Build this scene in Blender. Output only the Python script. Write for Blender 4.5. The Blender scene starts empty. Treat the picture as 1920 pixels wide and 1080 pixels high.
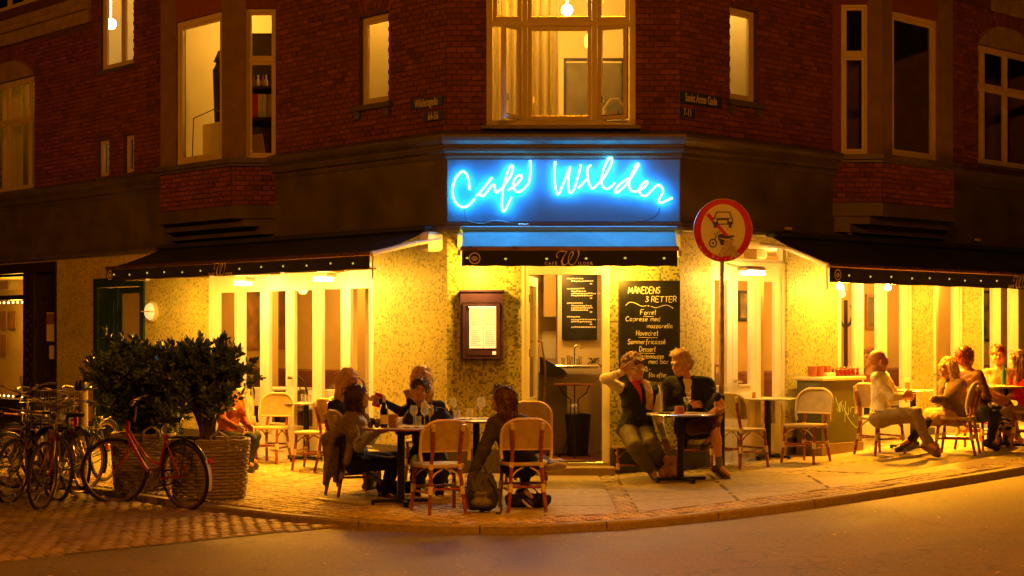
import bpy, math, random
import numpy as np
from mathutils import Matrix, Vector
random.seed(7)
sc = bpy.context.scene
COL = sc.collection
PI = math.pi
# ------------------------------------------------------------------ camera, world, lights
F, CX, HY, ZC = 3040.0, 960.0, 625.0, 1.73
cam_d = bpy.data.cameras.new('camera'); cam = bpy.data.objects.new('camera', cam_d); COL.objects.link(cam)
cam.location = (0, 0, ZC); cam.rotation_euler = (PI/2, 0, 0)
cam_d.sensor_width = 36; cam_d.lens = 36*F/1920; cam_d.shift_y = (HY-540)/1920; cam_d.clip_end = 400
sc.camera = cam
world = bpy.data.worlds.new('World'); sc.world = world; world.use_nodes = True
wn = world.node_tree.nodes; wl = world.node_tree.links
sky = wn.new('ShaderNodeTexSky'); sky.sky_type = 'NISHITA'; sky.sun_disc = False
sky.sun_elevation = math.radians(-4); sky.sun_rotation = math.radians(200)
wl.new(sky.outputs[0], wn['Background'].inputs[0]); wn['Background'].inputs[1].default_value = 0.003
sc.view_settings.view_transform = 'Standard'; sc.view_settings.look = 'None'
sc.view_settings.exposure = 0.8; sc.view_settings.gamma = 1.0
sc.render.engine = 'CYCLES'
sc.cycles.use_denoising = True
sc.cycles.max_bounces = 7; sc.cycles.diffuse_bounces = 4; sc.cycles.glossy_bounces = 3
sc.cycles.transmission_bounces = 4; sc.cycles.transparent_max_bounces = 14
sc.cycles.caustics_reflective = False; sc.cycles.caustics_refractive = False
sc.cycles.sample_clamp_indirect = 6
SODIUM = (1.0, 0.27, 0.004)
WARM = (1.0, 0.47, 0.035)
def lamp(name, loc, power, color=WARM, radius=0.1, typ='POINT', rot=None, spot=None, size=None):
    l = bpy.data.lights.new(name, typ); l.energy = power; l.color = color
    if typ in ('POINT', 'SPOT'): l.shadow_soft_size = radius
    if spot: l.spot_size = math.radians(spot); l.spot_blend = 0.6
    if size: l.shape = 'RECTANGLE'; l.size, l.size_y = size
    o = bpy.data.objects.new(name, l); COL.objects.link(o); o.location = loc
    if rot: o.rotation_euler = rot
    return o
# the three sodium street lamps over the junction (outside the frame), plus road fill spots
lamp('street_and_fill_light', (1.6, 6.5, 7.5), 740, SODIUM, 0.18)
lamp('street_and_fill_light', (9.5, 9.0, 6.6), 330, SODIUM, 0.18)
for p_, w_ in (((6.8, 12.8, 6.8), 900), ((-2.5, 10.0, 6.8), 480), ((1.5, 10.0, 7.0), 1150)): lamp('street_and_fill_light', p_, w_, SODIUM, 0.15, 'SPOT', rot=(0, 0, 0), spot=105)  # down-pointing sodium spots added as fill for the road
lamp('street_and_fill_light', (-13.0, 15.0, 6.5), 700, SODIUM, 0.18)

# ------------------------------------------------------------------ helpers: projection and wall frames
class Frame:
    def __init__(s, ox, oy, a): s.o = (ox, oy); s.a = a; s.ex = (math.cos(a), math.sin(a)); s.ey = (-math.sin(a), math.cos(a))
    def u(s, px, out=0.0):
        k = (px-CX)/F; ax = s.o[0]-s.ey[0]*out; ay = s.o[1]-s.ey[1]*out
        return (k*ay-ax)/(s.ex[0]-k*s.ex[1])
    def w(s, u, z=0.0, out=0.0):
        return Vector((s.o[0]+u*s.ex[0]-out*s.ey[0], s.o[1]+u*s.ex[1]-out*s.ey[1], z))
    def z(s, u, py, out=0.0):
        return ZC-(py-HY)*s.w(u, 0, out).y/F
    def uz(s, px, py, out=0.0):
        u = s.u(px, out); return u, s.z(u, py, out)
    def M(s, u=0.0, z=0.0, out=0.0):
        return Matrix.Translation(s.w(u, z, out)) @ Matrix.Rotation(s.a, 4, 'Z')
XL, XR, YC = -0.77, 1.99, 19.2
FL = Frame(XL, YC, -math.atan2(.7295, .684)); FC = Frame(XL, YC, 0.0); FR = Frame(XR, YC, math.atan2(.684, .729))
CW = XR-XL

def rnd(a, b): return random.uniform(a, b)

# ------------------------------------------------------------------ mesh builder
class MB:
    def __init__(s): s.v = []; s.f = []; s.m = []; s.mi = 0; s.T = None
    def add(s, vs, fs):
        n = len(s.v)
        if s.T is not None: vs = [tuple(s.T @ Vector(v)) for v in vs]
        s.v.extend([tuple(v) for v in vs]); s.f.extend([tuple(i+n for i in f) for f in fs]); s.m.extend([s.mi]*len(fs))
    def box(s, x0, x1, y0, y1, z0, z1, ch=0.0):
        if ch <= 0:
            s.add([(x0,y0,z0),(x1,y0,z0),(x1,y1,z0),(x0,y1,z0),(x0,y0,z1),(x1,y0,z1),(x1,y1,z1),(x0,y1,z1)],
                  [(0,3,2,1),(4,5,6,7),(0,1,5,4),(1,2,6,5),(2,3,7,6),(3,0,4,7)])
        else:
            c = ch; pts = lambda e, z: [(x0+e,y0+e,z),(x1-e,y0+e,z),(x1-e,y1-e,z),(x0+e,y1-e,z)]
            vs = pts(c, z0)+pts(0, z0+c)+pts(0, z1-c)+pts(c, z1)
            fs = [(0,3,2,1),(12,13,14,15)]
            for r in range(3):
                for i in range(4):
                    j = (i+1) % 4; fs.append((r*4+i, r*4+j, r*4+4+j, r*4+4+i))
            s.add(vs, fs)
    def quad(s, a, b, c, d): s.add([a, b, c, d], [(0, 1, 2, 3)])
    def tube(s, pts, r, n=8, closed=False, caps=True):
        P = [Vector(p) for p in pts]; m = len(P)
        if m < 2: return
        rr = r if isinstance(r, (list, tuple)) else [r]*m
        T = []
        for i in range(m):
            if closed: t = P[(i+1) % m]-P[(i-1) % m]
            else: t = P[min(i+1, m-1)]-P[max(i-1, 0)]
            if t.length < 1e-9: t = Vector((0, 0, 1))
            T.append(t.normalized())
        up = Vector((0, 0, 1)) if abs(T[0].z) < 0.9 else Vector((1, 0, 0))
        N = (up-T[0]*up.dot(T[0])).normalized(); vs = []
        for i in range(m):
            N = N-T[i]*N.dot(T[i])
            N = N.normalized() if N.length > 1e-6 else T[i].orthogonal().normalized()
            B = T[i].cross(N)
            for k in range(n):
                a = 2*PI*k/n; vs.append(tuple(P[i]+(N*math.cos(a)+B*math.sin(a))*rr[i]))
        fs = []
        for i in range(m if closed else m-1):
            j = (i+1) % m
            for k in range(n):
                l = (k+1) % n; fs.append((i*n+k, i*n+l, j*n+l, j*n+k))
        if not closed and caps:
            fs.append(tuple(range(n-1, -1, -1))); fs.append(tuple((m-1)*n+k for k in range(n)))
        s.add(vs, fs)
    def lathe(s, prof, n=16, cap=True, c=(0, 0, 0)):
        vs = []; fs = []; m = len(prof)
        for r, z in prof:
            for k in range(n):
                a = 2*PI*k/n; vs.append((c[0]+r*math.cos(a), c[1]+r*math.sin(a), c[2]+z))
        for i in range(m-1):
            for k in range(n):
                l = (k+1) % n; fs.append((i*n+k, i*n+l, (i+1)*n+l, (i+1)*n+k))
        if cap: fs.append(tuple(range(n-1, -1, -1))); fs.append(tuple((m-1)*n+k for k in range(n)))
        s.add(vs, fs)
    def prism(s, poly, y0, y1):      # poly in (x,z), extruded along y
        n = len(poly); vs = [(x, y0, z) for x, z in poly]+[(x, y1, z) for x, z in poly]
        fs = [tuple(range(n)), tuple(range(2*n-1, n-1, -1))]
        for i in range(n):
            j = (i+1) % n; fs.append((i, i+n, j+n, j))
        s.add(vs, fs)
    def prismz(s, poly, z0, z1):     # poly in (x,y), extruded along z
        n = len(poly); vs = [(x, y, z0) for x, y in poly]+[(x, y, z1) for x, y in poly]
        fs = [tuple(range(n-1, -1, -1)), tuple(range(n, 2*n))]
        for i in range(n):
            j = (i+1) % n; fs.append((i, j, j+n, i+n))
        s.add(vs, fs)
    def ball(s, c, r, n=10, m=7, sc_=(1, 1, 1)):
        prof = [(max(1e-4, math.sin(PI*i/m))*r, -math.cos(PI*i/m)*r) for i in range(m+1)]
        vs = []; fs = []
        for rr, z in prof:
            for k in range(n):
                a = 2*PI*k/n; vs.append((c[0]+rr*math.cos(a)*sc_[0], c[1]+rr*math.sin(a)*sc_[1], c[2]+z*sc_[2]))
        for i in range(m):
            for k in range(n):
                l = (k+1) % n; fs.append((i*n+k, i*n+l, (i+1)*n+l, (i+1)*n+k))
        s.add(vs, fs)
    def mesh(s, name, mats, smooth=False):
        me = bpy.data.meshes.new(name); me.from_pydata(s.v, [], s.f)
        if not isinstance(mats, (list, tuple)): mats = [mats]
        for m in mats: me.materials.append(m)
        if len(mats) > 1: me.polygons.foreach_set('material_index', np.array(s.m, dtype=np.int32))
        if smooth:
            me.polygons.foreach_set('use_smooth', np.ones(len(s.f), dtype=bool))
            try: me.set_sharp_from_angle(angle=math.radians(42))
            except Exception: pass
        me.update(); return me
    def build(s, name, mats, parent=None, M=None, smooth=False, **tags):
        return link(name, s.mesh(name, mats, smooth), parent, M, **tags)
WM = {}
def link(name, data, parent=None, M=None, **tags):
    """link an object; M is its WORLD matrix (parents are never rotated or moved after this)"""
    o = bpy.data.objects.new(name, data); COL.objects.link(o)
    M = M.copy() if M is not None else (WM[parent.name].copy() if parent is not None else Matrix.Identity(4))
    WM[o.name] = M
    if parent is not None:
        o.parent = parent; o.matrix_basis = WM[parent.name].inverted() @ M
    else: o.matrix_basis = M
    for k, v in tags.items(): o[k] = v
    return o
def thing(name, label, cat, M=None, group=None):
    o = link(name, None, None, M); o.empty_display_size = 0.2
    o['label'] = label; o['category'] = cat
    if group: o['group'] = group
    return o
def tag(o, label, cat, group=None):
    o['label'] = label; o['category'] = cat
    if group: o['group'] = group
    return o
KIDS = {}
def kids(o): return [c for c in bpy.data.objects if c.parent == o]
def copy_thing(root, M, label, group=None):
    def rec(o, parent):
        c = o.copy(); COL.objects.link(c)
        if parent is not None: c.parent = parent
        for ch in list(o.children): rec(ch, c)
        return c
    r = rec(root, None); r.matrix_basis = M; WM[r.name] = M.copy(); r['label'] = label
    if group: r['group'] = group
    return r
def TR(x, y, z, rz=0.0, s=1.0):
    m = Matrix.Translation((x, y, z)) @ Matrix.Rotation(rz, 4, 'Z')
    return m @ Matrix.Scale(s, 4) if s != 1.0 else m

# ------------------------------------------------------------------ materials
def _nt(name):
    m = bpy.data.materials.new(name); m.use_nodes = True
    return m, m.node_tree.nodes, m.node_tree.links, m.node_tree.nodes['Principled BSDF']
def pmat(name, col, rough=.6, metal=0., var=.18, scale=6., bump=.08, bscale=60., stretch=(1, 1, 1), col2=None, coat=0., spec=.5, trans=0.):
    m, N, L, b = _nt(name)
    tc = N.new('ShaderNodeTexCoord'); mp = N.new('ShaderNodeMapping'); mp.inputs['Scale'].default_value = stretch
    L.new(tc.outputs['Object'], mp.inputs[0])
    n = N.new('ShaderNodeTexNoise'); n.inputs['Scale'].default_value = scale; n.inputs['Detail'].default_value = 6
    L.new(mp.outputs[0], n.inputs['Vector'])
    r = N.new('ShaderNodeValToRGB'); r.color_ramp.elements[0].position = .3; r.color_ramp.elements[1].position = .7
    c2 = col2 or tuple(min(1, c*(1+var)) for c in col); c1 = tuple(c*(1-var) for c in col)
    r.color_ramp.elements[0].color = (*c1, 1); r.color_ramp.elements[1].color = (*c2, 1)
    L.new(n.outputs['Fac'], r.inputs[0]); L.new(r.outputs[0], b.inputs['Base Color'])
    rr = N.new('ShaderNodeMapRange'); rr.inputs['To Min'].default_value = max(0.02, rough-.1); rr.inputs['To Max'].default_value = min(1, rough+.1)
    L.new(n.outputs['Fac'], rr.inputs['Value']); L.new(rr.outputs[0], b.inputs['Roughness'])
    b.inputs['Metallic'].default_value = metal; b.inputs['Coat Weight'].default_value = coat
    b.inputs['Specular IOR Level'].default_value = spec
    if trans: b.inputs['Subsurface Weight'].default_value = trans; b.inputs['Subsurface Radius'].default_value = (.01, .004, .002)
    if bump:
        n2 = N.new('ShaderNodeTexNoise'); n2.inputs['Scale'].default_value = bscale; n2.inputs['Detail'].default_value = 4
        L.new(mp.outputs[0], n2.inputs['Vector'])
        bp = N.new('ShaderNodeBump'); bp.inputs['Strength'].default_value = bump; bp.inputs['Distance'].default_value = .01
        L.new(n2.outputs['Fac'], bp.inputs['Height']); L.new(bp.outputs[0], b.inputs['Normal'])
    return m
def transmat(name, col):
    m, N, L, b = _nt(name); b.inputs['Base Color'].default_value = (*col, 1); b.inputs['Roughness'].default_value = .9; t = N.new('ShaderNodeBsdfTranslucent'); t.inputs[0].default_value = (*col, 1)
    n = N.new('ShaderNodeTexNoise'); n.inputs['Scale'].default_value = 6; tc = N.new('ShaderNodeTexCoord'); mp = N.new('ShaderNodeMapping'); mp.inputs['Scale'].default_value = (6, 6, .2); L.new(tc.outputs['Object'], mp.inputs[0]); L.new(mp.outputs[0], n.inputs['Vector'])
    r = N.new('ShaderNodeMapRange'); r.inputs['To Min'].default_value = .75; r.inputs['To Max'].default_value = 1.1; L.new(n.outputs['Fac'], r.inputs['Value']); v = N.new('ShaderNodeVectorMath'); v.operation = 'SCALE'; v.inputs[0].default_value = col; L.new(r.outputs[0], v.inputs['Scale']); L.new(v.outputs[0], b.inputs['Base Color']); L.new(v.outputs[0], t.inputs[0])
    mx = N.new('ShaderNodeMixShader'); mx.inputs[0].default_value = .6; L.new(b.outputs[0], mx.inputs[1]); L.new(t.outputs[0], mx.inputs[2]); L.new(mx.outputs[0], N['Material Output'].inputs[0]); return m
def emat(name, col, strength):
    m, N, L, b = _nt(name); b.inputs['Base Color'].default_value = (*col, 1)
    b.inputs['Emission Color'].default_value = (*col, 1); b.inputs['Emission Strength'].default_value = strength
    return m
def glassmat(name, tint=(1, 1, 1), ior=1.5, rough=.0, rim_shine=0.):
    m, N, L, b = _nt(name); N.remove(b); out = N['Material Output']
    t = N.new('ShaderNodeBsdfTransparent'); t.inputs[0].default_value = (*tint, 1)
    g = N.new('ShaderNodeBsdfGlossy'); g.inputs['Roughness'].default_value = rough
    fr = N.new('ShaderNodeFresnel'); fr.inputs[0].default_value = ior
    ge = N.new('ShaderNodeNewGeometry'); mu = N.new('ShaderNodeMath'); mu.operation = 'MULTIPLY_ADD'; mu.inputs[1].default_value = -1; mu.inputs[2].default_value = 1; L.new(ge.outputs['Backfacing'], mu.inputs[0])
    m2 = N.new('ShaderNodeMath'); m2.operation = 'MULTIPLY'; L.new(mu.outputs[0], m2.inputs[0]); L.new(fr.outputs[0], m2.inputs[1])
    mx = N.new('ShaderNodeMixShader'); L.new(m2.outputs[0], mx.inputs[0]); L.new(t.outputs[0], mx.inputs[1]); L.new(g.outputs[0], mx.inputs[2])
    if rim_shine:  # whitish diffuse rim stands in for highlights on the glass
        df = N.new('ShaderNodeBsdfDiffuse'); df.inputs[0].default_value = (.9, .88, .8, 1); tl = N.new('ShaderNodeBsdfTranslucent'); tl.inputs[0].default_value = (.9, .88, .8, 1); a = N.new('ShaderNodeMixShader'); L.new(df.outputs[0], a.inputs[1]); L.new(tl.outputs[0], a.inputs[2])
        lw = N.new('ShaderNodeLayerWeight'); lw.inputs[0].default_value = .25; k = N.new('ShaderNodeMath'); k.operation = 'MULTIPLY_ADD'; k.inputs[1].default_value = .55; k.inputs[2].default_value = rim_shine; L.new(lw.outputs['Facing'], k.inputs[0])
        b2 = N.new('ShaderNodeMixShader'); L.new(k.outputs[0], b2.inputs[0]); L.new(mx.outputs[0], b2.inputs[1]); L.new(a.outputs[0], b2.inputs[2]); mx = b2
    L.new(mx.outputs[0], out.inputs[0]); return m
def mosaic_mat(name, lo, hi, share, size=.0235):
    """small glass-mosaic tiles: square cells of random tone, with joints"""
    m, N, L, b = _nt(name)
    tc = N.new('ShaderNodeTexCoord'); sp = N.new('ShaderNodeSeparateXYZ'); L.new(tc.outputs['Object'], sp.inputs[0])
    cb = N.new('ShaderNodeCombineXYZ'); L.new(sp.outputs['X'], cb.inputs[0]); L.new(sp.outputs['Z'], cb.inputs[1])
    sc_ = N.new('ShaderNodeVectorMath'); sc_.operation = 'SCALE'; sc_.inputs['Scale'].default_value = 1/size; L.new(cb.outputs[0], sc_.inputs[0])
    fl = N.new('ShaderNodeVectorMath'); fl.operation = 'FLOOR'; L.new(sc_.outputs[0], fl.inputs[0])
    fr = N.new('ShaderNodeVectorMath'); fr.operation = 'FRACTION'; L.new(sc_.outputs[0], fr.inputs[0])
    wn_ = N.new('ShaderNodeTexWhiteNoise'); wn_.noise_dimensions = '2D'; L.new(fl.outputs[0], wn_.inputs['Vector'])
    # big drifts in how many dark tiles there are
    nb = N.new('ShaderNodeTexNoise'); nb.inputs['Scale'].default_value = .12; nb.inputs['Detail'].default_value = 3; L.new(fl.outputs[0], nb.inputs['Vector'])
    nm = N.new('ShaderNodeMath'); nm.operation = 'MULTIPLY_ADD'; nm.inputs[1].default_value = .26; nm.inputs[2].default_value = -.13; L.new(nb.outputs['Fac'], nm.inputs[0])
    ad = N.new('ShaderNodeMath'); ad.operation = 'ADD'; L.new(wn_.outputs['Value'], ad.inputs[0]); L.new(nm.outputs[0], ad.inputs[1])
    r = N.new('ShaderNodeValToRGB'); r.color_ramp.interpolation = 'CONSTANT'
    e = r.color_ramp.elements; e[0].position = 0; e[0].color = (*lo, 1)
    mid = tuple(.55*a+.45*c for a, c in zip(lo, hi))
    e[1].position = share*.55; e[1].color = (*mid, 1)
    x = e.new(share); x.color = (*tuple(c*.9 for c in hi), 1)
    x = e.new(share+.3); x.color = (*hi, 1); x = e.new(.93); x.color = (*tuple(min(1, c*1.12) for c in hi), 1)
    L.new(ad.outputs[0], r.inputs[0])
    # joints
    s2 = N.new('ShaderNodeSeparateXYZ'); L.new(fr.outputs[0], s2.inputs[0])
    def edge(o):
        a = N.new('ShaderNodeMath'); a.operation = 'SUBTRACT'; L.new(o, a.inputs[0]); a.inputs[1].default_value = .5
        c = N.new('ShaderNodeMath'); c.operation = 'ABSOLUTE'; L.new(a.outputs[0], c.inputs[0]); return c.outputs[0]
    mx = N.new('ShaderNodeMath'); mx.operation = 'MAXIMUM'; L.new(edge(s2.outputs[0]), mx.inputs[0]); L.new(edge(s2.outputs[1]), mx.inputs[1])
    st = N.new('ShaderNodeMapRange'); st.inputs['From Min'].default_value = .40; st.inputs['From Max'].default_value = .48; L.new(mx.outputs[0], st.inputs['Value'])
    mc = N.new('ShaderNodeMixRGB'); mc.inputs[2].default_value = (.42, .40, .28, 1); L.new(r.outputs[0], mc.inputs[1])
    m5 = N.new('ShaderNodeMath'); m5.operation = 'MULTIPLY'; m5.inputs[1].default_value = .35; L.new(st.outputs[0], m5.inputs[0]); L.new(m5.outputs[0], mc.inputs[0])
    # grime drifting over the wall
    ng = N.new('ShaderNodeTexNoise'); ng.inputs['Scale'].default_value = 1.3; ng.inputs['Detail'].default_value = 5; L.new(tc.outputs['Object'], ng.inputs['Vector'])
    gm = N.new('ShaderNodeMapRange'); gm.inputs['From Min'].default_value = .3; gm.inputs['From Max'].default_value = .7; gm.inputs['To Min'].default_value = .82; gm.inputs['To Max'].default_value = 1.05; L.new(ng.outputs['Fac'], gm.inputs['Value'])
    vm = N.new('ShaderNodeVectorMath'); vm.operation = 'SCALE'; L.new(mc.outputs[0], vm.inputs[0]); L.new(gm.outputs[0], vm.inputs['Scale'])
    L.new(vm.outputs[0], b.inputs['Base Color']); b.inputs['Roughness'].default_value = .42
    bp = N.new('ShaderNodeBump'); bp.inputs['Strength'].default_value = .5; bp.inputs['Distance'].default_value = .002; bp.invert = True
    L.new(st.outputs[0], bp.inputs['Height']); L.new(bp.outputs[0], b.inputs['Normal'])
    return m
def weave_mat(name, c1, c2, scale=90.):
    m, N, L, b = _nt(name); tc = N.new('ShaderNodeTexCoord')
    ck = N.new('ShaderNodeTexChecker'); ck.inputs['Scale'].default_value = scale; ck.inputs[1].default_value = (*c1, 1); ck.inputs[2].default_value = (*c2, 1)
    L.new(tc.outputs['Object'], ck.inputs['Vector'])
    n = N.new('ShaderNodeTexNoise'); n.inputs['Scale'].default_value = 9; L.new(tc.outputs['Object'], n.inputs['Vector'])
    mx = N.new('ShaderNodeMixRGB'); mx.blend_type = 'MULTIPLY'; mx.inputs[0].default_value = .5; L.new(ck.outputs[0], mx.inputs[1]); L.new(n.outputs['Fac'], mx.inputs[2])
    L.new(mx.outputs[0], b.inputs['Base Color']); b.inputs['Roughness'].default_value = .5
    bp = N.new('ShaderNodeBump'); bp.inputs['Strength'].default_value = .4; bp.inputs['Distance'].default_value = .003
    L.new(ck.outputs['Fac'], bp.inputs['Height']); L.new(bp.outputs[0], b.inputs['Normal']); return m
def asphalt_mat():
    m, N, L, b = _nt('asphalt'); tc = N.new('ShaderNodeTexCoord')
    n1 = N.new('ShaderNodeTexNoise'); n1.inputs['Scale'].default_value = .9; n1.inputs['Detail'].default_value = 8; L.new(tc.outputs['Object'], n1.inputs['Vector'])
    v = N.new('ShaderNodeTexVoronoi'); v.inputs['Scale'].default_value = 75; L.new(tc.outputs['Object'], v.inputs['Vector'])
    r = N.new('ShaderNodeValToRGB'); r.color_ramp.elements[0].position = .3; r.color_ramp.elements[1].position = .72
    r.color_ramp.elements[0].color = (.066, .050, .024, 1); r.color_ramp.elements[1].color = (.122, .090, .040, 1)
    L.new(n1.outputs['Fac'], r.inputs[0])
    r2 = N.new('ShaderNodeValToRGB'); r2.color_ramp.elements[0].color = (.7, .7, .7, 1); r2.color_ramp.elements[1].color = (1.5, 1.5, 1.45, 1)
    sp = N.new('ShaderNodeSeparateColor'); L.new(v.outputs['Color'], sp.inputs[0]); L.new(sp.outputs[0], r2.inputs[0])
    mx = N.new('ShaderNodeMixRGB'); mx.blend_type = 'MULTIPLY'; mx.inputs[0].default_value = 1; L.new(r.outputs[0], mx.inputs[1]); L.new(r2.outputs[0], mx.inputs[2])
    # crazing and mended strips
    vc = N.new('ShaderNodeTexVoronoi'); vc.feature = 'DISTANCE_TO_EDGE'; vc.inputs['Scale'].default_value = .55; nd = N.new('ShaderNodeTexNoise'); nd.inputs['Scale'].default_value = 2.2; L.new(tc.outputs['Object'], nd.inputs['Vector'])
    va = N.new('ShaderNodeVectorMath'); va.operation = 'ADD'; L.new(tc.outputs['Object'], va.inputs[0]); L.new(nd.outputs['Color'], va.inputs[1]); L.new(va.outputs[0], vc.inputs['Vector'])
    cr = N.new('ShaderNodeMapRange'); cr.inputs['From Max'].default_value = .012; cr.inputs['To Min'].default_value = .45; L.new(vc.outputs['Distance'], cr.inputs['Value'])
    v2 = N.new('ShaderNodeTexVoronoi'); v2.inputs['Scale'].default_value = .33; L.new(va.outputs[0], v2.inputs['Vector']); s2 = N.new('ShaderNodeSeparateColor'); L.new(v2.outputs['Color'], s2.inputs[0]); pr = N.new('ShaderNodeMapRange'); pr.inputs['To Min'].default_value = .78; pr.inputs['To Max'].default_value = 1.12; L.new(s2.outputs[1], pr.inputs['Value'])
    mm = N.new('ShaderNodeMath'); mm.operation = 'MULTIPLY'; L.new(cr.outputs[0], mm.inputs[0]); L.new(pr.outputs[0], mm.inputs[1]); vs_ = N.new('ShaderNodeVectorMath'); vs_.operation = 'SCALE'; L.new(mx.outputs[0], vs_.inputs[0]); L.new(mm.outputs[0], vs_.inputs['Scale'])
    L.new(vs_.outputs[0], b.inputs['Base Color'])
    rr = N.new('ShaderNodeMapRange'); rr.inputs['To Min'].default_value = .5; rr.inputs['To Max'].default_value = .8; L.new(n1.outputs['Fac'], rr.inputs['Value']); L.new(rr.outputs[0], b.inputs['Roughness'])
    bp = N.new('ShaderNodeBump'); bp.inputs['Strength'].default_value = .5; bp.inputs['Distance'].default_value = .005
    L.new(v.outputs['Distance'], bp.inputs['Height']); L.new(bp.outputs[0], b.inputs['Normal']); return m
def randmat(name, cols, rough=.75, bump=.5, bscale=35.):
    """a tone of its own for every object / island, with grain"""
    m, N, L, b = _nt(name); g = N.new('ShaderNodeNewGeometry'); oi = N.new('ShaderNodeObjectInfo'); tc = N.new('ShaderNodeTexCoord')
    ad = N.new('ShaderNodeMath'); ad.operation = 'ADD'; L.new(g.outputs['Random Per Island'], ad.inputs[0]); L.new(oi.outputs['Random'], ad.inputs[1])
    fr = N.new('ShaderNodeMath'); fr.operation = 'FRACT'; L.new(ad.outputs[0], fr.inputs[0])
    r = N.new('ShaderNodeValToRGB'); e = r.color_ramp.elements; k = len(cols); e[0].color = (*cols[0], 1); e[1].color = (*cols[-1], 1)
    for i in range(1, k-1):
        x = e.new(i/(k-1)); x.color = (*cols[i], 1)
    L.new(fr.outputs[0], r.inputs[0])
    n = N.new('ShaderNodeTexNoise'); n.inputs['Scale'].default_value = bscale; n.inputs['Detail'].default_value = 5; L.new(tc.outputs['Object'], n.inputs['Vector'])
    mr = N.new('ShaderNodeMapRange'); mr.inputs['From Min'].default_value = .3; mr.inputs['From Max'].default_value = .7; mr.inputs['To Min'].default_value = .75; mr.inputs['To Max'].default_value = 1.2; L.new(n.outputs['Fac'], mr.inputs['Value'])
    vm = N.new('ShaderNodeVectorMath'); vm.operation = 'SCALE'; L.new(r.outputs[0], vm.inputs[0]); L.new(mr.outputs[0], vm.inputs['Scale'])
    L.new(vm.outputs[0], b.inputs['Base Color']); b.inputs['Roughness'].default_value = rough
    bp = N.new('ShaderNodeBump'); bp.inputs['Strength'].default_value = bump; bp.inputs['Distance'].default_value = .006
    L.new(n.outputs['Fac'], bp.inputs['Height']); L.new(bp.outputs[0], b.inputs['Normal']); return m

M_ = {}
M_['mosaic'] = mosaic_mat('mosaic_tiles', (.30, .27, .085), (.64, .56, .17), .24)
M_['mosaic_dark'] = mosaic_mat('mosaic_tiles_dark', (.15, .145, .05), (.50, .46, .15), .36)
M_['brick'] = randmat('red_brick', [(.13, .035, .022), (.20, .055, .032), (.17, .045, .028), (.25, .075, .042), (.10, .03, .02)], .85, .6, 45)
M_['mortar'] = pmat('mortar', (.11, .045, .03), .95, bump=.4)
M_['fascia'] = pmat('fascia_paint', (.105, .088, .062), .42, var=.28, scale=2.5, bump=.12, bscale=9)
M_['board'] = pmat('sign_board', (.02, .24, .46), .35, var=.1, scale=3, bump=.03)
M_['stone'] = pmat('sandstone', (.30, .22, .14), .85, var=.25, scale=5, bump=.3)
M_['plinth'] = pmat('granite_plinth', (.09, .075, .065), .6, var=.3, scale=30, bump=.2)
M_['white'] = pmat('white_paint', (.80, .77, .70), .38, var=.05, scale=3, bump=.05, bscale=20)
M_['cream'] = pmat('cream_paint', (.62, .53, .38), .45, var=.08, scale=3, bump=.05, bscale=20)
M_['green'] = pmat('dark_green_paint', (.02, .05, .03), .32, var=.2, scale=4, coat=.3)
M_['darkwood'] = pmat('dark_brown_paint', (.035, .018, .012), .4, var=.3, scale=4, stretch=(6, 6, 1))
M_['black'] = pmat('black_fabric', (.012, .012, .016), .7, var=.25, scale=14, bump=.2, bscale=300)
M_['awn'] = pmat('awning_fabric', (.028, .032, .045), .62, var=.25, scale=3, bump=.25, bscale=200)
M_['blackm'] = pmat('black_metal', (.015, .014, .014), .35, .4, var=.2)
M_['bronze'] = pmat('bronze_metal', (.30, .17, .12), .3, .75, var=.1)
M_['steel'] = pmat('steel', (.6, .58, .55), .22, 1., var=.1)
M_['galv'] = pmat('galvanised_steel', (.50, .46, .38), .38, .35, var=.25, scale=20)
M_['gold'] = pmat('printed_gold', (.95, .80, .55), .5, var=.05, bump=0)
M_['glass'] = glassmat('window_glass')
M_['tglass'] = glassmat('table_glass', (.95, .95, .92), 2.0, rim_shine=.06)
M_['room'] = pmat('room_wall', (.66, .55, .36), .8, var=.06, scale=1.2, bump=.03)
M_['neon_awn'] = pmat('neon_lit_awning_fabric', (.16, .50, .62), .6, var=.15, scale=3, bump=.2, bscale=200)  # awning fabric with the neon's blue light put into its colour
M_['roomtan'] = pmat('room_wall_tan', (.52, .36, .12), .8, var=.12, scale=1.0, bump=.03)
M_['curtain'] = transmat('curtain', (.85, .76, .52))
M_['wood'] = pmat('warm_wood', (.30, .13, .05), .4, var=.3, scale=5, stretch=(8, 1, 1))
M_['redwood'] = pmat('red_lacquered_bamboo', (.24, .055, .018), .28, var=.35, scale=18, coat=.4)
M_['rattan'] = pmat('cream_rattan', (.62, .50, .28), .45, var=.2, scale=60)
M_['weave'] = weave_mat('woven_rattan', (.66, .53, .28), (.44, .33, .16))
M_['dweave'] = weave_mat('woven_rattan_mesh', (.42, .27, .14), (.30, .18, .09))
M_['slab'] = randmat('granite_slab', [(.23, .18, .10), (.31, .25, .14), (.27, .22, .12)], .68, .35, 14)
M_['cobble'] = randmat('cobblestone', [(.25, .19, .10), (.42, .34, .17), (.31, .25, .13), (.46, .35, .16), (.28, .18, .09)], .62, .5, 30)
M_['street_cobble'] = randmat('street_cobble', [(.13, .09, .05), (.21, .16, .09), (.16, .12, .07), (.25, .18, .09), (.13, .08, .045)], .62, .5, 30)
M_['kerb'] = randmat('kerb_granite', [(.17, .13, .08), (.23, .18, .11)], .7, .4, 20)
M_['joint'] = pmat('joint_sand', (.10, .08, .06), .95, bump=.4)
M_['asphalt'] = asphalt_mat()
M_['red'] = pmat('red_enamel', (.70, .008, .02), .3, var=.05, bump=.02, coat=.3)
M_['signwhite'] = pmat('reflective_white', (.88, .90, .92), .35, var=.05, bump=.02)
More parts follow.
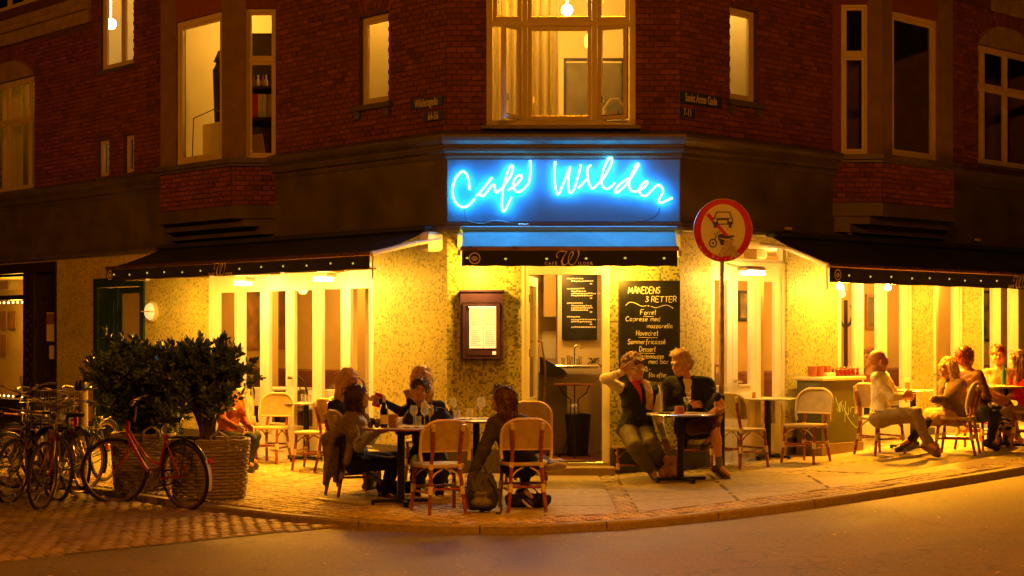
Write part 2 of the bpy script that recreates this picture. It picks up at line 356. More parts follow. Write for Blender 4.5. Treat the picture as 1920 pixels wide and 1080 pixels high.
M_['signblack'] = pmat('sign_black', (.03, .035, .04), .5, var=.05, bump=0)
M_['plate'] = pmat('blue_enamel_plate', (.035, .05, .10), .35, var=.1, bump=.02)
M_['platetext'] = pmat('plate_lettering', (.55, .50, .42), .45, var=.05, bump=0)
M_['board_black'] = pmat('chalkboard', (.012, .013, .014), .42, var=.5, scale=3, bump=.03)
M_['chalk'] = pmat('chalk', (.80, .76, .62), .9, var=.1, bump=0)
M_['paper'] = pmat('paper', (.75, .70, .58), .8, var=.04, bump=.02)
M_['purple'] = pmat('dark_violet_enamel', (.07, .035, .12), .3, var=.15, coat=.3)
M_['leaf'] = randmat('laurel_leaf', [(.04, .08, .015), (.09, .15, .025), (.06, .11, .02), (.15, .21, .04), (.07, .10, .02)], .35, .2, 60)
M_['bark'] = pmat('bark', (.10, .06, .035), .85, bump=.4)
M_['wicker'] = randmat('grey_wicker', [(.30, .25, .16), (.38, .32, .21), (.24, .19, .12)], .6, .3, 50)
M_['neon'] = emat('neon_tube', (.045, .50, 1.0), 26)
M_['lampglow'] = emat('lamp_glow', (1.0, .80, .42), 30)
M_['bulb'] = emat('bulb_glow', (1.0, .72, .28), 30)
M_['fairy'] = emat('fairy_glow', (1.0, .62, .16), 5)
M_['dimbulb'] = emat('dim_bulb', (.55, .50, .06), .55)
# ------------------------------------------------------------------ the corner building
B = thing('cafe_building', 'red brick corner building with dark fascia, oriel bays and yellow mosaic tiled ground floor', 'building', TR(.6, YC, .05))
def ring(mb, u0, u1, z0, z1, w, y0, y1):
    mb.box(u0, u1, y0, y1, z0, z0+w); mb.box(u0, u1, y0, y1, z1-w, z1)
    mb.box(u0, u0+w, y0+.001, y1-.001, z0+w, z1-w); mb.box(u1-w, u1, y0+.001, y1-.001, z0+w, z1-w)
def wall_sheet(mb, u0, u1, z0, z1, ops, y=0.0, depth=.14):
    us = sorted({u0, u1, *[min(max(a, u0), u1) for o in ops for a in o[:2]]}); zs = sorted({z0, z1, *[min(max(a, z0), z1) for o in ops for a in o[2:4]]})
    for i in range(len(us)-1):
        for j in range(len(zs)-1):
            cu, cz = (us[i]+us[i+1])/2, (zs[j]+zs[j+1])/2
            if any(o[0] < cu < o[1] and o[2] < cz < o[3] for o in ops): continue
            mb.quad((us[i], y, zs[j]), (us[i+1], y, zs[j]), (us[i+1], y, zs[j+1]), (us[i], y, zs[j+1]))
    for a, b, c, d in [o[:4] for o in ops]:
        c = max(c, z0); d2 = min(d, z1)
        if d2 <= c: continue
        mb.quad((a, y, c), (a, y, d2), (a, y+depth, d2), (a, y+depth, c)); mb.quad((b, y, d2), (b, y, c), (b, y+depth, c), (b, y+depth, d2))
        if d <= z1: mb.quad((a, y, d), (b, y, d), (b, y+depth, d), (a, y+depth, d))
        if c > z0: mb.quad((b, y, c), (a, y, c), (a, y+depth, c), (b, y+depth, c))
BR = []        # (distance key, world matrix, mesh variant)
brick_meshes = []
def brick_mesh(l, seed):
    r = random.Random(seed); mb = MB(); h = .054; e = .004
    j = lambda: r.uniform(-.0015, .0015)
    fr = [(0+j(), -.009+j(), 0+j()), (l+j(), -.009+j(), j()), (l+j(), -.009+j(), h+j()), (j(), -.009+j(), h+j())]
    fr2 = [(x+(e if k in (0, 3) else -e), y-.004, z+(e if k < 2 else -e)) for k, (x, y, z) in enumerate(fr)]
    bk = [(0, .004, 0), (l, .004, 0), (l, .004, h), (0, .004, h)]
    vs = bk+fr+fr2; fs = [(8, 9, 10, 11)]
    for a in (0, 4):
        for i in range(4):
            k = (i+1) % 4; fs.append((a+i, a+k, a+4+k, a+4+i))
    mb.add(vs, fs); return mb
VARL = {'s': [brick_mesh(.228, 10+i) for i in range(5)], 'h': [brick_mesh(.108, 30+i) for i in range(4)]}
STUFF = {}
def lay_bricks(fr, u0, u1, z0, z1, ops, key, soldier=()):
    """cross bond: stretcher and header courses; a cut brick closes each end"""
    row = 0; z = z0+.006
    while z+.054 <= z1:
        head = row % 2 == 1; L = .108 if head else .228; pitch = L+.012
        u = u0+(.06 if head else (0 if row % 4 == 0 else .12))-pitch
        while u < u1:
            a, b = max(u, u0), min(u+L, u1); u += pitch
            segs = [(a, b)]
            for o in ops:
                if o[2]-.03 < z+.027 < o[3]+.03:
                    ns = []
                    for s0, s1 in segs:
                        if s1 <= o[0] or s0 >= o[1]: ns.append((s0, s1))
                        else:
                            if s0 < o[0]: ns.append((s0, o[0]))
                            if s1 > o[1]: ns.append((o[1], s1))
                    segs = ns
            for s0, s1 in segs:
                if s1-s0 < .03: continue
                BR.append((key, fr, s0, z, s1-s0, 'h' if head else 's'))
        row += 1; z += .066
def window(fr, u0, u1, z0, z1, cols, rows, parent=B, mat='cream', y=.06, fw=.05, bar=.045, glass='glass', name='window', sash=True, th=.06):
    """cols / rows: inner division positions; each light gets its own sash ring and pane"""
    mb = MB(); ring(mb, u0, u1, z0, z1, fw, y, y+th)
    cs = [u0+fw]+list(cols)+[u1-fw]; rs = [z0+fw]+list(rows)+[z1-fw]
    for c in cols: mb.box(c-bar/2, c+bar/2, y-.004, y+th, z0+fw, z1-fw)
    for r in rows: mb.box(u0+fw, u1-fw, y-.010, y+th-.004, r-bar/2, r+bar/2)
    w = mb.build(name, M_[mat], parent, fr.M())
    for i in range(len(cs)-1):
        for j in range(len(rs)-1):
            a = cs[i]+(bar/2 if i else 0); b = cs[i+1]-(bar/2 if i < len(cs)-2 else 0)
            c = rs[j]+(bar/2 if j else 0); d = rs[j+1]-(bar/2 if j < len(rs)-2 else 0)
            if sash:
                mb = MB(); ring(mb, a+.003, b-.003, c+.003, d-.003, .035, y+.008, y+.045); mb.build('casement', M_[mat], w, fr.M()); e = .036
            else: e = 0
            mb = MB(); mb.box(a+e, b-e, y+.024, y+.030, c+e, d-e); mb.build('pane', M_[glass], w, fr.M())
    return w
def room(fr, u0, u1, z0, z1, d0, d1, mat='room', lampz=None, power=20, lampu=None, lampd=None, color=(1, .66, .20), r=.09):
    mb = MB()
    mb.quad((u0, d1, z0), (u1, d1, z0), (u1, d1, z1), (u0, d1, z1)); mb.quad((u0, d0, z0), (u0, d1, z0), (u0, d1, z1), (u0, d0, z1))
    mb.quad((u1, d1, z0), (u1, d0, z0), (u1, d0, z1), (u1, d1, z1)); mb.quad((u0, d0, z1), (u0, d1, z1), (u1, d1, z1), (u1, d0, z1))
    mb.quad((u0, d0, z0), (u1, d0, z0), (u1, d1, z0), (u0, d1, z0))
    o = mb.build('room_lining', M_[mat], B, fr.M())
    if power:
        lu = (u0+u1)/2 if lampu is None else lampu; ld = (d0+d1)/2 if lampd is None else lampd
        p = fr.w(lu, lampz or z1-.5, -ld); lamp('room_lamp_light', p, power, color, r)
    return o
ZT, ZF0, ZF1, ZB = 8.3, 2.97, 4.13, 4.13   # top, fascia bottom/top, brick bottom
# openings of the upper floors ------------------------------------------------
def pz(fr, px, py, out=0): return fr.uz(px, py, out)[1]
uL = lambda px: FL.u(px); uR = lambda px: FR.u(px); uC = lambda px: FC.u(px)
LFW = (uL(-34), uL(65), pz(FL, 65, 353), pz(FL, 65, 140))           # far-left arched window
LST = (uL(187), uL(251), pz(FL, 190, 133), 7.9)                     # stair window
LS1 = (uL(183), uL(205), pz(FL, 194, 331), pz(FL, 194, 262)); LS2 = (uL(232), uL(252), pz(FL, 242, 324), pz(FL, 242, 252))
L7 = (uL(673), uL(729), pz(FL, 700, 195), pz(FL, 700, 28))
L2F = (uL(-60), uL(72), 7.22, 8.2)
CWN = (uC(912), uC(1192), pz(FC, 1050, 236), 6.15)
R1 = (uR(1368), uR(1420), pz(FR, 1395, 190), pz(FR, 1395, 16))
RFW = (uR(1833), uR(1940), pz(FR, 1880, 312), pz(FR, 1880, 92))
opsL = [LFW, LST, LS1, LS2, L7, L2F]; opsC = [CWN]; opsR = [R1, RFW]
BAYL = (-6.11, -5.70, -3.89, -3.47); BAYR = (3.03, 3.51, 5.22, 5.70); BO = .45
UL0, UR1 = -14.5, 11.0
for nm, fr, a, b, ops in (('brick_wall', FL, UL0, 0, opsL+[(BAYL[0]+.05, BAYL[3]-.05, 4.0, 7.9)]), ('brick_wall', FC, 0, CW, opsC), ('brick_wall', FR, 0, UR1, opsR+[(BAYR[0]+.05, BAYR[3]-.05, 4.0, 7.9)])):
    mb = MB(); wall_sheet(mb, a, b, ZB-.02, ZT, ops, depth=.16); w = mb.build(nm, M_['mortar'], B, fr.M())
    fr.bw = w
lay_bricks(FC, 0, CW, ZB, 5.9, opsC, 0)
lay_bricks(FL, -9.9, 0, ZB, 6.6, opsL+[(BAYL[0], BAYL[3], 4, 8)]+[(-20, uL(172), 6.55, 7.1)], 1)
lay_bricks(FL, UL0+1.5, -9.9, ZB, 6.6, opsL, 1)
lay_bricks(FL, uL(172), BAYL[0], 6.6, 7.2, opsL, 1)
lay_bricks(FR, 0, 9.2, ZB, 6.5, opsR+[(BAYR[0], BAYR[3], 4, 8)]+[(uR(1858), 20, 6.45, 7.1)], 2)

# ground floor mosaic walls with openings
GS = (UL0, uL(107), .35, pz(FL, 107, 490)); GG = (uL(178), uL(272), -.2, pz(FL, 225, 523))
GD = (uL(388), uL(700), .02, 2.62)
GC = (uC(978), uC(1143), .06, pz(FC, 1060, 499))
GR = (uR(1334), uR(1476), .10, 2.86)
GT = (uR(1571), uR(1713), .16, 2.86); GU = (uR(1750), uR(1808), .16, 2.86); GV = (uR(1841), UR1-1, .16, 2.86)
for fr, a, b, ops in ((FL, UL0, 0, [GS, GG, GD]), (FC, 0, CW, [GC]), (FR, 0, UR1, [GR, GT, GU, GV])):
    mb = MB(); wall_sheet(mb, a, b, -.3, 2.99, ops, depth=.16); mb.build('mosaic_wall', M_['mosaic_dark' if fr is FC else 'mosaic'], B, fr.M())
    mb = MB()                                           # granite plinth, butted between openings
    cuts = sorted([(o[0], o[1]) for o in ops]); x = a
    for c0, c1 in cuts+[(b, b)]:
        if c0 > x+.02:
            mb = MB(); mb.box(x, c0, -.028, -.002, -.3, .36 if fr is not FR else .40, .004); mb.build('plinth', M_['plinth'], B, fr.M())
        x = c1
# swept mouldings ---------------------------------------------------------------
def sweep(prof, mat, name, fl0=UL0, fr1=UR1, path=None, endcaps=True):
    nL, nC, nR = [Vector((-f.ey[0], -f.ey[1])) for f in (FL, FC, FR)]
    def mit(a, b): return (a+b)/(1+a.dot(b))
    def pt(i, o):
        base = [FL.w(fl0), FC.w(0), FC.w(CW), FR.w(fr1)][i]; d = [nL, mit(nL, nC), mit(nC, nR), nR][i]
        return (base.x+d.x*o, base.y+d.y*o)
    mb = MB(); vs = []; fs = []; n = len(prof)
    for i in range(4):
        for o, z in prof: x, y = pt(i, o); vs.append((x, y, z))
    for i in range(3):
        for k in range(n-1): fs.append((i*n+k, (i+1)*n+k, (i+1)*n+k+1, i*n+k+1))
    mb.add(vs, fs); return mb.build(name, M_[mat], B, Matrix.Identity(4))
sweep([(0, 3.035), (.02, 3.04), (.02, 3.80), (0, 3.805)], 'fascia', 'fascia')
sweep([(0, 2.93), (.05, 2.93), (.065, 2.95), (.065, 2.985), (.04, 2.992), (.04, 3.012), (.052, 3.018), (.052, 3.034), (.0, 3.042)], 'fascia', 'lower_moulding')
sweep([(0, 3.79), (.035, 3.80), (.045, 3.83), (.032, 3.838), (.032, 3.858), (.075, 3.88), (.085, 3.915), (.07, 3.93), (.07, 3.95), (.13, 4.0), (.15, 4.04), (.15, 4.07), (.02, 4.125), (0, 4.14)], 'fascia', 'cornice')
# string course (sandstone) far left and far right, high up
for fr, a, b in ((FL, UL0, uL(172)), (FR, uR(1858), UR1)):
    mb = MB(); z0, z1 = (6.60, 7.02) if fr is FL else (6.5, 6.95)
    mb.box(a, b, -.07, -.001, z0, z0+.2, .01); mb.box(a, b, -.14, -.001, z0+.2, z0+.3, .015); mb.box(a, b, -.10, -.001, z0+.3, z1, .01)
    mb.build('string_course', M_['stone'], B, fr.M())
# sign board on the chamfer
ub0, ub1 = FC.u(839, .03), FC.u(1274, .03)
mb = MB(); mb.box(ub0, ub1, -.034, -.021, 3.05, 3.785, .002); mb.build('sign_board', M_['board'], B, FC.M())
# ------------------------------------------------------------------ windows upstairs
def wv(fr, o, cols, rows, **k):
    return window(fr, o[0], o[1], o[2], o[3], cols, rows, **k)
wv(FL, LFW, [uL(8), uL(49.5)], [pz(FL, 30, 226)]); wv(FL, L2F, [uL(10), uL(40)], [])
wv(FL, LST, [uL(224)], [])
wv(FL, LS1, [], [], fw=.03); wv(FL, LS2, [], [], fw=.03)
wv(FL, L7, [], [], fw=.05)
wv(FR, R1, [], [], fw=.05); wv(FR, RFW, [uR(1850), uR(1893)], [pz(FR, 1880, 168)])
def arch(fr, o, h, mat='stone', name='arch_panel'):
    """segmental arch panel above a window with a fan of bricks round it"""
    u0, u1, z1 = o[0], o[1], o[3]; w = (u1-u0)/2; uc = (u0+u1)/2; n = 12
    mb = MB(); poly = [(u0, z1)]+[(uc-w*math.cos(PI*i/n), z1+h*math.sin(PI*i/n)) for i in range(1, n)]+[(u1, z1)]
    mb.prism(poly[::-1], -.016, -.0); mb.build(name, M_[mat], B, fr.M())
    m = int(w*2/.075)
    R = (w*w+h*h)/(2*h); zc = z1+h-R; a0 = math.asin(min(1, w/R))
    mb = MB()
    for i in range(m+1):
        a = -a0+2*a0*i/m
        mb.T = Matrix.Translation((uc+math.sin(a)*(R+.008), 0, zc+math.cos(a)*(R+.008))) @ Matrix.Rotation(a, 4, 'Y')
        mb.box(-.027, .027, -.017, .002, 0, .215, .003)
    mb.T = None; mb.build('brick_arch', M_['brick'], B, fr.M(), kind='stuff')
arch(FL, LFW, .33); arch(FR, RFW, .33); arch(FL, L7, .07, 'mortar'); arch(FR, R1, .07, 'mortar')
for fr, o in ((FL, L7), (FR, R1)):     # brick sills
    mb = MB(); mb.box(o[0]-.08, o[1]+.08, -.07, .04, o[2]-.07, o[2]-.004, .006)
    mb.box(o[0]-.05, o[0]+.06, -.05, -.001, o[2]-.17, o[2]-.075, .01); mb.box(o[1]-.06, o[1]+.05, -.05, -.001, o[2]-.17, o[2]-.075, .01)
    mb.build('window_sill', M_['fascia'], B, fr.M())
for fr, o in ((FL, LS1), (FL, LS2), (FL, LFW), (FR, RFW), (FL, LST)):
    mb = MB(); mb.box(o[0]-.03, o[1]+.03, -.04, .05, o[2]-.06, o[2]-.004, .006); mb.build('window_sill', M_['fascia'], B, fr.M())
# the big chamfer window: three lights, both lower side casements standing open
u0, u1, z0, z1 = CWN; m1, m2 = uC(984), uC(1115); zt = pz(FC, 1050, 43)
mb = MB(); ring(mb, u0, u1, z0, z1, .07, .03, .11)
for m in (m1, m2): mb.box(m-.03, m+.03, .022, .11, z0+.07, z1-.07)
mb.box(u0+.07, u1-.07, .014, .105, zt-.03, zt+.03)
W = mb.build('window', M_['cream'], B, FC.M())
cells = [(u0+.07, m1-.03), (m1+.03, m2-.03), (m2+.03, u1-.07)]
def sash(a, b, c, d, hinge=None, ang=0.0, y=.03):
    mb = MB(); hx = a if hinge == 'l' else b
    T = Matrix.Translation((hx, y, 0)) @ Matrix.Rotation(ang, 4, 'Z') @ Matrix.Translation((-hx, -y, 0)) if hinge else Matrix.Identity(4)
    M = FC.M() @ T
    ring(mb, a, b, c, d, .05, y, y+.045); s = mb.build('casement', M_['cream'], W, M)
    mb = MB(); mb.box(a+.05, b-.05, y+.018, y+.024, c+.05, d-.05); mb.build('pane', M_['glass'], W, M)
    mb = MB(); mb.box(a+.044, b-.044, y-.004, y+.0, c+.044, c+.052); mb.box(a+.06, a+.075, y-.02, y-.001, c+.2, c+.28, .002); mb.build('fitting', M_['steel'], W, M)
for i, (a, b) in enumerate(cells):
    sash(a+.004, b-.004, zt+.034, z1-.074)
    lo, hi = z0+.074, zt-.034
    if i == 0: sash(a+.004, b-.004, lo, hi, 'r', math.radians(52))
    elif i == 1: sash(a+.004, b-.004, lo, hi)
    else: sash(a+.004, b-.004, lo, hi, 'l', math.radians(-26))
mb = MB(); mb.box(u0-.05, u1+.05, -.13, .03, z0-.05, z0-.003, .006); mb.build('window_sill', M_['fascia'], B, FC.M())
# ------------------------------------------------------------------ oriel bays
def frame2(p, q):
    return Frame(p.x, p.y, math.atan2(q.y-p.y, q.x-p.x))
def bay(fr, b4, left):
    a0, a1, a2, a3 = b4
    def foot(o, e=0.0):
        k = (a1-a0)/BO; return [(a0-e+(BO-o)*0+(1-o/BO)*0, 0), (a0-e+(a1-a0)*(o/BO), -o-e), (a3+e-(a3-a2)*(o/BO), -o-e), (a3+e, 0)]
    st = [(3.06, 3.165, .16), (3.165, 3.27, .34)]
    mb = MB()
    for z0_, z1_, o in st: mb.prismz(foot(o, .0), z0_, z1_)
    mb.prismz(foot(BO, .03), 3.27, 3.44); mb.prismz(foot(BO, .045), 3.97, 4.01); mb.prismz(foot(BO, .08), 4.01, 4.075)
    mb.build('bay_corbel', M_['fascia'], B, fr.M())
    mb = MB(); mb.prismz(foot(BO-.006), 3.44, 3.97); sk = mb.build('bay_skirt', M_['mortar'], B, fr.M())
    P = [fr.w(a0, 0, 0), fr.w(a1, 0, BO), fr.w(a2, 0, BO), fr.w(a3, 0, 0)]
    FA, FB, FD = frame2(P[0], P[1]), frame2(P[1], P[2]), frame2(P[2], P[3])
    for f in (FA, FB, FD): f.bw = sk
    la = (P[1]-P[0]).length; lb = (P[2]-P[1]).length
    for f, l in ((FA, la), (FB, lb), (FD, la)): lay_bricks(f, .005, l-.005, 3.445, 3.97, [], 3)
    return FA, FB, FD, la, lb
def posts(f, spans, z0=4.075, z1=7.6, th=.16):
    mb = MB()
    for a, b in spans: mb.box(a, b, .0, th, z0, z1, .004)
    mb.build('bay_pilaster', M_['stone_dark'], B, f.M())
M_['stone_dark'] = pmat('brown_render', (.20, .13, .07), .8, var=.2, scale=4, bump=.25)
FA, FB, FD, la, lb = bay(FL, BAYL, True)
w0, w1 = FB.u(330), FB.u(416); zt_ = FB.z(FB.u(340), 42); 
posts(FB, [(0, w0), (w1, lb)]); d0, d1 = FD.u(461), FD.u(519); posts(FD, [(0, d0)]); posts(FA, [(0, la)])
mb = MB(); mb.box(0, lb, .004, .15, 6.0, 7.6); mb.build('bay_lintel', M_['brick'], B, FB.M() @ Matrix.Translation((0, 0, zt_+.02-6.0)))
mb = MB(); mb.box(d0, la, .004, .15, FD.z(d0, 16), 7.6); mb.build('bay_lintel', M_['brick'], B, FD.M())
window(FB, w0, w1, 4.08, zt_+.01, [], [], y=.03, fw=.07)
window(FD, d0, min(d1, la-.005), 4.08, FD.z(d0, 16)-.005, [], [FD.z(d0, 112)], y=.03, fw=.035)
lay = (FA, FB, FD)
FA2, FB2, FD2, la, lb = bay(FR, BAYR, False)
d0, d1 = FA2.u(1578), FA2.u(1627.5); posts(FA2, [(d1, la)]); w0, w1 = FB2.u(1673), FB2.u(1758)
posts(FB2, [(0, w0), (w1, lb)]); posts(FD2, [(0, la)])
zt2 = FA2.z(d0, 8); mb = MB(); mb.box(0, d1, .004, .15, zt2+.005, 7.6); mb.build('bay_lintel', M_['brick'], B, FA2.M())
mb = MB(); mb.box(0, max(d0-.005, .02), .0, .15, 4.08, zt2); mb.build('bay_pilaster', M_['brick'], B, FA2.M())
window(FA2, d0, d1, 4.08, zt2, [], [FA2.z(d0, 103)], y=.03, fw=.035)
zt3 = FB2.z(w0, 20); mb = MB(); mb.box(w0, w1, .004, .15, zt3+.005, 7.6); mb.build('bay_lintel', M_['brick'], B, FB2.M())
window(FB2, w0, w1, 4.08, zt3, [], [], y=.03, fw=.06)
# lay the bricks: the 300 largest in view as objects, the rest joined into one part per wall
BR.sort(key=lambda b: (b[0] != 0, abs(b[1].w(b[2]).x-.6)+b[3]*.15 if b[0] != 0 else abs(b[3]-4.9)))
cut = {}
for key, fr, u, z, l, v in BR: cut.setdefault((id(fr), v), 0)
brm = {}; done = 0; rest = {}
for key, fr, u, z, l, v in BR:
    full = abs(l-(.228 if v == 's' else .108)) < .002
    i = random.randrange(4)
    if done < 300 and full:
        if (v, i) not in brm: brm[(v, i)] = VARL[v][i].mesh('brick', M_['brick'])
        link('brick', brm[(v, i)], fr.bw, fr.M(u, z)); done += 1
    else:
        mb = rest.setdefault(id(fr), (MB(), fr))[0]; src = VARL[v][i]; k = l/(.228 if v == 's' else .108)
        y = rnd(-.002, .002); n = len(mb.v)
        mb.v.extend([(u+x*k, yy+(y if yy < 0 else 0), z+zz) for x, yy, zz in src.v]); mb.f.extend([tuple(a+n for a in f) for f in src.f]); mb.m.extend([0]*len(src.f))
for mb, fr in rest.values(): mb.build('brickwork', M_['brick'], fr.bw, fr.M(), kind='stuff')

# ------------------------------------------------------------------ rooms behind the upper windows
LT = (1, .56, .07)
room(FL, LFW[0]-.1, LFW[1]+.2, 3.9, 6.3, .17, 1.2, power=7, color=LT); room(FL, LS1[0]-.25, LS2[1]+.2, 4.0, 5.3, .17, .9, power=1.6, color=LT)
room(FL, LST[0]-1.3, LST[1]+.1, 5.2, 8.2, .17, 1.7, power=22, color=LT)
mb = MB(); uu = FL.u(208, -.35); p = FL.w(uu, FL.z(uu, 45, -.35), -.35); mb.ball((0, 0, 0), .085, 14, 10); mb.tube([(0, 0, .08), (0, 0, .5)], .008, 6)
tag(mb.build('pendant_lamp', M_['bulb'], None, Matrix.Translation(p), smooth=True), 'small glowing globe lamp hanging inside the upper left stair window', 'lamp')
room(FL, BAYL[0]+.07, BAYL[3]-.07, 4.08, 7.2, .02, 2.4, power=55, color=LT, lampz=6.5)
room(FL, L7[0]-.5, L7[1]+.2, 4.1, 6.9, .17, 1.3, power=24, color=LT)
room(FC, .33, CW-.2, 4.05, 6.9, .2, 3.4, power=85, color=LT, lampz=6.1, lampd=1.3, lampu=1.0)
room(FR, R1[0]-.3, R1[1]+.3, 4.1, 6.7, .17, .9, power=16, color=(1, .62, .12))
room(FR, RFW[0]-.2, RFW[1]+.6, 3.9, 6.3, .17, 1.5, mat='stone_dark', power=0)
room(FR, BAYR[0]+.07, BAYR[3]-.07, 4.08, 7.2, .02, 1.5, mat='stone_dark', power=.25)
# chamfer room: ceiling lamp, curtain, dark picture, chair, jars
p = FC.w(uC(1068, ), pz(FC, 1068, 19, -.9), -.9)
mb = MB(); mb.ball((0, 0, 0), .07, 14, 10); mb.tube([(0, 0, .06), (0, 0, .75)], .008, 6)
tag(mb.build('pendant_lamp', M_['bulb'], None, Matrix.Translation(p), smooth=True), 'bright bare bulb lamp glowing in the large window above the blue sign', 'lamp')
def curtain(fr, u0, u1, z0, z1, d, label, n=9, amp=.035, mat='curtain'):
    mb = MB(); m = n*6; vs = []; fs = []
    for i in range(m+1):
        u = u0+(u1-u0)*i/m; y = d+amp*math.sin(i*2*PI/6)+amp*.4*math.sin(i*1.7)
        vs += [(u, y, z0), (u+.01*math.sin(i), y*1.0, z1)]
    fs = [(2*i, 2*i+2, 2*i+3, 2*i+1) for i in range(m)]; mb.add(vs, fs)
    vs2 = [(x, y+.006, z) for x, y, z in vs]; mb.add(vs2, [f[::-1] for f in fs])
    return tag(mb.build('curtain', M_[mat], None, fr.M(), smooth=True), label, 'curtain')
curtain(FC, uC(916), uC(1050), 4.1, 6.7, .55, 'pale pleated curtain drawn across the left half of the chamfer window')
curtain(FL, LFW[0], LFW[1], 4.0, 6.2, .5, 'dim cream curtain behind the arched window at far left')
mb = MB(); mb.box(uC(1072), uC(1190), 2.2, 2.25, 4.2, 5.30, .005); f = thing('picture', 'large dark framed picture on the wall of the room above the sign', 'picture', FC.M(uC(1130), 4.2, -2.2))
mb.build('canvas', pmat('dark_canvas', (.10, .075, .045), .7, var=.5, scale=2), f, FC.M())
mb = MB(); ring(mb, uC(1068), uC(1194), 4.13, 5.36, .03, 2.18, 2.26); mb.build('frame', M_['darkwood'], f, FC.M())
for i, px in enumerate((1075, 1087, 1098)):
    mb = MB(); mb.lathe([(.03, 0), (.034, .01), (.034, .05), (.024, .07), (.026, .085)], 12)
    tag(mb.build('jar', M_['chalk'], None, FC.M(uC(px), z0+.075, -.16), smooth=True), ['left', 'middle', 'right'][i]+'most of three small white jars on the sill of the window above the sign', 'jar', 'jars on the window sill')
mb = MB(); mb.tube([(-.16, 0, 0), (-.14, 0, .18), (-.07, 0, .28), (.03, 0, .29), (.10, 0, .2), (.12, 0, 0)], .016, 8); t = thing('window_chair', 'pale round-backed chair standing inside the right light of the window above the sign', 'chair', FC.M(uC(1160), z0+.10, -.5))
mb.build('back_hoop', M_['rattan'], t, smooth=True); mb = MB(); mb.lathe([(.02, -.45), (.16, -.03), (.17, 0), (.15, .02)], 16); mb.build('seat', M_['rattan'], t, smooth=True)
for i, c in enumerate(((.35, .05, .02), (.04, .12, .12))):
    mb = MB(); mb.lathe([(.018, 0), (.02, .08), (.008, .11), (.008, .14)], 10); tag(mb.build('bottle', pmat('bottle_tint', c, .3), None, FC.M(uC(1160)-.03+.06*i, z0+.12, -.5), smooth=True), ['small red bottle', 'small green bottle'][i]+' on the chair in the window above the sign', 'bottle')
# left bay room: desk lamp arm, computer, box; shelves with binders in the canted window
uz = lambda px, py, d: (FB.u(px, -d), FB.z(FB.u(px, -d), py, -d))
t = thing('desk_lamp', 'thin jointed desk lamp standing in the left oriel window', 'lamp', FB.M(FB.u(358, -.3), 4.1, -.3))
mb = MB(); a = uz(360, 285, .3); b_ = uz(363, 222, .3); c_ = uz(412, 200, .5)
mb.tube([(a[0], .3, 4.1), (b_[0], .3, b_[1])], .007, 6); mb.tube([(b_[0], .3, b_[1]), (c_[0], .5, c_[1])], .007, 6); mb.lathe([(.05, 0), (.05, .02)], 12, c=(a[0], .3, 4.1)); mb.build('arm', M_['blackm'], t, FB.M())
mb = MB(); mb.T = Matrix.Translation((c_[0], .5, c_[1]-.05)); mb.lathe([(.02, .06), (.055, 0), (.05, -.01)], 12); mb.build('lamp_head', M_['blackm'], t, FB.M())
t = thing('computer', 'white computer screen seen from behind in the left oriel window', 'computer', FB.M(FB.u(396, -.35), 4.1, -.35))
a = uz(382, 238, .35); b_ = uz(410, 262, .35)
mb = MB(); mb.box(a[0], b_[0]+.05, .33, .36, 4.22, a[1]+.03, .008); mb.build('screen', M_['paper'], t, FB.M())
mb = MB(); mb.box(a[0]+.1, a[0]+.2, .36, .40, 4.08, 4.24); mb.build('stand', M_['steel'], t, FB.M())
mb = MB(); mb.box(FB.u(364, -.2), FB.u(416, -.2), .18, .42, 4.085, 4.085+.10, .006); tag(mb.build('storage_box', pmat('blue_box', (.05, .06, .16), .5), None, FB.M()), 'low dark blue box lying on the ledge of the left oriel window', 'box')
mb = MB(); a = uz(408, 130, .9); mb.lathe([(.07, -.95), (.09, -.4), (.10, -.12), (.06, -.05), (.035, .02), (.05, .07), (.09, .0), (.02, .16)], 14, c=(a[0]+.05, .9, a[1]+.1)); tag(mb.build('coat_stand', M_['darkwood'], None, FB.M(), smooth=True), 'dark hatted coat stand silhouette at right edge of left oriel window', 'coat stand')
t = thing('bookshelf', 'dark shelf with binders seen through the narrow canted window of the left oriel', 'shelf', FD.M(.3, 4.1, -.5))
mb = MB()
for py in (165, 223): z_ = FD.z(.3, py, -.55); mb.box(-.1, .75, .5, .8, z_-.02, z_+.02)
mb.box(-.1, .75, .8, .82, 4.1, 5.9); mb.build('shelf_board', M_['darkwood'], t, FD.M())
zz = FD.z(.3, 223, -.55)+.02
for i, (px0, px1, c) in enumerate(((472, 483, (.5, .02, .02)), (484, 492, (.6, .55, .45)), (493, 501, (.62, .58, .5)), (502, 510, (.6, .55, .45)))):
    mb = MB(); mb.box(FD.u(px0, -.55), FD.u(px1, -.55), .53, .75, zz, zz+.32, .004); mb.build('binder', pmat('binder', c, .6), t, FD.M())
zz = FD.z(.3, 165, -.55)+.02
for i, px in enumerate((476, 484, 493, 499)):
    mb = MB(); mb.lathe([(.025, 0), (.03, .08), (.012, .12), (.012, .17)], 10, c=(FD.u(px, -.6), .6, zz)); mb.build('bottle', M_['chalk' if i % 2 else 'wood'], t, FD.M(), smooth=True)
mb = MB(); mb.T = Matrix.Rotation(.15, 4, 'Y'); mb.T = Matrix.Translation((FD.u(484, -.35), .35, 4.12)) @ Matrix.Rotation(-.12, 4, 'Y')
mb.box(-.1, .1, 0, .02, 0, .32, .005); tag(mb.build('picture_card', M_['roomtan'], None, FD.M()), 'pale card leaning in the narrow canted window of the left oriel', 'card')
t = mb = MB(); mb.box(uL(692), uL(729), .35, .9, 4.1, 4.1+.42, .01); mb.box(uL(718), uL(724), .5, .6, 4.52, 4.62, .01); tag(mb.build('cabinet', M_['darkwood'], None, FL.M()), 'dark low cabinet behind the brick-arched window over the left awning', 'cabinet')
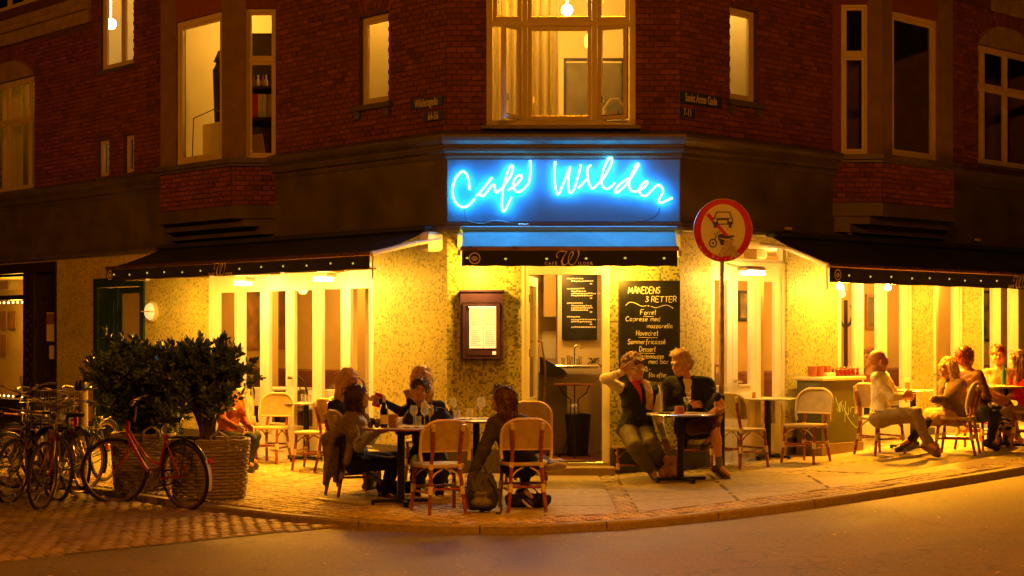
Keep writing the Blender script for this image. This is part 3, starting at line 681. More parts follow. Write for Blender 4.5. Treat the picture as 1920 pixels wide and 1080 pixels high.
# street name plates: blue enamel with white lettering
def text_mesh(txt, size, mat, ext=.001, sx=1., shear=0., bold=0.):
    c = bpy.data.curves.new('lettering', 'FONT'); c.body = txt; c.size = size; c.extrude = ext; c.shear = shear; c.offset = bold; c.align_x = 'CENTER'; c.align_y = 'CENTER'; c.resolution_u = 3
    o = bpy.data.objects.new('tmp', c); COL.objects.link(o); bpy.context.view_layer.update()
    me = bpy.data.meshes.new_from_object(o.evaluated_get(bpy.context.evaluated_depsgraph_get())); bpy.data.objects.remove(o)
    me.transform(Matrix.Scale(sx, 4, (1, 0, 0))); me.transform(Matrix.Rotation(PI/2, 4, 'X')); me.materials.clear(); me.materials.append(M_[mat]); me.name = 'lettering'; return me
def plate(fr, px0, px1, py0, py1, txt, label, size, sx):
    pm = (px0+px1)/2; u0, u1 = fr.u(px0, .03), fr.u(px1, .03); zm = fr.z((u0+u1)/2, (py0+py1)/2, .03); h = (py1-py0)*fr.w((u0+u1)/2).y/F
    t = thing('street_sign', label, 'street sign', fr.M((u0+u1)/2, zm, .015))
    mb = MB(); mb.box(-(u1-u0)/2, (u1-u0)/2, -.012, 0, -h/2, h/2, .003); mb.build('plate', M_['plate'], t)
    me = text_mesh(txt, size, 'platetext', sx=sx, bold=.003); o = link('lettering', me, t, fr.M((u0+u1)/2, zm, .0295))
plate(FL, 769, 829, 183, 202, 'Wildersgade', 'blue enamel street name plate lettered Wildersgade on the left brick wall', .135, .62)
plate(FL, 795, 829, 210, 226, '64-56', 'small enamel plate numbered 64-56 under the Wildersgade plate', .125, .66)
plate(FR, 1275, 1354, 176, 198, 'Sankt Annæ Gade', 'blue enamel street name plate lettered Sankt Annæ Gade on the right brick wall', .135, .60)
plate(FR, 1275, 1304, 203, 220, '7-11', 'small enamel plate numbered 7-11 under the Sankt Annæ Gade plate', .125, .66)
# ------------------------------------------------------------------ ground floor joinery
def doorset(fr, o, panes, zb, zt, mat='white', y=.05, rail=.0, lab='folding_door', sill=.04):
    """o opening; panes [(px0,px1,zbottom)]: every leaf is a part with its pane as sub-part"""
    u0, u1, z0, z1 = o; fw = .055
    mb = MB(); mb.box(u0, u0+fw, y-.02, y+.09, z0, z1); mb.box(u1-fw, u1, y-.02, y+.09, z0, z1); mb.box(u0+fw, u1-fw, y-.019, y+.089, z1-fw, z1); mb.box(u0+.001, u1-.001, y-.09, y+.1, z0-.08, z0+sill, .004)
    mb.build('door_frame', M_[mat], B, fr.M())
    ed = [u0+fw]; P = [(fr.u(a, -y-.02), fr.u(b, -y-.02), c) for a, b, c in panes]
    for i in range(len(P)-1): ed.append((P[i][1]+P[i+1][0])/2)
    ed.append(u1-fw)
    for i, (a, b, c) in enumerate(P):
        L, R_ = ed[i]+.004, ed[i+1]-.004; a = max(a, L+.02); b = min(b, R_-.02)
        mb = MB(); mb.box(L, a, y, y+.05, z0+sill+.005, z1-fw-.005, .003); mb.box(b, R_, y, y+.05, z0+sill+.005, z1-fw-.005, .003)
        mb.box(a, b, y+.001, y+.049, zt, z1-fw-.006); mb.box(a, b, y+.001, y+.049, z0+sill+.006, c)
        mb.box(a+.03, b-.03, y-.012, y+.0, z0+sill+.10, c-.10, .006) if c-z0 > .45 else None
        mb.box(a-.002, b+.002, y-.018, y+.0, c-.012, c+.010)
        lf = mb.build('door_leaf', M_[mat], B, fr.M())
        mb = MB(); mb.box(a, b, y+.02, y+.026, c, zt); mb.build('pane', M_['glass'], lf, fr.M())
        if i == len(P)//2: mb = MB(); mb.box(L+.02, L+.045, y-.05, y-.001, 1.12, 1.16, .004); mb.box(L+.02, L+.12, y-.06, y-.045, 1.125, 1.145, .003); mb.build('handle', M_['steel'], lf, fr.M())
doorset(FL, GD, [(412, 442, .50), (459, 490, .50), (507, 538, .52), (554, 588, .50), (606, 641, .50), (659, 694, .50)], .5, 2.30)
doorset(FR, (GR[0], GR[1], GR[2], 2.62), [(1337, 1361, 1.09), (1381, 1405, 1.09), (1424, 1451, .58)], .5, 2.38)
doorset(FR, (GT[0], GT[1], GT[2], 2.62), [(1575, 1600, .62), (1617, 1643, .62), (1661, 1689, .62)], .5, 2.42)
doorset(FR, (GU[0], GU[1], GU[2], 2.62), [(1753, 1786, .62)], .5, 2.42)
vx = [(FR.u(a, -.07)) for a in (1842, 1859)]
doorset(FR, (GV[0], GV[1], GV[2], 2.62), [(1842, 1859, .62), (1874, 1892, .62), (1907, 1935, .62), (1950, 1975, .62)], .5, 2.42)
for o in (GR, GT, GU, GV):                 # transom lights above the doors, behind the awning
    window(FR, o[0], o[1], 2.622, o[3]-.002, [], [], mat='white', y=.05, fw=.03, sash=False)
# the café door: white frame, leaf folded inwards on the left
u0, u1, z0, z1 = GC
mb = MB(); f_ = .085
mb.box(u0, u0+f_, -.02, .12, .2, z1); mb.box(u1-f_, u1, -.02, .12, .2, z1); mb.box(u0+f_, u1-f_, -.019, .119, z1-.10, z1)
mb.box(u0+.02, u0+.035, -.028, -.02, .2, z1-.01); mb.box(u1-.035, u1-.02, -.028, -.02, .2, z1-.01)
mb.build('door_frame', M_['white'], B, FC.M())
mb = MB(); mb.box(u0, u1, -.02, .2, .17, .205, .004); mb.build('door_sill', M_['steel'], B, FC.M())
mb = MB(); mb.box(u0-.12, u1+.05, -.30, .16, -.1, .165, .01); mb.build('doorstep', M_['stone'], B, FC.M())
hx = u0+f_; lw = u1-u0-2*f_
M = FC.M() @ Matrix.Translation((hx, .12, 0)) @ Matrix.Rotation(math.radians(82), 4, 'Z')
mb = MB(); ring(mb, 0, lw, .23, z1-.115, .11, 0, .045); mb.box(.11, lw-.11, .001, .044, .34, .95); lf = mb.build('door_leaf', M_['white'], B, M)
mb = MB(); mb.box(.11, lw-.11, .02, .026, .95, z1-.225); mb.build('pane', M_['glass'], lf, M)
mb = MB(); mb.tube([(lw-.05, -.005, .85), (lw-.05, -.09, .88), (lw-.05, -.10, 1.3), (lw-.05, -.06, 1.62), (lw-.05, -.005, 1.64)], .014, 8); mb.build('handle', M_['bronze'], lf, M, smooth=True)
for z in (.6, 1.45, 2.1): mb = MB(); mb.lathe([(.014, 0), (.014, .09)], 8, c=(0, -.01, z)); mb.build('hinge', M_['steel'], lf, M)
# green door recess on the left wing
u0, u1, z0, z1 = GG
mb = MB(); mb.box(u0, u0+.12, -.03, .16, -.2, z1+.02, .006); mb.box(u1-.11, u1, -.03, .16, -.2, z1+.02, .006); mb.box(u0+.12, u1-.11, -.029, .159, z1-.12, z1+.02); mb.build('door_frame', M_['green'], B, FL.M())
ua, ub = uL(216), uL(262)
mb = MB(); mb.box(u0+.12, ua, .03, .09, -.2, z1-.13, .004)
for k in range(3): x = u0+.17+k*(ua-u0-.2)/3; mb.box(x, x+.09, .012, .03, .15, z1-.3, .012)
mb.build('shutter_leaf', M_['green'], B, FL.M())
mb = MB(); ring(mb, ua+.01, u1-.115, -.2, z1-.13, .09, .05, .10); lf = mb.build('door_leaf', M_['green'], B, FL.M())
mb = MB(); mb.box(ua+.10, u1-.205, .07, .08, -.11, z1-.22); mb.build('door_panel', pmat('frosted_panel', (.46, .38, .24), .35, var=.06), lf, FL.M())
# shop front at the far left: carved pier, dark door, lit display window
u0, u1, z0, z1 = GS; us, ud = uL(45), uL(64)
mb = MB(); mb.box(u0, u1, -.03, .12, z1-.16, z1+.0, .01); mb.box(u1-.06, u1, -.02, .14, -.2, z1-.16); mb.box(us, ud, -.02, .14, -.2, z1-.16, .01); mb.box(u0, us, -.02, .12, z1-.60, z1-.52, .008)
mb.box(u0, us-.001, -.03, .1, .0, .62, .01); mb.build('shop_front', M_['darkwood'], B, FL.M())
mb = MB()
for k in range(9):
    z = .8+k*.16; mb.ball(((us+ud)/2-.02, -.03, z), .05, 8, 6, (1, .4, 1.2)); mb.ball(((us+ud)/2+.1, -.03, z+.08), .035, 8, 6, (1, .4, 1.3))
mb.build('carving', M_['darkwood'], B, FL.M(), smooth=True, kind='stuff')
mb = MB(); ring(mb, ud, u1-.06, -.1, z1-.5, .1, .06, .12); mb.box(ud+.1, u1-.16, .08, .1, 0, z1-.6); mb.box(ud, u1-.06, .07, .11, z1-.5, z1-.16); lf = mb.build('shop_door', M_['darkwood'], B, FL.M())
for px0, px1, py0, py1 in ((82, 101, 586, 640), (87, 96, 648, 673)):
    a, b = FL.u(px0), FL.u(px1); mb = MB(); mb.box(a, b, .05, .056, FL.z(a, py1), FL.z(a, py0)); mb.build('poster', M_['paper'], lf, FL.M())
mb = MB(); mb.box(FL.u(83), FL.u(100), .044, .05, FL.z(FL.u(90), 608), FL.z(FL.u(90), 588)); mb.build('poster_picture', M_['wood'], lf, FL.M())
mb = MB(); mb.box(FL.u(67), FL.u(70), .02, .06, 1.05, 1.09); mb.build('handle', M_['steel'], lf, FL.M())
mb = MB(); mb.box(u0, us, .07, .076, .62, z1-.6); mb.box(u0, us, .071, .077, z1-.52, z1-.16); mb.build('shop_window', M_['glass'], B, FL.M())
mb = MB(); ring(mb, uL(0)-.02, uL(18), z1-.42, z1-.28, .008, -.03, -.02); mb.box(uL(0)-.02, uL(18), -.02, .0, z1-.42, z1-.28); mb.build('shop_plate', M_['paper'], B, FL.M())
room(FL, u0, us, .5, z1-.2, .12, 1.0, mat='roomtan', power=42, color=(1, .50, .04), lampz=2.1, lampd=.45, lampu=us-1.2)
mb = MB()
for k in range(18):
    a = us-.09-.17*k; mb.ball((a, .10, z1-.64), .018, 8, 6); mb.ball((a, .10, .66), .016, 8, 6)
tag(mb.build('string_lights', M_['fairy'], None, FL.M(), kind='thing'), 'two rows of tiny warm fairy lights along the shop window at far left', 'string lights')
for i, (px, w_, h_, c) in enumerate(((3, .16, .34, 'cream'), (10, .12, .22, 'wood'), (15, .10, .40, 'roomtan'), (20, .14, .18, 'paper'))):
    mb = MB(); mb.box(-w_/2, w_/2, -.08, .08, 0, h_, .006); mb.box(-w_/2-.004, w_/2+.004, -.084, .084, h_*.7, h_, .004); tag(mb.build('gift_box', M_[c], None, FL.M(uL(px), .66, -.45)), ('wide cream box', 'small brown box', 'tall tan box', 'low white box')[i]+' among the goods in the lit shop window', 'box', 'boxes in the shop window')
for i, (px, py) in enumerate(((3, 600), (3, 645), (20, 600))):
    u_ = FL.u(px, -.9); z_ = FL.z(u_, py, -.9); mb = MB(); mb.box(u_-.12, u_+.12, .93, .94, z_-.16, z_+.16); tag(mb.build('wall_print', M_['wood'], None, FL.M()), ('upper left', 'lower left', 'right')[i]+' brown print pinned at the back of the lit shop window', 'print', 'prints in the shop window')
def spire(px, h, w, label):
    t = thing('toy_tower', label, 'toy tower', FL.M(uL(px), .66, -.4)); mb = MB()
    mb.box(-w, w, -w, w, 0, h*.45, .006); mb.build('tower_base', M_['wood'], t); mb = MB(); mb.box(-w*.7, w*.7, -w*.7, w*.7, h*.45, h*.62, .006); mb.lathe([(w*.8, h*.62), (w*.25, h*.75), (w*.3, h*.78), (.004, h)], 8); mb.build('spire', M_['darkwood'], t)
spire(36, 1.45, .09, 'tall toy cathedral tower with pointed spire in the lit shop window'); spire(27, .62, .08, 'small toy tower with stubby roof left of the cathedral tower'); spire(39.5, .7, .07, 'small toy tower right in front of the cathedral tower')
# ------------------------------------------------------------------ ground
def rise(x): return .05*min(max(x-1.2, 0), 8.0)
def unp(px, py, dz=0.0):
    """point of the street surface (dz above it) seen at a pixel of the photograph"""
    Y = 16.0
    for _ in range(30): x = (px-CX)/F*Y; Y = (ZC-rise(x)-dz)*F/(py-HY)
    return ((px-CX)/F*Y, Y)
KP = [unp(px, py) for px, py in ((0, 893), (75, 902), (150, 913), (300, 935), (400, 950), (475, 959), (550, 968), (625, 974), (700, 979), (775, 983), (850, 986), (925, 987), (1000, 986), (1075, 983), (1150, 979), (1225, 973), (1300, 966), (1400, 955), (1500, 942), (1600, 928), (1700, 912), (1810, 895), (1920, 877))]
p0, p1 = KP[0], KP[-1]
KP = [(p0[0]-FL.ex[0]*-0-.684*d, p0[1]+.7295*d) for d in (14, 9, 5, 2.5, 1.2)]+KP+[(p1[0]+.729*d, p1[1]+.684*d) for d in (1.2, 3, 6, 12)]
def smooth(P, it=2):
    for _ in range(it): P = [P[0]]+[tuple((P[i-1][k]+2*P[i][k]+P[i+1][k])/4 for k in (0, 1)) for i in range(1, len(P)-1)]+[P[-1]]
    return P
KP = smooth(KP)
def resample(P, step):
    out = [P[0]]; acc = 0
    for i in range(len(P)-1):
        a, b = Vector(P[i]), Vector(P[i+1]); L = (b-a).length; t = step-acc
        while t <= L: out.append(tuple(a+(b-a)*(t/L))); t += step
        acc = (acc+L) % step if L else acc
    return out
KA = np.array(KP)
def kdist(x, y):
    a = KA[:-1]; b = KA[1:]; d = b-a; p = np.array((x, y)); t = np.clip(((p-a)*d).sum(1)/(d*d).sum(1), 0, 1); q = a+d*t[:, None]
    return float(np.sqrt(((p-q)**2).sum(1).min()))
WALLP = [tuple(FL.w(UL0).xy), (XL, YC), (XR, YC), tuple(FR.w(UR1).xy)]
PAVE = KP+[WALLP[3], WALLP[2], WALLP[1], WALLP[0]]
def inpoly(x, y, P):
    c = False; j = len(P)-1
    for i in range(len(P)):
        if (P[i][1] > y) != (P[j][1] > y) and x < (P[j][0]-P[i][0])*(y-P[i][1])/(P[j][1]-P[i][1])+P[i][0]: c = not c
        j = i
    return c
def H(x, y): return rise(x)+.02*min(kdist(x, y), 4.6) if inpoly(x, y, PAVE) else rise(x)-.075
def G(px, py):
    """pavement point seen at a pixel"""
    x, y = unp(px, py, .03)
    for _ in range(25):
        z = rise(x)+.02*min(kdist(x, y), 4.6); y = .5*y+.5*(ZC-z)*F/(py-HY); x = (px-CX)/F*y
    return x, y, rise(x)+.02*min(kdist(x, y), 4.6)
def at(px, py, Y): return Vector(((px-CX)/F*Y, Y, ZC-(py-HY)/F*Y))
# far ground, road, pavement bed
mb = MB(); mb.quad((-90, -60, -.32), (90, -60, -.32), (90, 120, -.32), (-90, 120, -.32)); mb.build('ground', M_['joint'], None, kind='structure')
def grid(name, x0, x1, y0, y1, st, zf, mat, keep=None):
    mb = MB(); nx, ny = int((x1-x0)/st)+1, int((y1-y0)/st)+1
    mb.v = [(x0+i*st, y0+j*st, zf(x0+i*st, y0+j*st)) for j in range(ny) for i in range(nx)]
    mb.f = [(j*nx+i, j*nx+i+1, (j+1)*nx+i+1, (j+1)*nx+i) for j in range(ny-1) for i in range(nx-1) if keep is None or keep(x0+(i+.5)*st, y0+(j+.5)*st)]; mb.m = [0]*len(mb.f)
    return mb.build(name, M_[mat], None, smooth=True, kind='structure')
grid('road', -30, 30, -6, 36, 1.0, lambda x, y: rise(x)-.075, 'asphalt')
# pavement bed as a strip fan from kerb to wall
def fan():
    KR = resample(KP, .35); mb = MB(); n = len(KR); m = 7; WP = []
    lens = [0]
    for i in range(3): lens.append(lens[-1]+(Vector(WALLP[i+1])-Vector(WALLP[i])).length)
    def nearest(p):
        best = None
        for i in range(3):
            a, b = Vector(WALLP[i]), Vector(WALLP[i+1]); d = b-a; t = min(max((Vector(p)-a).dot(d)/d.dot(d), 0), 1); q = a+d*t; e = (Vector(p)-q).length
            if best is None or e < best[0]: best = (e, lens[i]+t*d.length)
        return best[1]
    ss = [nearest(p) for p in KR]
    for i in range(1, n): ss[i] = max(ss[i], ss[i-1])
    for _ in range(12): ss = [ss[0]]+[(ss[i-1]+2*ss[i]+ss[i+1])/4 for i in range(1, n-1)]+[ss[-1]]
    def wp(s):
        for i in range(3):
            if s <= lens[i+1] or i == 2:
                a, b = Vector(WALLP[i]), Vector(WALLP[i+1]); return a+(b-a)*((s-lens[i])/(lens[i+1]-lens[i]))
    for i in range(n):
        a = Vector(KR[i]); b = wp(ss[i]); b = b+(b-a).normalized()*.25
        for k in range(m):
            q = a+(b-a)*(k/(m-1)); mb.v.append((q.x, q.y, rise(q.x)+.02*min(kdist(q.x, q.y), 4.6)-.014))
    mb.f = [(i*m+k, i*m+k+1, (i+1)*m+k+1, (i+1)*m+k) for i in range(n-1) for k in range(m-1)]; mb.f = [f[::-1] for f in mb.f]; mb.m = [0]*len(mb.f)
    return mb.build('pavement', M_['joint'], None, smooth=True, kind='structure')
pave = fan()
# kerb stones: each its own piece
KR = resample(KP, .05); seg = 24; i = 6
while i+seg < len(KR)-4:
    pts = KR[i:i+seg+1:4]; mb = MB(); n = len(pts); vs = []
    for k, p in enumerate(pts):
        a = Vector(pts[max(k-1, 0)]); b = Vector(pts[min(k+1, n-1)]); t = (b-a).normalized(); nn = Vector((t.y, -t.x))   # towards road
        e = .006 if k in (0, n-1) else 0; q = Vector(p)+t*(.006 if k == 0 else (-.006 if k == n-1 else 0)); zt = rise(q.x)+rnd(-.002, .002)
        for o, dz in ((-.15, -.16), (-.15, .0), (-.018, .004), (.0, -.014), (.004, -.2)): vs.append((q.x+nn.x*o, q.y+nn.y*o, zt+dz))
    fs = [(k*5+j, k*5+j+1, (k+1)*5+j+1, (k+1)*5+j) for k in range(n-1) for j in range(4)]+[(4, 3, 2, 1, 0), tuple((n-1)*5+j for j in range(5))]
    mb.add(vs, fs); mb.build('kerb_stone', M_['kerb'], pave); i += seg
# stones -----------------------------------------------------------------------
def stone_mb(a, b, h, seed, ch=.012, dome=.004):
    r = random.Random(seed); j = lambda s=.006: r.uniform(-s, s); mb = MB()
    q = [(-a/2, -b/2), (a/2, -b/2), (a/2, b/2), (-a/2, b/2)]; q = [(x+j(), y+j()) for x, y in q]
    lo = [(x, y, -h) for x, y in q]; mid = [(x, y, -ch*.8+j(.002)) for x, y in q]
    tp = [(x*(1-2*ch/a), y*(1-2*ch/b), j(.002)) for x, y in q]; c = (0, 0, dome)
    fs = [(12, 8+i, 8+(i+1) % 4) for i in range(4)]
    for o in (0, 4):
        for i in range(4): k = (i+1) % 4; fs.append((o+i, o+k, o+4+k, o+4+i))
    mb.add(lo+mid+tp+[c], fs); return mb
def px_of(x, y, z): return CX+F*x/y, HY-(z-ZC)*F/y
def scatter(items, src, mats, parent, name, massname):
    """items (x,y,z,rot,variant); biggest 300 in view become parts, the rest one part"""
    vis = []
    for it in items:
        px, py = px_of(*it[:3]); vis.append((0 if (-10 < px < 1930 and py < 1090) else 1, it[1], it))
    vis.sort(key=lambda v: v[:2]); mm = {}; big = MB()
    for k, (o, y, it) in enumerate(vis):
        x, y, z, r, v = it
        if k < 300 and not o:
            if v not in mm: mm[v] = src[v].mesh(name, mats, False)
            tilt = Matrix.Rotation(rnd(-.02, .02), 4, 'X') @ Matrix.Rotation(rnd(-.02, .02), 4, 'Y')
            link(name, mm[v], parent, TR(x, y, z, r) @ tilt)
        else:
            c, s = math.cos(r), math.sin(r); n = len(big.v); sv = src[v]
            big.v.extend([(x+c*a-s*b, y+s*a+c*b, z+h) for a, b, h in sv.v]); big.f.extend([tuple(i+n for i in f) for f in sv.f]); big.m.extend([0]*len(sv.f))
    if big.v: big.build(massname, mats, parent, Matrix.Identity(4), kind='stuff')
def hv(x, y): return rise(x)+.02*min(kdist(x, y), 4.6)
SET = [stone_mb(.098, .098, .05, i) for i in range(8)]
items = []; grate = (Vector(G(665, 938)[:2]), .72, .42)
gang = FL.a
gc, gs = math.cos(gang), math.sin(gang)
def in_grate(x, y):
    d = Vector((x, y))-grate[0]; u = d.x*gc+d.y*gs; v = -d.x*gs+d.y*gc; return abs(u) < grate[1]/2+.05 and abs(v) < grate[2]/2+.05
def left_zone(x, y): return x < -.34-(y-14.6)*.08
def strip_zone(x, y):
    if left_zone(x, y): return True
    d = kdist(x, y)
    if d < .52: return True
    w = FR; dx, dy = x-XR, y-YC; u = dx*FR.ex[0]+dy*FR.ex[1]; o = -(dx*FR.ey[0]+dy*FR.ey[1])
    if u > -.1+o*.38: return o < .42 or 1.24 < o < 1.42
    return 1.02 < x < 1.22 or 1.98 < x < 2.18 and False
NL = Vector((FL.ex[0], FL.ex[1])); NN = Vector((FL.ey[0], FL.ey[1])); O = Vector((XL, YC))
for i in range(-92, 60):
    for j in range(-52, 70):
        off = .054 if j % 2 else 0
        u = i*.109+off+rnd(-.004, .004); v = j*.109+rnd(-.004, .004); p = O+NL*u-NN*v; x, y = p
        if not (-7.5 < x < 8.2 and 13.5 < y < 26): continue
        if not left_zone(x, y): continue
        if kdist(x, y) < .20 or not inpoly(x, y, PAVE): continue
        if in_grate(x, y): continue
        items.append((x, y, hv(x, y)+rnd(-.003, .004), FL.a+rnd(-.06, .06), random.randrange(8)))
# ribbed cellar grating
gr = link('grating', None, pave, TR(grate[0].x, grate[0].y, hv(*grate[0]), gang)) if False else None
mb = MB(); w, d = grate[1]/2, grate[2]/2
ring_ = [(-w, w, -d, -d+.03), (-w, w, d-.03, d), (-w, -w+.03, -d+.03, d-.03), (w-.03, w, -d+.03, d-.03)]
for a, b, c, e in ring_: mb.box(a, b, c, e, -.02, .006)
for k in range(17): x = -w+.05+k*(2*w-.1)/16; mb.box(x-.009, x+.009, -d+.03, d-.03, -.018, .004)
mb.box(-w+.03, w-.03, -d+.03, d-.03, -.03, -.02)
mb.build('grating', M_['galv'], pave, TR(grate[0].x, grate[0].y, hv(*grate[0])+.004, gang))
# slabs
def clip(poly, a, b, c):       # keep a*x+b*y<=c
    out = []
    for i in range(len(poly)):
        p, q = poly[i], poly[(i+1) % len(poly)]; dp, dq = a*p[0]+b*p[1]-c, a*q[0]+b*q[1]-c
        if dp <= 0: out.append(p)
        if dp*dq < 0: t = dp/(dp-dq); out.append((p[0]+(q[0]-p[0])*t, p[1]+(q[1]-p[1])*t))
    return out
SLABS = []
def slab(poly, back=False):
    # shrink away from kerb strip
    if len(poly) < 3: return
    cx = sum(p[0] for p in poly)/len(poly); cy = sum(p[1] for p in poly)/len(poly)
    if not inpoly(cx, cy, PAVE) or kdist(cx, cy) < .45: return
    SLABS.append(poly); n = len(poly); mb = MB(); A = []; Bt = []; C = []
    for x, y in poly:
        d = Vector((cx-x, cy-y)); d = d.normalized()*min(.008, d.length*.5); e = d.normalized()*.014
        A.append((x+d.x, y+d.y, hv(x, y)-.06)); Bt.append((x+d.x, y+d.y, hv(x, y)-.006)); C.append((x+e.x, y+e.y, hv(x, y)+.002))
    fs = [tuple(range(2*n, 3*n))]
    for o in (0, n):
        for i in range(n): k = (i+1) % n; fs.append((o+i, o+k, o+n+k, o+n+i))
    mb.add(A+Bt+C, fs); mb.build('paving_slab', M_['slab'], pave, Matrix.Identity(4))
def kerbclip(poly):
    # cut the slab along the inner edge of the kerb-side cobbles
    cx = sum(p[0] for p in poly)/len(poly); cy = sum(p[1] for p in poly)/len(poly)
    ds = [((Vector(KP[i])+Vector(KP[i+1]))/2-Vector((cx, cy))).length for i in range(len(KP)-1)]; im = ds.index(min(ds)); c0 = (Vector(KP[im])+Vector(KP[im+1]))/2
    for _ in range(1):
        for i in range(len(KP)-1):
            a, b = Vector(KP[i]), Vector(KP[i+1]); t = (b-a).normalized(); nn = Vector((-t.y, t.x)); m = (a+b)/2
            if (m-c0).length < .8 and len(poly) > 2:
                q = m+nn*.54; poly = clip(poly, -nn.x, -nn.y, -(nn.x*q.x+nn.y*q.y))
    return poly
# in front of the chamfer
lx = lambda y: -.34-(y-14.6)*.08
xr = lambda y: 2.25+(0)*(y)
cols = [(None, 1.02), (1.22, 2.25), (2.27, 3.3), (3.32, 4.4)]
ys = [19.15, 18.35, 17.55, 16.8, 16.05, 15.35, 14.7, 14.0]
for ci, (a, b) in enumerate(cols):
    for r in range(len(ys)-1):
        y1_, y0_ = ys[r]-(min(ci, 1)*.35)+(.3 if ci == 2 else 0), ys[r+1]-(min(ci, 1)*.35)+(.3 if ci == 2 else 0)
        x0a, x0b = (lx(y0_), lx(y1_)) if a is None else (a, a)
        mid = None if ci else .38
        for s0, s1 in (((0, .5), (.5, 1)) if ci == 0 and r % 2 else ((0, 1),)):
            L0, L1 = x0a+(b-x0a)*s0, x0a+(b-x0a)*s1; K0, K1 = x0b+(b-x0b)*s0, x0b+(b-x0b)*s1
            poly = [(L0, y0_), (L1, y0_), (K1, y1_), (K0, y1_)]
            # right boundary: the diagonal where the right wing's rows begin (u = -.1 + .38 o)
            ex, ey = FR.ex, FR.ey; A_ = ex[0]-(-.38)*ey[0]*1.0; B_ = ex[1]-(-.38)*ey[1]*1.0
            A_ = ex[0]+.38*ey[0]; B_ = ex[1]+.38*ey[1]; C_ = -.1+A_*XR+B_*YC
            poly = clip(poly, A_, B_, C_); poly = kerbclip(poly) if len(poly) > 2 else poly
            slab(poly)
# along the right wing
for (o0, o1, st, of) in ((.42, 1.24, 1.15, .2), (1.42, 2.35, 1.5, .7), (2.37, 2.85, 1.4, .1)):
    k = -3
    while k*st+of < 9.5:
        ua, ub = k*st+of, (k+1)*st+of; k += 1
        la_, lb_ = -.1+.38*o0, -.1+.38*o1
        if ub < min(la_, lb_): continue
        pts = [(max(ua, lb_), o1), (ub, o1), (ub, o0), (max(ua, la_), o0)]
        if ub <= lb_+.02: continue
        poly = [tuple(FR.w(u, 0, o).xy) for u, o in pts]; poly = kerbclip(poly); slab(poly)
# cobble strips between the slabs: rows that follow the kerb or the right wall
for i in range(-60, 90):
    for j in range(-10, 75):
        u = i*.109+(.054 if j % 2 else 0); o = j*.109+.055; p = FR.w(u, 0, o); x, y = p.x, p.y
        if left_zone(x, y) or kdist(x, y) < .2 or not inpoly(x, y, PAVE) or x > 9 or y > 26: continue
        if any(inpoly(x, y, P) for P in SLABS): continue
        items.append((x, y, hv(x, y)+rnd(-.003, .004), FR.a+rnd(-.06, .06), random.randrange(8)))
scatter(items, SET, M_['cobble'], pave, 'cobblestone', 'cobblestone_mass')
# cobbled side street, left
cs = link('cobbled_street', None, None, Matrix.Identity(4)); cs['kind'] = 'structure'
bx, by = -2.0, 14.75
def street_zone(x, y):
    # left of the asphalt edge (parallel to the right wing through the kerb corner)
    d = (x-bx)*FR.ey[0]+(y-by)*FR.ey[1]; return d > 0 and not inpoly(x, y, PAVE) and kdist(x, y) > .03 and x < -.9
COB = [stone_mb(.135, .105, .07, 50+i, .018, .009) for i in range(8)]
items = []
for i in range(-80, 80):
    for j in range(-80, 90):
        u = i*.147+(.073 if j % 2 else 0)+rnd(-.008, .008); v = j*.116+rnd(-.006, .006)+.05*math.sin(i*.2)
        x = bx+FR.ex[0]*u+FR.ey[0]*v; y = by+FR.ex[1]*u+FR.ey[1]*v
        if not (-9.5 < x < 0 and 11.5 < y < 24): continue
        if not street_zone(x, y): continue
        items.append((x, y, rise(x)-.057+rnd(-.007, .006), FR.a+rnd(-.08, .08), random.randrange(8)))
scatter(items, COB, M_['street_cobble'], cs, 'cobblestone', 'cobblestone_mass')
mb = MB(); a = Vector((bx, by)); e = Vector(FR.ex)
poly = [tuple(a+e*1.2), tuple(a-e*14), tuple(a-e*14+Vector(FR.ey)*16), tuple(a+e*1.2+Vector(FR.ey)*16)]
poly = [p for p in poly]; mb.add([(x, y, -.069) for x, y in poly], [(0, 3, 2, 1)]) ; mb.build('street_bed', M_['joint'], cs, Matrix.Identity(4))
# ------------------------------------------------------------------ café interior
FZ = .20
mb = MB(); A1 = FL.w(-9.2, 0, -.18); A2 = FL.w(-.15, 0, -.18); A3 = FC.w(.1, 0, -.16); A4 = FC.w(CW-.1, 0, -.16); A5 = FR.w(.15, 0, -.18); A6 = FR.w(10, 0, -.18)
foot = [FL.w(-9.2, 0, -.165), FL.w(0, 0, -.165), FR.w(0, 0, -.165), FR.w(16, 0, -.165), FR.w(16, 0, -3.4), Vector((.9, 26.2, 0)), FL.w(-9.2, 0, -3.2)]
mb.prismz([(p.x, p.y) for p in foot], FZ-.05, FZ); mb.build('cafe_floor', M_['wood'], B, Matrix.Identity(4))
mb = MB(); mb.prismz([(p.x, p.y) for p in foot], 2.88, 2.93); mb.build('cafe_ceiling', M_['room'], B, Matrix.Identity(4))
def iwall(fr, u0, u1, d, mat, th=.08):
    mb = MB(); mb.box(u0, u1, d, d+th, FZ, 2.88); mb.build('cafe_wall', M_[mat], B, fr.M())
iwall(FL, -9.2, -1.0, 2.3, 'roomtan'); iwall(FR, 1.2, 16, 2.3, 'roomtan')
mb = MB(); mb.box(-9.28, -9.2, .17, 2.3, FZ, 2.88); mb.build('cafe_wall', M_['roomtan'], B, FL.M())
iwall(FC, -1.2, 1.37, 2.55, 'room'); iwall(FC, 1.36, 2.0, 1.75, 'room')
mb = MB(); mb.box(1.37, 1.40, 1.84, 2.6, FZ, 2.88); mb.box(2.0, 2.12, .3, 2.4, FZ, 2.88); mb.build('cafe_wall', M_['room'], B, FC.M())
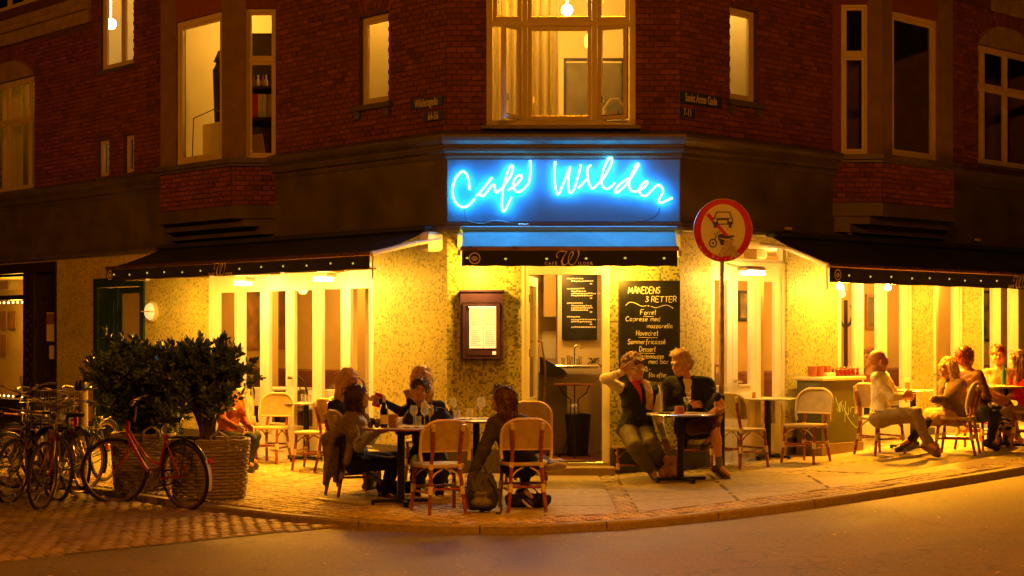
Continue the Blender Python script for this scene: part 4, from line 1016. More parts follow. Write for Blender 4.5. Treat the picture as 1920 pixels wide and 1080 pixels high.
# lights of the café
ceil = []
for fr, u, d, pw in ((FL, -7.4, 1.1, 48), (FL, -4.6, 1.1, 32), (FL, -2.6, 1.1, 32), (FC, 1.35, 1.15, 26), (FR, .95, 1.15, 28), (FR, 3.35, 1.1, 30), (FR, 5.4, 1.1, 26), (FR, 7.2, 1.1, 32), (FR, 9.4, 1.1, 36)):
    p = fr.w(u, 2.62, -d); lamp('cafe_lamp_light', p-Vector((0, 0, .14)), pw, (1, .42, .02), .09)
    mb = MB(); mb.ball((0, 0, 0), .085, 14, 10); mb.tube([(0, 0, .08), (0, 0, .25)], .01, 6)
    ceil.append(tag(mb.build('globe_lamp', M_['bulb'], None, Matrix.Translation(p), smooth=True), 'x', 'lamp', 'round glowing globe lamps hanging in the café'))
for o, s in zip(ceil, ('deep in the left room, seen through the leftmost panes', 'behind the leftmost folding door panes', 'behind the right half of the folding doors', 'inside the open café door', 'behind the white door right of the traffic sign', 'behind the three-leaf door beside the coat rack', 'behind the single narrow door on the right wing', 'behind the doors at the far right edge', 'deep in the room beyond the right edge')):
    o['label'] = 'round glowing globe lamp '+s
def picture(fr, px0, px1, py0, py1, d, label, col, col2, fm='wood', name='picture'):
    a, b = fr.u(px0, -d), fr.u(px1, -d); zb, za = fr.z((a+b)/2, py1, -d), fr.z((a+b)/2, py0, -d)
    t = thing(name, label, 'picture', fr.M((a+b)/2, zb, -d)); mb = MB(); ring(mb, a, b, zb, za, .045, d-.03, d); mb.build('frame', M_[fm], t, fr.M())
    mb = MB(); mb.box(a+.045, b-.045, d-.012, d-.004, zb+.045, za-.045); mb.build('canvas', pmat('canvas', col, .7, var=.5, scale=4, col2=col2), t, fr.M()); return t
picture(FL, 655, 684, 560, 617, 2.3, 'framed dark picture seen through the rightmost folding door pane', (.12, .08, .04), (.45, .32, .2))
picture(FL, 462, 545, 540, 655, 2.3, 'wide painting of trees and figures seen through the second and third folding door panes', (.30, .22, .07), (.50, .24, .08))
picture(FR, 1382, 1416, 545, 602, 2.3, 'dark poster with pale figure seen through the middle pane beside the traffic sign', (.06, .05, .03), (.5, .4, .2), 'darkwood')
picture(FR, 1622, 1652, 552, 618, 2.3, 'small framed print seen through the middle pane of the three-leaf door', (.4, .34, .2), (.1, .12, .06))
picture(FR, 1840, 1864, 545, 640, 2.3, 'dark poster with round shapes seen at the far right doors', (.05, .06, .04), (.4, .3, .18), 'darkwood')
# dark bar counter and back shelf behind the door beside the traffic sign
t = thing('bar_counter', 'dark bar counter seen through the panes right of the chalkboard', 'counter', FR.M(.9, FZ, -.9))
mb = MB(); mb.box(.1, 1.62, .8, 1.3, FZ, 1.30, .01); mb.build('counter_front', M_['darkwood'], t, FR.M()); mb = MB(); mb.box(.05, 1.66, .74, 1.36, 1.302, 1.35, .01); mb.build('counter_top', M_['wood'], t, FR.M())
t = thing('coffee_machine', 'steel coffee machine standing on the dark bar counter', 'coffee machine', FR.M(.35, 1.352, -1.0))
mb = MB(); mb.box(.2, .62, .9, 1.25, 1.352, 1.72, .02); mb.build('body', M_['steel'], t, FR.M()); mb = MB(); mb.box(.24, .58, .84, .90, 1.60, 1.68, .01); mb.box(.22, .60, .82, .92, 1.353, 1.375); mb.build('front', M_['blackm'], t, FR.M())
for i, (u, c) in enumerate(((.8, 'glass'), (.92, 'green'), (1.02, 'wood'))):
    mb = MB(); mb.lathe([(.035, 0), (.037, .17), (.014, .22), (.014, .30)], 10); tag(mb.build('bottle', M_[['tglass', 'green', 'wood'][i]], None, FR.M(u, 1.352, -1.05), smooth=True), ['clear', 'dark green', 'brown'][i]+' bottle standing on the bar counter behind the middle pane', 'bottle', 'bottles on the bar counter')
# dado, bench and skirting along the café's back walls; a folding screen, sideboards
for fr, a, b in ((FL, -9.19, -1.0), (FR, 1.72, 16)):
    mb = MB(); mb.box(a, b, 2.27, 2.298, FZ, 1.12); mb.box(a, b, 2.25, 2.30, 1.121, 1.16, .006); mb.box(a, b, 2.255, 2.27, FZ, FZ+.14, .004); k = a+.3
    while k < b-.5: mb.box(k, k+.42, 2.255, 2.27, FZ+.24, 1.02, .006); k += .55
    mb.build('wall_panelling', M_['wood'], B, fr.M())
    mb = MB(); mb.box(a+.1, b-.1, 1.85, 2.24, FZ+.30, FZ+.46, .03); mb.box(a+.1, b-.1, 2.14, 2.25, FZ+.46, FZ+.98, .03); tag(mb.build('wall_bench', pmat('bench_leather', (.16, .05, .025), .45, var=.2), None, fr.M()), 'long brown upholstered bench along the back wall of the '+('left' if fr is FL else 'right')+' room', 'bench')
for fr, u, w_, h_ in ((FL, -3.35, .07, 2.68), (FL, -5.4, .06, 2.68), (FL, -7.3, .10, 2.68), (FL, -1.75, .10, 2.68), (FR, 3.05, .08, 2.68), (FR, 5.0, .09, 2.68), (FR, 7.6, .12, 2.68)):
    mb = MB(); mb.box(u-w_, u+w_, 1.2, 1.2+2*w_, FZ, FZ+h_, .01); mb.box(u-w_-.03, u+w_+.03, 1.17, 1.23+2*w_, FZ+h_-.12, FZ+h_-.002, .01); mb.build('interior_column', M_['roomtan'], B, fr.M())
# coat rack
t = thing('coat_rack', 'dark bentwood coat rack seen through the first pane of the three-leaf door', 'coat rack', FR.M(FR.u(1586, -.9), FZ, -.9))
mb = MB(); mb.tube([(0, 0, 0), (0, 0, 2.0)], .028, 8); mb.lathe([(.2, 0), (.18, .03), (.03, .1)], 12); mb.build('post', M_['darkwood'], t, smooth=True)
for k in range(5):
    a = k*2*PI/5; mb = MB(); mb.tube([(.02*math.cos(a), .02*math.sin(a), 1.62), (.11*math.cos(a), .11*math.sin(a), 1.70), (.17*math.cos(a), .17*math.sin(a), 1.82), (.12*math.cos(a), .12*math.sin(a), 1.93)], .012, 6); mb.build('hook', M_['darkwood'], t, smooth=True)
# things seen through the open café door
D = lambda px, d: FC.u(px, -d)
DZ = lambda py, d: FC.z(0, py, -d)
t = thing('menu_board', 'dark menu board with chalk lines hanging inside the open café door', 'menu board', FC.M(D(1088, 1.7), DZ(637, 1.7), -1.7))
a, b_, zb, za = D(1055, 1.7), D(1118, 1.7), DZ(636, 1.7), DZ(503, 1.7)
mb = MB(); mb.box(a, b_, 1.70, 1.73, zb, za, .003); mb.build('board', M_['board_black'], t, FC.M()); mb = MB(); ring(mb, a-.01, b_+.01, zb-.01, za+.01, .014, 1.685, 1.74); mb.build('frame', M_['blackm'], t, FC.M())
mb = MB()
rr_ = random.Random(3)
for px0, py, n in ((1063, 522, 4), (1071, 527, 5), (1063, 541, 4), (1071, 546, 3), (1071, 550, 7), (1071, 554, 5), (1063, 568, 4), (1071, 573, 5), (1071, 577, 5), (1071, 581, 4), (1063, 594, 3), (1071, 599, 7), (1071, 603, 5), (1071, 613, 7)):
    x = D(px0, 1.7)
    for k in range(n*2):
        w = rr_.uniform(.012, .03); z = DZ(py, 1.7)+rr_.uniform(-.003, .003); mb.box(x, x+w, 1.695, 1.699, z-.009, z+.006); x += w+.006
for py in (532, 559, 585, 608): x = D(1106, 1.7); z = DZ(py, 1.7); mb.box(x, x+.03, 1.695, 1.699, z-.008, z+.008)
mb.build('chalk_lines', M_['chalk'], t, FC.M(), kind='stuff')
mb = MB(); mb.box(D(1016, 2.5), D(1043, 2.5), 2.52, 2.545, DZ(672, 2.5), DZ(620, 2.5)); mb.build('tiled_splashback', M_['white'], B, FC.M())
mb = MB(); mb.box(D(1019, 2.4), D(1042, 2.4), 2.1, 2.5, DZ(595, 2.4), 2.8, .01); tag(mb.build('wall_cupboard', M_['roomtan'], None, FC.M()), 'pale brown wall cupboard in the kitchen behind the open café door', 'cupboard')
t = thing('counter', 'kitchen counter with steel top inside the open café door', 'counter', FC.M(D(1090, 1.5), FZ, -1.5))
mb = MB(); mb.box(D(1013, 1.5), D(1120, 1.5), 1.25, 1.7, DZ(690, 1.5), DZ(684, 1.5), .01); mb.build('counter_top', M_['steel'], t, FC.M())
mb = MB(); mb.box(D(1010, 1.3), D(1062, 1.3), 1.05, 1.6, FZ+.02, DZ(697, 1.4), .01); mb.build('cabinet', M_['fascia'], t, FC.M())
mb = MB(); mb.prism([(D(1012, 1.0), DZ(668, 1.0)), (D(1012, 1.0), DZ(702, 1.0)), (D(1064, 1.0), DZ(702, 1.0)), (D(1058, 1.0), DZ(694, 1.0))], .95, 1.04); mb.build('slanted_top', M_['black'], t, FC.M())
mb = MB(); x, z = D(1077, 1.45), DZ(684, 1.45); mb.tube([(x, 1.45, z), (x, 1.45, z+.2), (x+.02, 1.43, z+.25), (x+.06, 1.40, z+.26), (x+.08, 1.38, z+.2)], .010, 8); tag(mb.build('tap', M_['steel'], None, FC.M(), smooth=True), 'tall curved steel tap on the counter inside the café door', 'tap')
for i, (px, h) in enumerate(((1056, .09), (1066, .12), (1071, .10), (1084, .08), (1088, .11))):
    mb = MB(); mb.lathe([(.022, 0), (.028, h), (.026, h), (.02, .01)], 12, cap=False); tag(mb.build('glass', M_['tglass'], None, FC.M(D(px, 1.4), DZ(684, 1.45)+.001, -1.4), smooth=True), ('leftmost clear glass on the kitchen counter, left of the tap', 'tall clear glass in the row left of the tap', 'clear glass standing closest to the left of the tap', 'low clear glass just right of the tap', 'rightmost clear glass on the counter, right of the tap')[i], 'glass', 'glasses beside the tap')
mb = MB(); r_ = random.Random(5)
for k in range(26): a = r_.uniform(0, 6.28); b_ = r_.uniform(0, 6.28); mb.tube([(0, 0, .03), (.05*math.cos(a), .04*math.sin(a), .06+.03*math.sin(b_)), (.08*math.cos(a), .06*math.sin(a), .03+.05*math.sin(b_))], .004, 4)
tag(mb.build('herb_bunch', M_['black'], None, FC.M(D(1113, 1.4), DZ(684, 1.45), -1.4)), 'dark bunch of herbs at the right end of the kitchen counter', 'plant')
t = thing('iron_table', 'small round iron table with red top standing inside the café door', 'table', FC.M(D(1077, .75), FZ, -.75))
zt = DZ(719, .75)-FZ; mb = MB(); mb.lathe([(.25, zt-.02), (.26, zt-.01), (.255, zt), (.001, zt)], 24); mb.build('tabletop', M_['redwood'], t, smooth=True)
for k in range(3):
    a = .5+k*2*PI/3; c, s = math.cos(a), math.sin(a); mb = MB(); mb.tube([(.22*c, .22*s, zt-.02), (.17*c, .17*s, zt-.12), (.05*c, .05*s, zt-.2), (.06*c, .06*s, .35), (.16*c, .16*s, .06), (.22*c, .22*s, .0)], .009, 6); mb.build('leg', M_['blackm'], t, smooth=True)
t = thing('waste_bin', 'dark bin with white bag behind the iron table', 'bin', FC.M(D(1083, 1.1), FZ, -1.1))
mb = MB(); mb.lathe([(.13, 0), (.17, .52), (.16, .52), (.125, .01)], 16, cap=False); mb.build('bin_body', M_['blackm'], t, smooth=True); mb = MB(); mb.box(-.13, .02, -.02, .13, .50, .64, .03); mb.build('bag', M_['paper'], t)
# furniture behind the folding doors: cloth tables and bentwood chair backs
for i, (px, d) in enumerate(((520, .9), (646, 1.0), (1640, .9))):
    fr = FL if px < 900 else FR
    t = thing('cloth_table', 'white-clothed table behind '+('the third folding door pane', 'the fifth folding door pane', 'the middle pane of the three-leaf door')[i], 'table', fr.M(fr.u(px, -d), FZ, -d))
    mb = MB(); mb.box(-.4, .4, -.35, .35, .72, .75, .005); mb.box(-.41, .41, -.36, -.352, .5, .75); mb.box(-.41, .41, .352, .36, .5, .75); mb.build('tablecloth', M_['paper'], t); mb = MB(); mb.tube([(0, 0, 0), (0, 0, .72)], .04, 8); mb.lathe([(.25, 0), (.22, .03), (.04, .05)], 12); mb.build('pedestal', M_['blackm'], t)
bc = [(571, .75, .3, 'behind the fourth folding door pane'), (620, .8, -.3, 'behind the fifth folding door pane'), (684, 1.3, .2, 'behind the rightmost folding door pane'), (480, .7, .1, 'behind the second folding door pane'), (1672, .8, .4, 'behind the third pane of the three-leaf door')]
proto = None
for px, d, r, s in bc:
    fr = FL if px < 900 else FR; M = fr.M(fr.u(px, -d), FZ, -d) @ Matrix.Rotation(r, 4, 'Z')
    if proto is None:
        t = proto = thing('bentwood_chair', 'dark bentwood chair '+s, 'chair', M, 'bentwood chairs inside the café')
        mb = MB(); mb.lathe([(.17, .44), (.2, .45), (.2, .47), (.17, .48)], 20); mb.build('seat', M_['darkwood'], t, smooth=True)
        mb = MB(); mb.tube([(.18, -.16, 0), (.17, -.15, .46), (.18, -.18, .7), (.15, -.2, .86), (.08, -.21, .92), (0, -.21, .935), (-.08, -.21, .92), (-.15, -.2, .86), (-.18, -.18, .7), (-.17, -.15, .46), (-.18, -.16, 0)], .014, 6); mb.build('back_hoop', M_['darkwood'], t, smooth=True)
        mb = MB(); mb.tube([(.1, -.16, .47), (.1, -.19, .7), (.06, -.2, .8), (0, -.2, .83), (-.06, -.2, .8), (-.1, -.19, .7), (-.1, -.16, .47)], .011, 6); mb.build('inner_hoop', M_['darkwood'], t, smooth=True)
        for x in (-.15, .15): mb = MB(); mb.tube([(x, .14, .46), (x*1.15, .19, 0)], .015, 6); mb.build('leg', M_['darkwood'], t, smooth=True)
    else: copy_thing(proto, M, 'dark bentwood chair '+s)

# ------------------------------------------------------------------ awnings
def stroke(mb, pts, w, y=0, th=.0015):
    """ribbon stroke in the x-z plane, facing -y"""
    P = [Vector((p[0], p[1])) for p in pts]; ws = w if isinstance(w, (list, tuple)) else [w]*len(P); L, R = [], []
    for i in range(len(P)):
        t = P[min(i+1, len(P)-1)]-P[max(i-1, 0)]; t = t.normalized() if t.length > 1e-9 else Vector((1, 0)); n = Vector((-t.y, t.x))
        L.append(P[i]+n*ws[i]/2); R.append(P[i]-n*ws[i]/2)
    n = len(P); vs = [(p.x, y, p.y) for p in L]+[(p.x, y, p.y) for p in R]
    mb.add(vs, [(n+i, n+i+1, i+1, i) for i in range(n-1)])
def bez(pts, k=6):
    """Catmull-Rom through the points"""
    P = [pts[0]]+list(pts)+[pts[-1]]; out = []
    for i in range(1, len(P)-2):
        for s in range(k):
            t = s/k; q = []
            for c in range(len(P[1])):
                a, b, d, e = P[i-1][c], P[i][c], P[i+1][c], P[i+2][c]
                q.append(.5*((2*b)+(-a+d)*t+(2*a-5*b+4*d-e)*t*t+(-a+3*b-3*d+e)*t**3))
            out.append(tuple(q))
    out.append(tuple(pts[-1])); return out
WL = [(595, 325), (570, 330), (545, 290), (560, 210), (620, 150), (700, 130), (790, 140), (880, 130), (850, 190), (790, 280), (740, 380), (715, 470), (740, 555), (800, 575), (870, 545), (930, 480), (1010, 360), (1075, 230), (1080, 160), (1045, 145), (990, 190), (950, 280), (925, 380), (930, 490), (980, 560), (1050, 570), (1130, 520), (1200, 410), (1250, 280), (1265, 190), (1240, 120)]
WW = [30, 40, 26, 20, 22, 34, 30, 14, 26, 22, 44, 66, 60, 44, 24, 16, 18, 34, 42, 30, 20, 18, 22, 30, 34, 28, 20, 18, 30, 50, 66]
def w_logo(h):
    """the restaurant's mark: script W between small capitals; h = height of the W"""
    s = h/460.; mb = MB(); pts = bez([(x, y, w) for (x, y), w in zip(WL, WW)], 5)
    stroke(mb, [((x-950)*s, (350-y)*s) for x, y, w in pts], [w*s*.95 for *_, w in pts]); me = mb.mesh('logo', M_['gold']); ms = [me]
    return me, s
LOGO, LS = w_logo(.165)
CAFE = text_mesh('CAFÉ', .040, 'gold', sx=1.15, bold=.0012); ILDER = text_mesh('ILDER', .040, 'gold', sx=1.15, bold=.0012)
def spaced(txt, size, gap, mat='gold'):
    c = bpy.data.curves.new('lettering', 'FONT'); c.body = txt; c.size = size; c.extrude = .0008; c.space_character = gap; c.offset = .0008; c.align_x = 'LEFT'; c.resolution_u = 3
    o = bpy.data.objects.new('tmp', c); COL.objects.link(o); bpy.context.view_layer.update()
    me = bpy.data.meshes.new_from_object(o.evaluated_get(bpy.context.evaluated_depsgraph_get())); bpy.data.objects.remove(o)
    me.transform(Matrix.Rotation(PI/2, 4, 'X')); me.materials.clear(); me.materials.append(M_[mat]); me.name = 'lettering'; return me
CAFE = spaced('CAFÉ', .048, 1.45); ILDER = spaced('ILDER', .048, 1.45)
def awning(fr, u0, u1, out, ztop, zbar, zval, label, logos, bulbs, sagn=8, cassette=None, topout=.10, arm=True, emblems=None):
    t = thing('awning', label, 'awning', fr.M((u0+u1)/2, zval, out))
    n = 28; vs = []; m = 7
    for i in range(n+1):
        u = u0+(u1-u0)*i/n
        for k in range(m):
            f = k/(m-1); s = (.018*math.sin(PI*f)*(1+.5*math.sin(i*.9)) if cassette is None else .004*math.sin(PI*f)); vs.append((u, -(topout+(out-.03-topout)*f), ztop+(zbar-ztop)*f-s))
    mb = MB(); mb.add(vs, [(i*m+k, i*m+k+1, (i+1)*m+k+1, (i+1)*m+k) for i in range(n) for k in range(m-1)])
    lo = [(x, y, z-.003) for x, y, z in vs]; mb.add(lo, [((i+1)*m+k, (i+1)*m+k+1, i*m+k+1, i*m+k) for i in range(n) for k in range(m-1)])
    mb.build('fabric', M_['awn' if cassette is None else 'neon_awn'], t, fr.M(), smooth=True)
    # valance: a hanging strip with a faint ripple
    vs = []
    N_ = 60
    for i in range(N_+1):
        u = u0+(u1-u0)*i/N_; r = .006*math.sin(i*1.3)+.004*math.sin(i*.37)
        vs += [(u, -out-.004, zbar-.03), (u, -out-.004-r*.5, (zbar+zval)/2), (u, -out-.004-r, zval+.004*math.sin(i*.8))]
    mb = MB(); mb.add(vs, [(3*i+k, 3*i+3+k, 3*i+4+k, 3*i+1+k) for i in range(N_) for k in (0, 1)]); mb.add([(x, y+.003, z) for x, y, z in vs], [(3*i+1+k, 3*i+4+k, 3*i+3+k, 3*i+k) for i in range(N_) for k in (0, 1)])
    mb.build('valance', M_['black'], t, fr.M(), smooth=True)
    mb = MB(); mb.box(u0-.02, u1+.02, -out-.012, -out+.035, zbar-.035, zbar+.022, .012); mb.build('front_bar', M_['bronze'], t, fr.M())
    mb = MB(); mb.box(u0-.03, u1+.03, -.20, -.06, ztop-.02, ztop+.05, .02) if cassette is None else mb.box(u0-.03, u1+.03, -cassette, -.06, ztop-.01, ztop+.05, .012); mb.build('cassette', M_['awn' if cassette is None else 'neon_awn'], t, fr.M())
    for u in logos:
        zc = (zbar-.03+zval)/2+.004; M = fr.M(u, zc, out+.016)
        link('logo', LOGO, t, M); link('lettering', CAFE, t, fr.M(u-.285, zc-.078, out+.0145)); link('lettering', ILDER, t, fr.M(u+.105, zc-.078, out+.0145))
    for u in (emblems or []):
        zc = (zbar-.03+zval)/2; mb = MB(); k = 24
        a = [(math.cos(2*PI*i/k), math.sin(2*PI*i/k)) for i in range(k+1)]
        stroke(mb, [(.062*x, .062*y) for x, y in a], .012); 
        for z, w in ((.018, .045), (.004, .075), (-.010, .075), (-.024, .045)): mb.box(-w/2, w/2, -.001, .0, z-.004, z+.004)
        mb.build('emblem', M_['gold'], t, fr.M(u, zc, out+.016))
    for u in bulbs:
        mb = MB(); mb.ball((0, 0, 0), .013, 8, 6, (1.3, .6, 1)); mb.build('bulb', M_['dimbulb'], t, fr.M(u, (zbar-.03+zval)/2+rnd(-.01, .01), out+.010), smooth=True)
    return t
ul0, ul1 = FL.u(200, 1.0), FL.u(693.5, 1.0)
lb_ = [FL.u(p, 1.0) for p in (215, 244, 277, 309, 343, 377, 450, 491, 532, 576, 621, 663)]
zb_ = FL.z(ul1, 474, 1.0); zv_ = FL.z(ul1, 503, 1.0)
AWL = awning(FL, ul0, ul1, 1.0, FL.z(-.3, 437)+.03, zb_, zv_, 'long dark awning with hanging valance over the folding doors on the left', [FL.u(415, 1.0)], lb_, emblems=[FL.u(208, 1.0)])
ur0 = FR.u(1555, 1.0); ur1 = ur0+7.2
zb_ = FR.z(ur0, 496, 1.0); zv_ = FR.z(ur0, 529, 1.0)
rb_ = [FR.u(p, 1.0) for p in (1591, 1631, 1670, 1709, 1742, 1779, 1808, 1838, 1868)]
AWR = awning(FR, ur0, ur1, 1.0, FR.z(1.4, 446)+.03, zb_, zv_, 'long dark awning over the doors and tables on the right wing', [FR.u(1909, 1.0)], rb_, emblems=[FR.u(1569, 1.0)])
uc0, uc1 = FC.u(866, .42), FC.u(1270, .42)
AWC = awning(FC, uc0, uc1, .42, FC.z(0, 431, .2), FC.z(0, 465, .42), FC.z(0, 499, .42), 'small awning with printed café logo over the open door under the neon sign', [FC.u(1067, .42)], [FC.u(p, .42) for p in (876, 948, 1025, 1099, 1172, 1245)], cassette=.15, topout=.13, emblems=[FC.u(890, .42)])
# end brackets and folding arms in white
def arm(t, fr, u, out, ztop, zbar, s):
    mb = MB(); mb.tube([(u+s*.30, -.16, ztop-.10), (u+s*.16, -.45, ztop-.15)], [.022, .026], 8); mb.tube([(u+s*.16, -.45, ztop-.15), (u+s*.02, -out+.02, zbar-.01)], [.03, .028], 8)
    mb.ball((u+s*.16, -.45, ztop-.15), .036, 10, 7); mb.ball((u+s*.02, -out+.02, zbar-.01), .036, 10, 7); mb.build('folding_arm', M_['white'], t, fr.M(), smooth=True)
    mb = MB(); mb.tube([(u+s*.05, -out+.01, zbar-.03), (u+s*.05, -out+.0, zbar-.3)], .012, 6); mb.build('arm_end', M_['white'], t, fr.M())
arm(AWL, FL, ul1, 1.0, 2.93, FL.z(ul1, 474, 1.0), .9); arm(AWR, FR, ur0, 1.0, 2.93, FR.z(ur0, 496, 1.0), -.9)
mb = MB(); u = FL.u(806, .14); mb.box(u-.06, u+.09, -.24, -.02, 2.70, 2.93, .03); mb.build('end_bracket', M_['white'], AWL, FL.M())
mb = MB(); mb.lathe([(.035, 0), (.035, .004)], 16); mb.build('badge', M_['paper'], AWL, FL.M(u+.02, 2.81, .243) @ Matrix.Rotation(PI/2, 4, 'X'))
for u in (uc0-.03, uc1+.03): mb = MB(); mb.box(u-.028, u+.028, -.2, -.02, 2.70, 2.90, .02); mb.box(u-.02, u+.02, -.44, -.18, 2.62, 2.70, .012); mb.build('end_bracket', M_['white'], AWC, FC.M())
# ------------------------------------------------------------------ lamps under the awnings
def heater(fr, px, py, out, label, w=.30):
    u = fr.u(px, out); z = fr.z(u, py, out); t = thing('awning_lamp', label, 'lamp', fr.M(u, z, out), 'lamps under the awnings')
    mb = MB(); mb.box(-w/2, w/2, -.055, .10, .0, .075, .025); mb.tube([(0, .08, .04), (0, out-.02, .12)], .012, 6); mb.build('housing', M_['white'], t)
    mb = MB(); mb.box(-w/2+.02, w/2-.02, -.062, .06, -.028, -.001, .012); mb.build('diffuser', M_['lampglow'], t)
    p = fr.w(u, z-.06, out); return p
HL = [heater(FL, 455, 531, .42, 'lit white lamp on the left awning, further from the door'), heater(FL, 606, 523, .42, 'lit white lamp on the left awning, nearer the café door'),
      heater(FR, 1412, 511, .42, 'lit white lamp above the door right of the traffic sign', .36)]
for p in HL: lamp('awning_lamp_light', p, 34, WARM, .07)
def glob(fr, px, py, out, label):
    u = fr.u(px, out); z = fr.z(u, py, out); mb = MB(); mb.ball((0, 0, 0), .042, 12, 8); mb.tube([(0, 0, .04), (0, 0, .2)], .008, 6)
    tag(mb.build('bare_bulb', M_['bulb'], None, fr.M(u, z, out), smooth=True), label, 'bulb', 'bare bulbs under the right awning'); return fr.w(u, z-.07, out)
GL = [glob(FR, 1574, 537, .30, 'round lit bulb hanging left of the coat rack pane'), glob(FR, 1665, 539, .30, 'round lit bulb hanging at the third pane of the three-leaf door')]
for p in GL: lamp('bulb_light', p, 12, WARM, .05)
# rest of the row of lamps under the awnings, hidden behind the valances
for fr, u, out, pw in ((FL, -5.4, .9, 150), (FL, -3.8, .9, 300), (FL, -2.2, .9, 320), (FL, -.9, .9, 260), (FR, 2.4, .9, 380), (FR, 3.9, .9, 560), (FR, 5.4, .9, 600), (FR, 6.9, .9, 520), (FR, 8.4, .9, 480)):
    lamp('awning_spot_light', fr.w(u, 2.33 if fr is FL else 2.23, out-.06), pw, (1, .34, .006), .05, 'SPOT', rot=(math.radians(-33), 0, fr.a), spot=124)
    mb = MB(); mb.box(-.12, .12, -.03, .03, 0, .04, .01); o = mb.build('spot_housing', M_['white'], AWL if fr is FL else AWR, fr.M(u, 2.46, out))
for fr, ua, ub, pw in ((FL, -6.0, -.3, 62), (FR, 1.9, 8.6, 78)):  # area strips added to even out the light on the walls
    lamp('awning_wall_fill', fr.w((ua+ub)/2, 2.46, .80), pw*1.25, WARM, typ='AREA', rot=(math.radians(22), 0, fr.a), size=(ub-ua, .05))
    mb = MB(); mb.box(ua, ub, -.83, -.77, 2.475, 2.50, .004); mb.build('fill_strip_housing', M_['white'], AWL if fr is FL else AWR, fr.M())
for x in (.55, 2.0): lamp('door_fill_spot', FC.w(x, 2.36, .40), 55, (1, .38, .012), .05, 'SPOT', rot=(math.radians(-24), 0, 0), spot=120)  # spots added to brighten the table and slabs before the door
for x in (.35, 2.05): lamp('door_awning_light', FC.w(x, 2.44, .33), 40, WARM, .05)
# round bulkhead lamp on the left wall
u, z = FL.uz(278, 584, .08); t = thing('bulkhead_lamp', 'round ribbed wall lamp glowing faintly beside the dark green door', 'lamp', FL.M(u, z, 0))
R90 = Matrix.Rotation(PI/2, 4, 'X')
mb = MB(); mb.lathe([(.155, -.0), (.16, .03), (.135, .05)], 24); mb.build('housing', M_['white'], t, FL.M(u, z, 0) @ R90, smooth=True)
mb = MB(); mb.lathe([(.13, .045), (.11, .085), (.06, .11), (.001, .118)], 24, cap=False); mb.build('lamp_shade', emat('dim_glow', (1., .60, .20), .5), t, FL.M(u, z, 0) @ R90, smooth=True)
mb = MB(); mb.box(-.14, .14, -.008, .008, .06, .125, .004); mb.build('guard', M_['white'], t, FL.M(u, z, 0) @ R90)
# ------------------------------------------------------------------ neon lettering
NE = thing('neon_sign', 'blue glowing handwritten neon lettering reading Café Wilder on a dark board', 'neon sign', FC.M(CW/2, 3.4, .06))
def npts(P, x0, y0, s): return [(x0+a/s, y0+b/s) for a, b in P]
S1 = (840, 290, 9.0); S2 = (1030, 285, 12.0); S3 = (1130, 285, 9.82)
NEON = [
 npts([(362, 590), (355, 500), (335, 390), (295, 310), (245, 285), (180, 330), (120, 420), (85, 540), (80, 660), (110, 770), (170, 850), (250, 885), (330, 865), (400, 800), (455, 740)], *S1),
 npts([(745, 385), (660, 490), (570, 600), (470, 705)], *S1),
 npts([(545, 630), (550, 680), (590, 700), (640, 650), (700, 570), (750, 510), (785, 520), (795, 590), (815, 640), (870, 600), (930, 540), (1010, 430), (1070, 330), (1095, 240), (1085, 190), (1050, 200), (1005, 300), (965, 420), (935, 540), (915, 680), (910, 860), (925, 945), (960, 940), (1010, 850), (1070, 715)], *S1),
 npts([(1010, 605), (1070, 560), (1150, 510), (1220, 430), (1245, 370), (1215, 345), (1160, 370), (1110, 440), (1100, 530), (1130, 600), (1190, 630), (1260, 590), (1350, 490), (1380, 380), (1392, 240), (1385, 100)], *S1),
 npts([(135, 215), (120, 370), (120, 560), (130, 740), (155, 880), (190, 950), (225, 920), (290, 770), (370, 570), (430, 420), (470, 345), (455, 430), (435, 560), (425, 720), (430, 860), (460, 915), (510, 900), (570, 800), (630, 600), (680, 420), (710, 285)], *S2),
 npts([(935, 295), (870, 350), (855, 430), (862, 570), (890, 700), (940, 800), (985, 820), (1040, 770), (1120, 690), (1210, 600), (1310, 440), (1390, 280), (1410, 180), (1385, 130), (1330, 160), (1250, 310), (1195, 480), (1175, 650), (1200, 770), (1280, 830), (1360, 800), (1440, 730), (1475, 690)], *S2),
 npts([(645, 820), (740, 720), (850, 600)], *S2),
 npts([(490, 480), (400, 530), (300, 610), (240, 690), (235, 735), (265, 750), (340, 690), (450, 580), (540, 450), (620, 320), (660, 240), (645, 215), (610, 250), (550, 380), (500, 500), (485, 600), (510, 690), (570, 730), (640, 715), (740, 670), (810, 600), (820, 550), (795, 540), (740, 580), (690, 650), (670, 710), (700, 780), (760, 810), (820, 790), (900, 710), (990, 620), (1050, 620), (1100, 680), (1105, 750), (1060, 830), (1030, 900), (1050, 930), (1100, 930), (1180, 890), (1280, 845)], *S3)]
yn = .10
for P in NEON:
    pts = bez([(FC.u(x, yn), FC.z(0, y, yn)) for x, y in P], 4)
    mb = MB(); mb.tube([(x, -yn, z) for x, z in pts], .0115, 8); mb.build('neon_tube', M_['neon'], NE, FC.M(), smooth=True)
    for q in (pts[2], pts[-3]): mb = MB(); mb.tube([(q[0], -.034, q[1]), (q[0], -yn+.01, q[1])], .006, 6); mb.build('bracket', M_['steel'], NE, FC.M())
mb = MB()
def wire(P): mb.tube([(FC.u(x, .07), -.07-.0, FC.z(0, y, .07)) for x, y in bez(P, 5)], .005, 5)
wire([(871, 392), (872, 404), (880, 415), (905, 419), (930, 413), (955, 418)]); mb.build('cable', M_['steel'], NE, FC.M()); mb = MB(); wire([(1236, 388), (1236, 396), (1225, 408), (1200, 415), (1165, 417)])
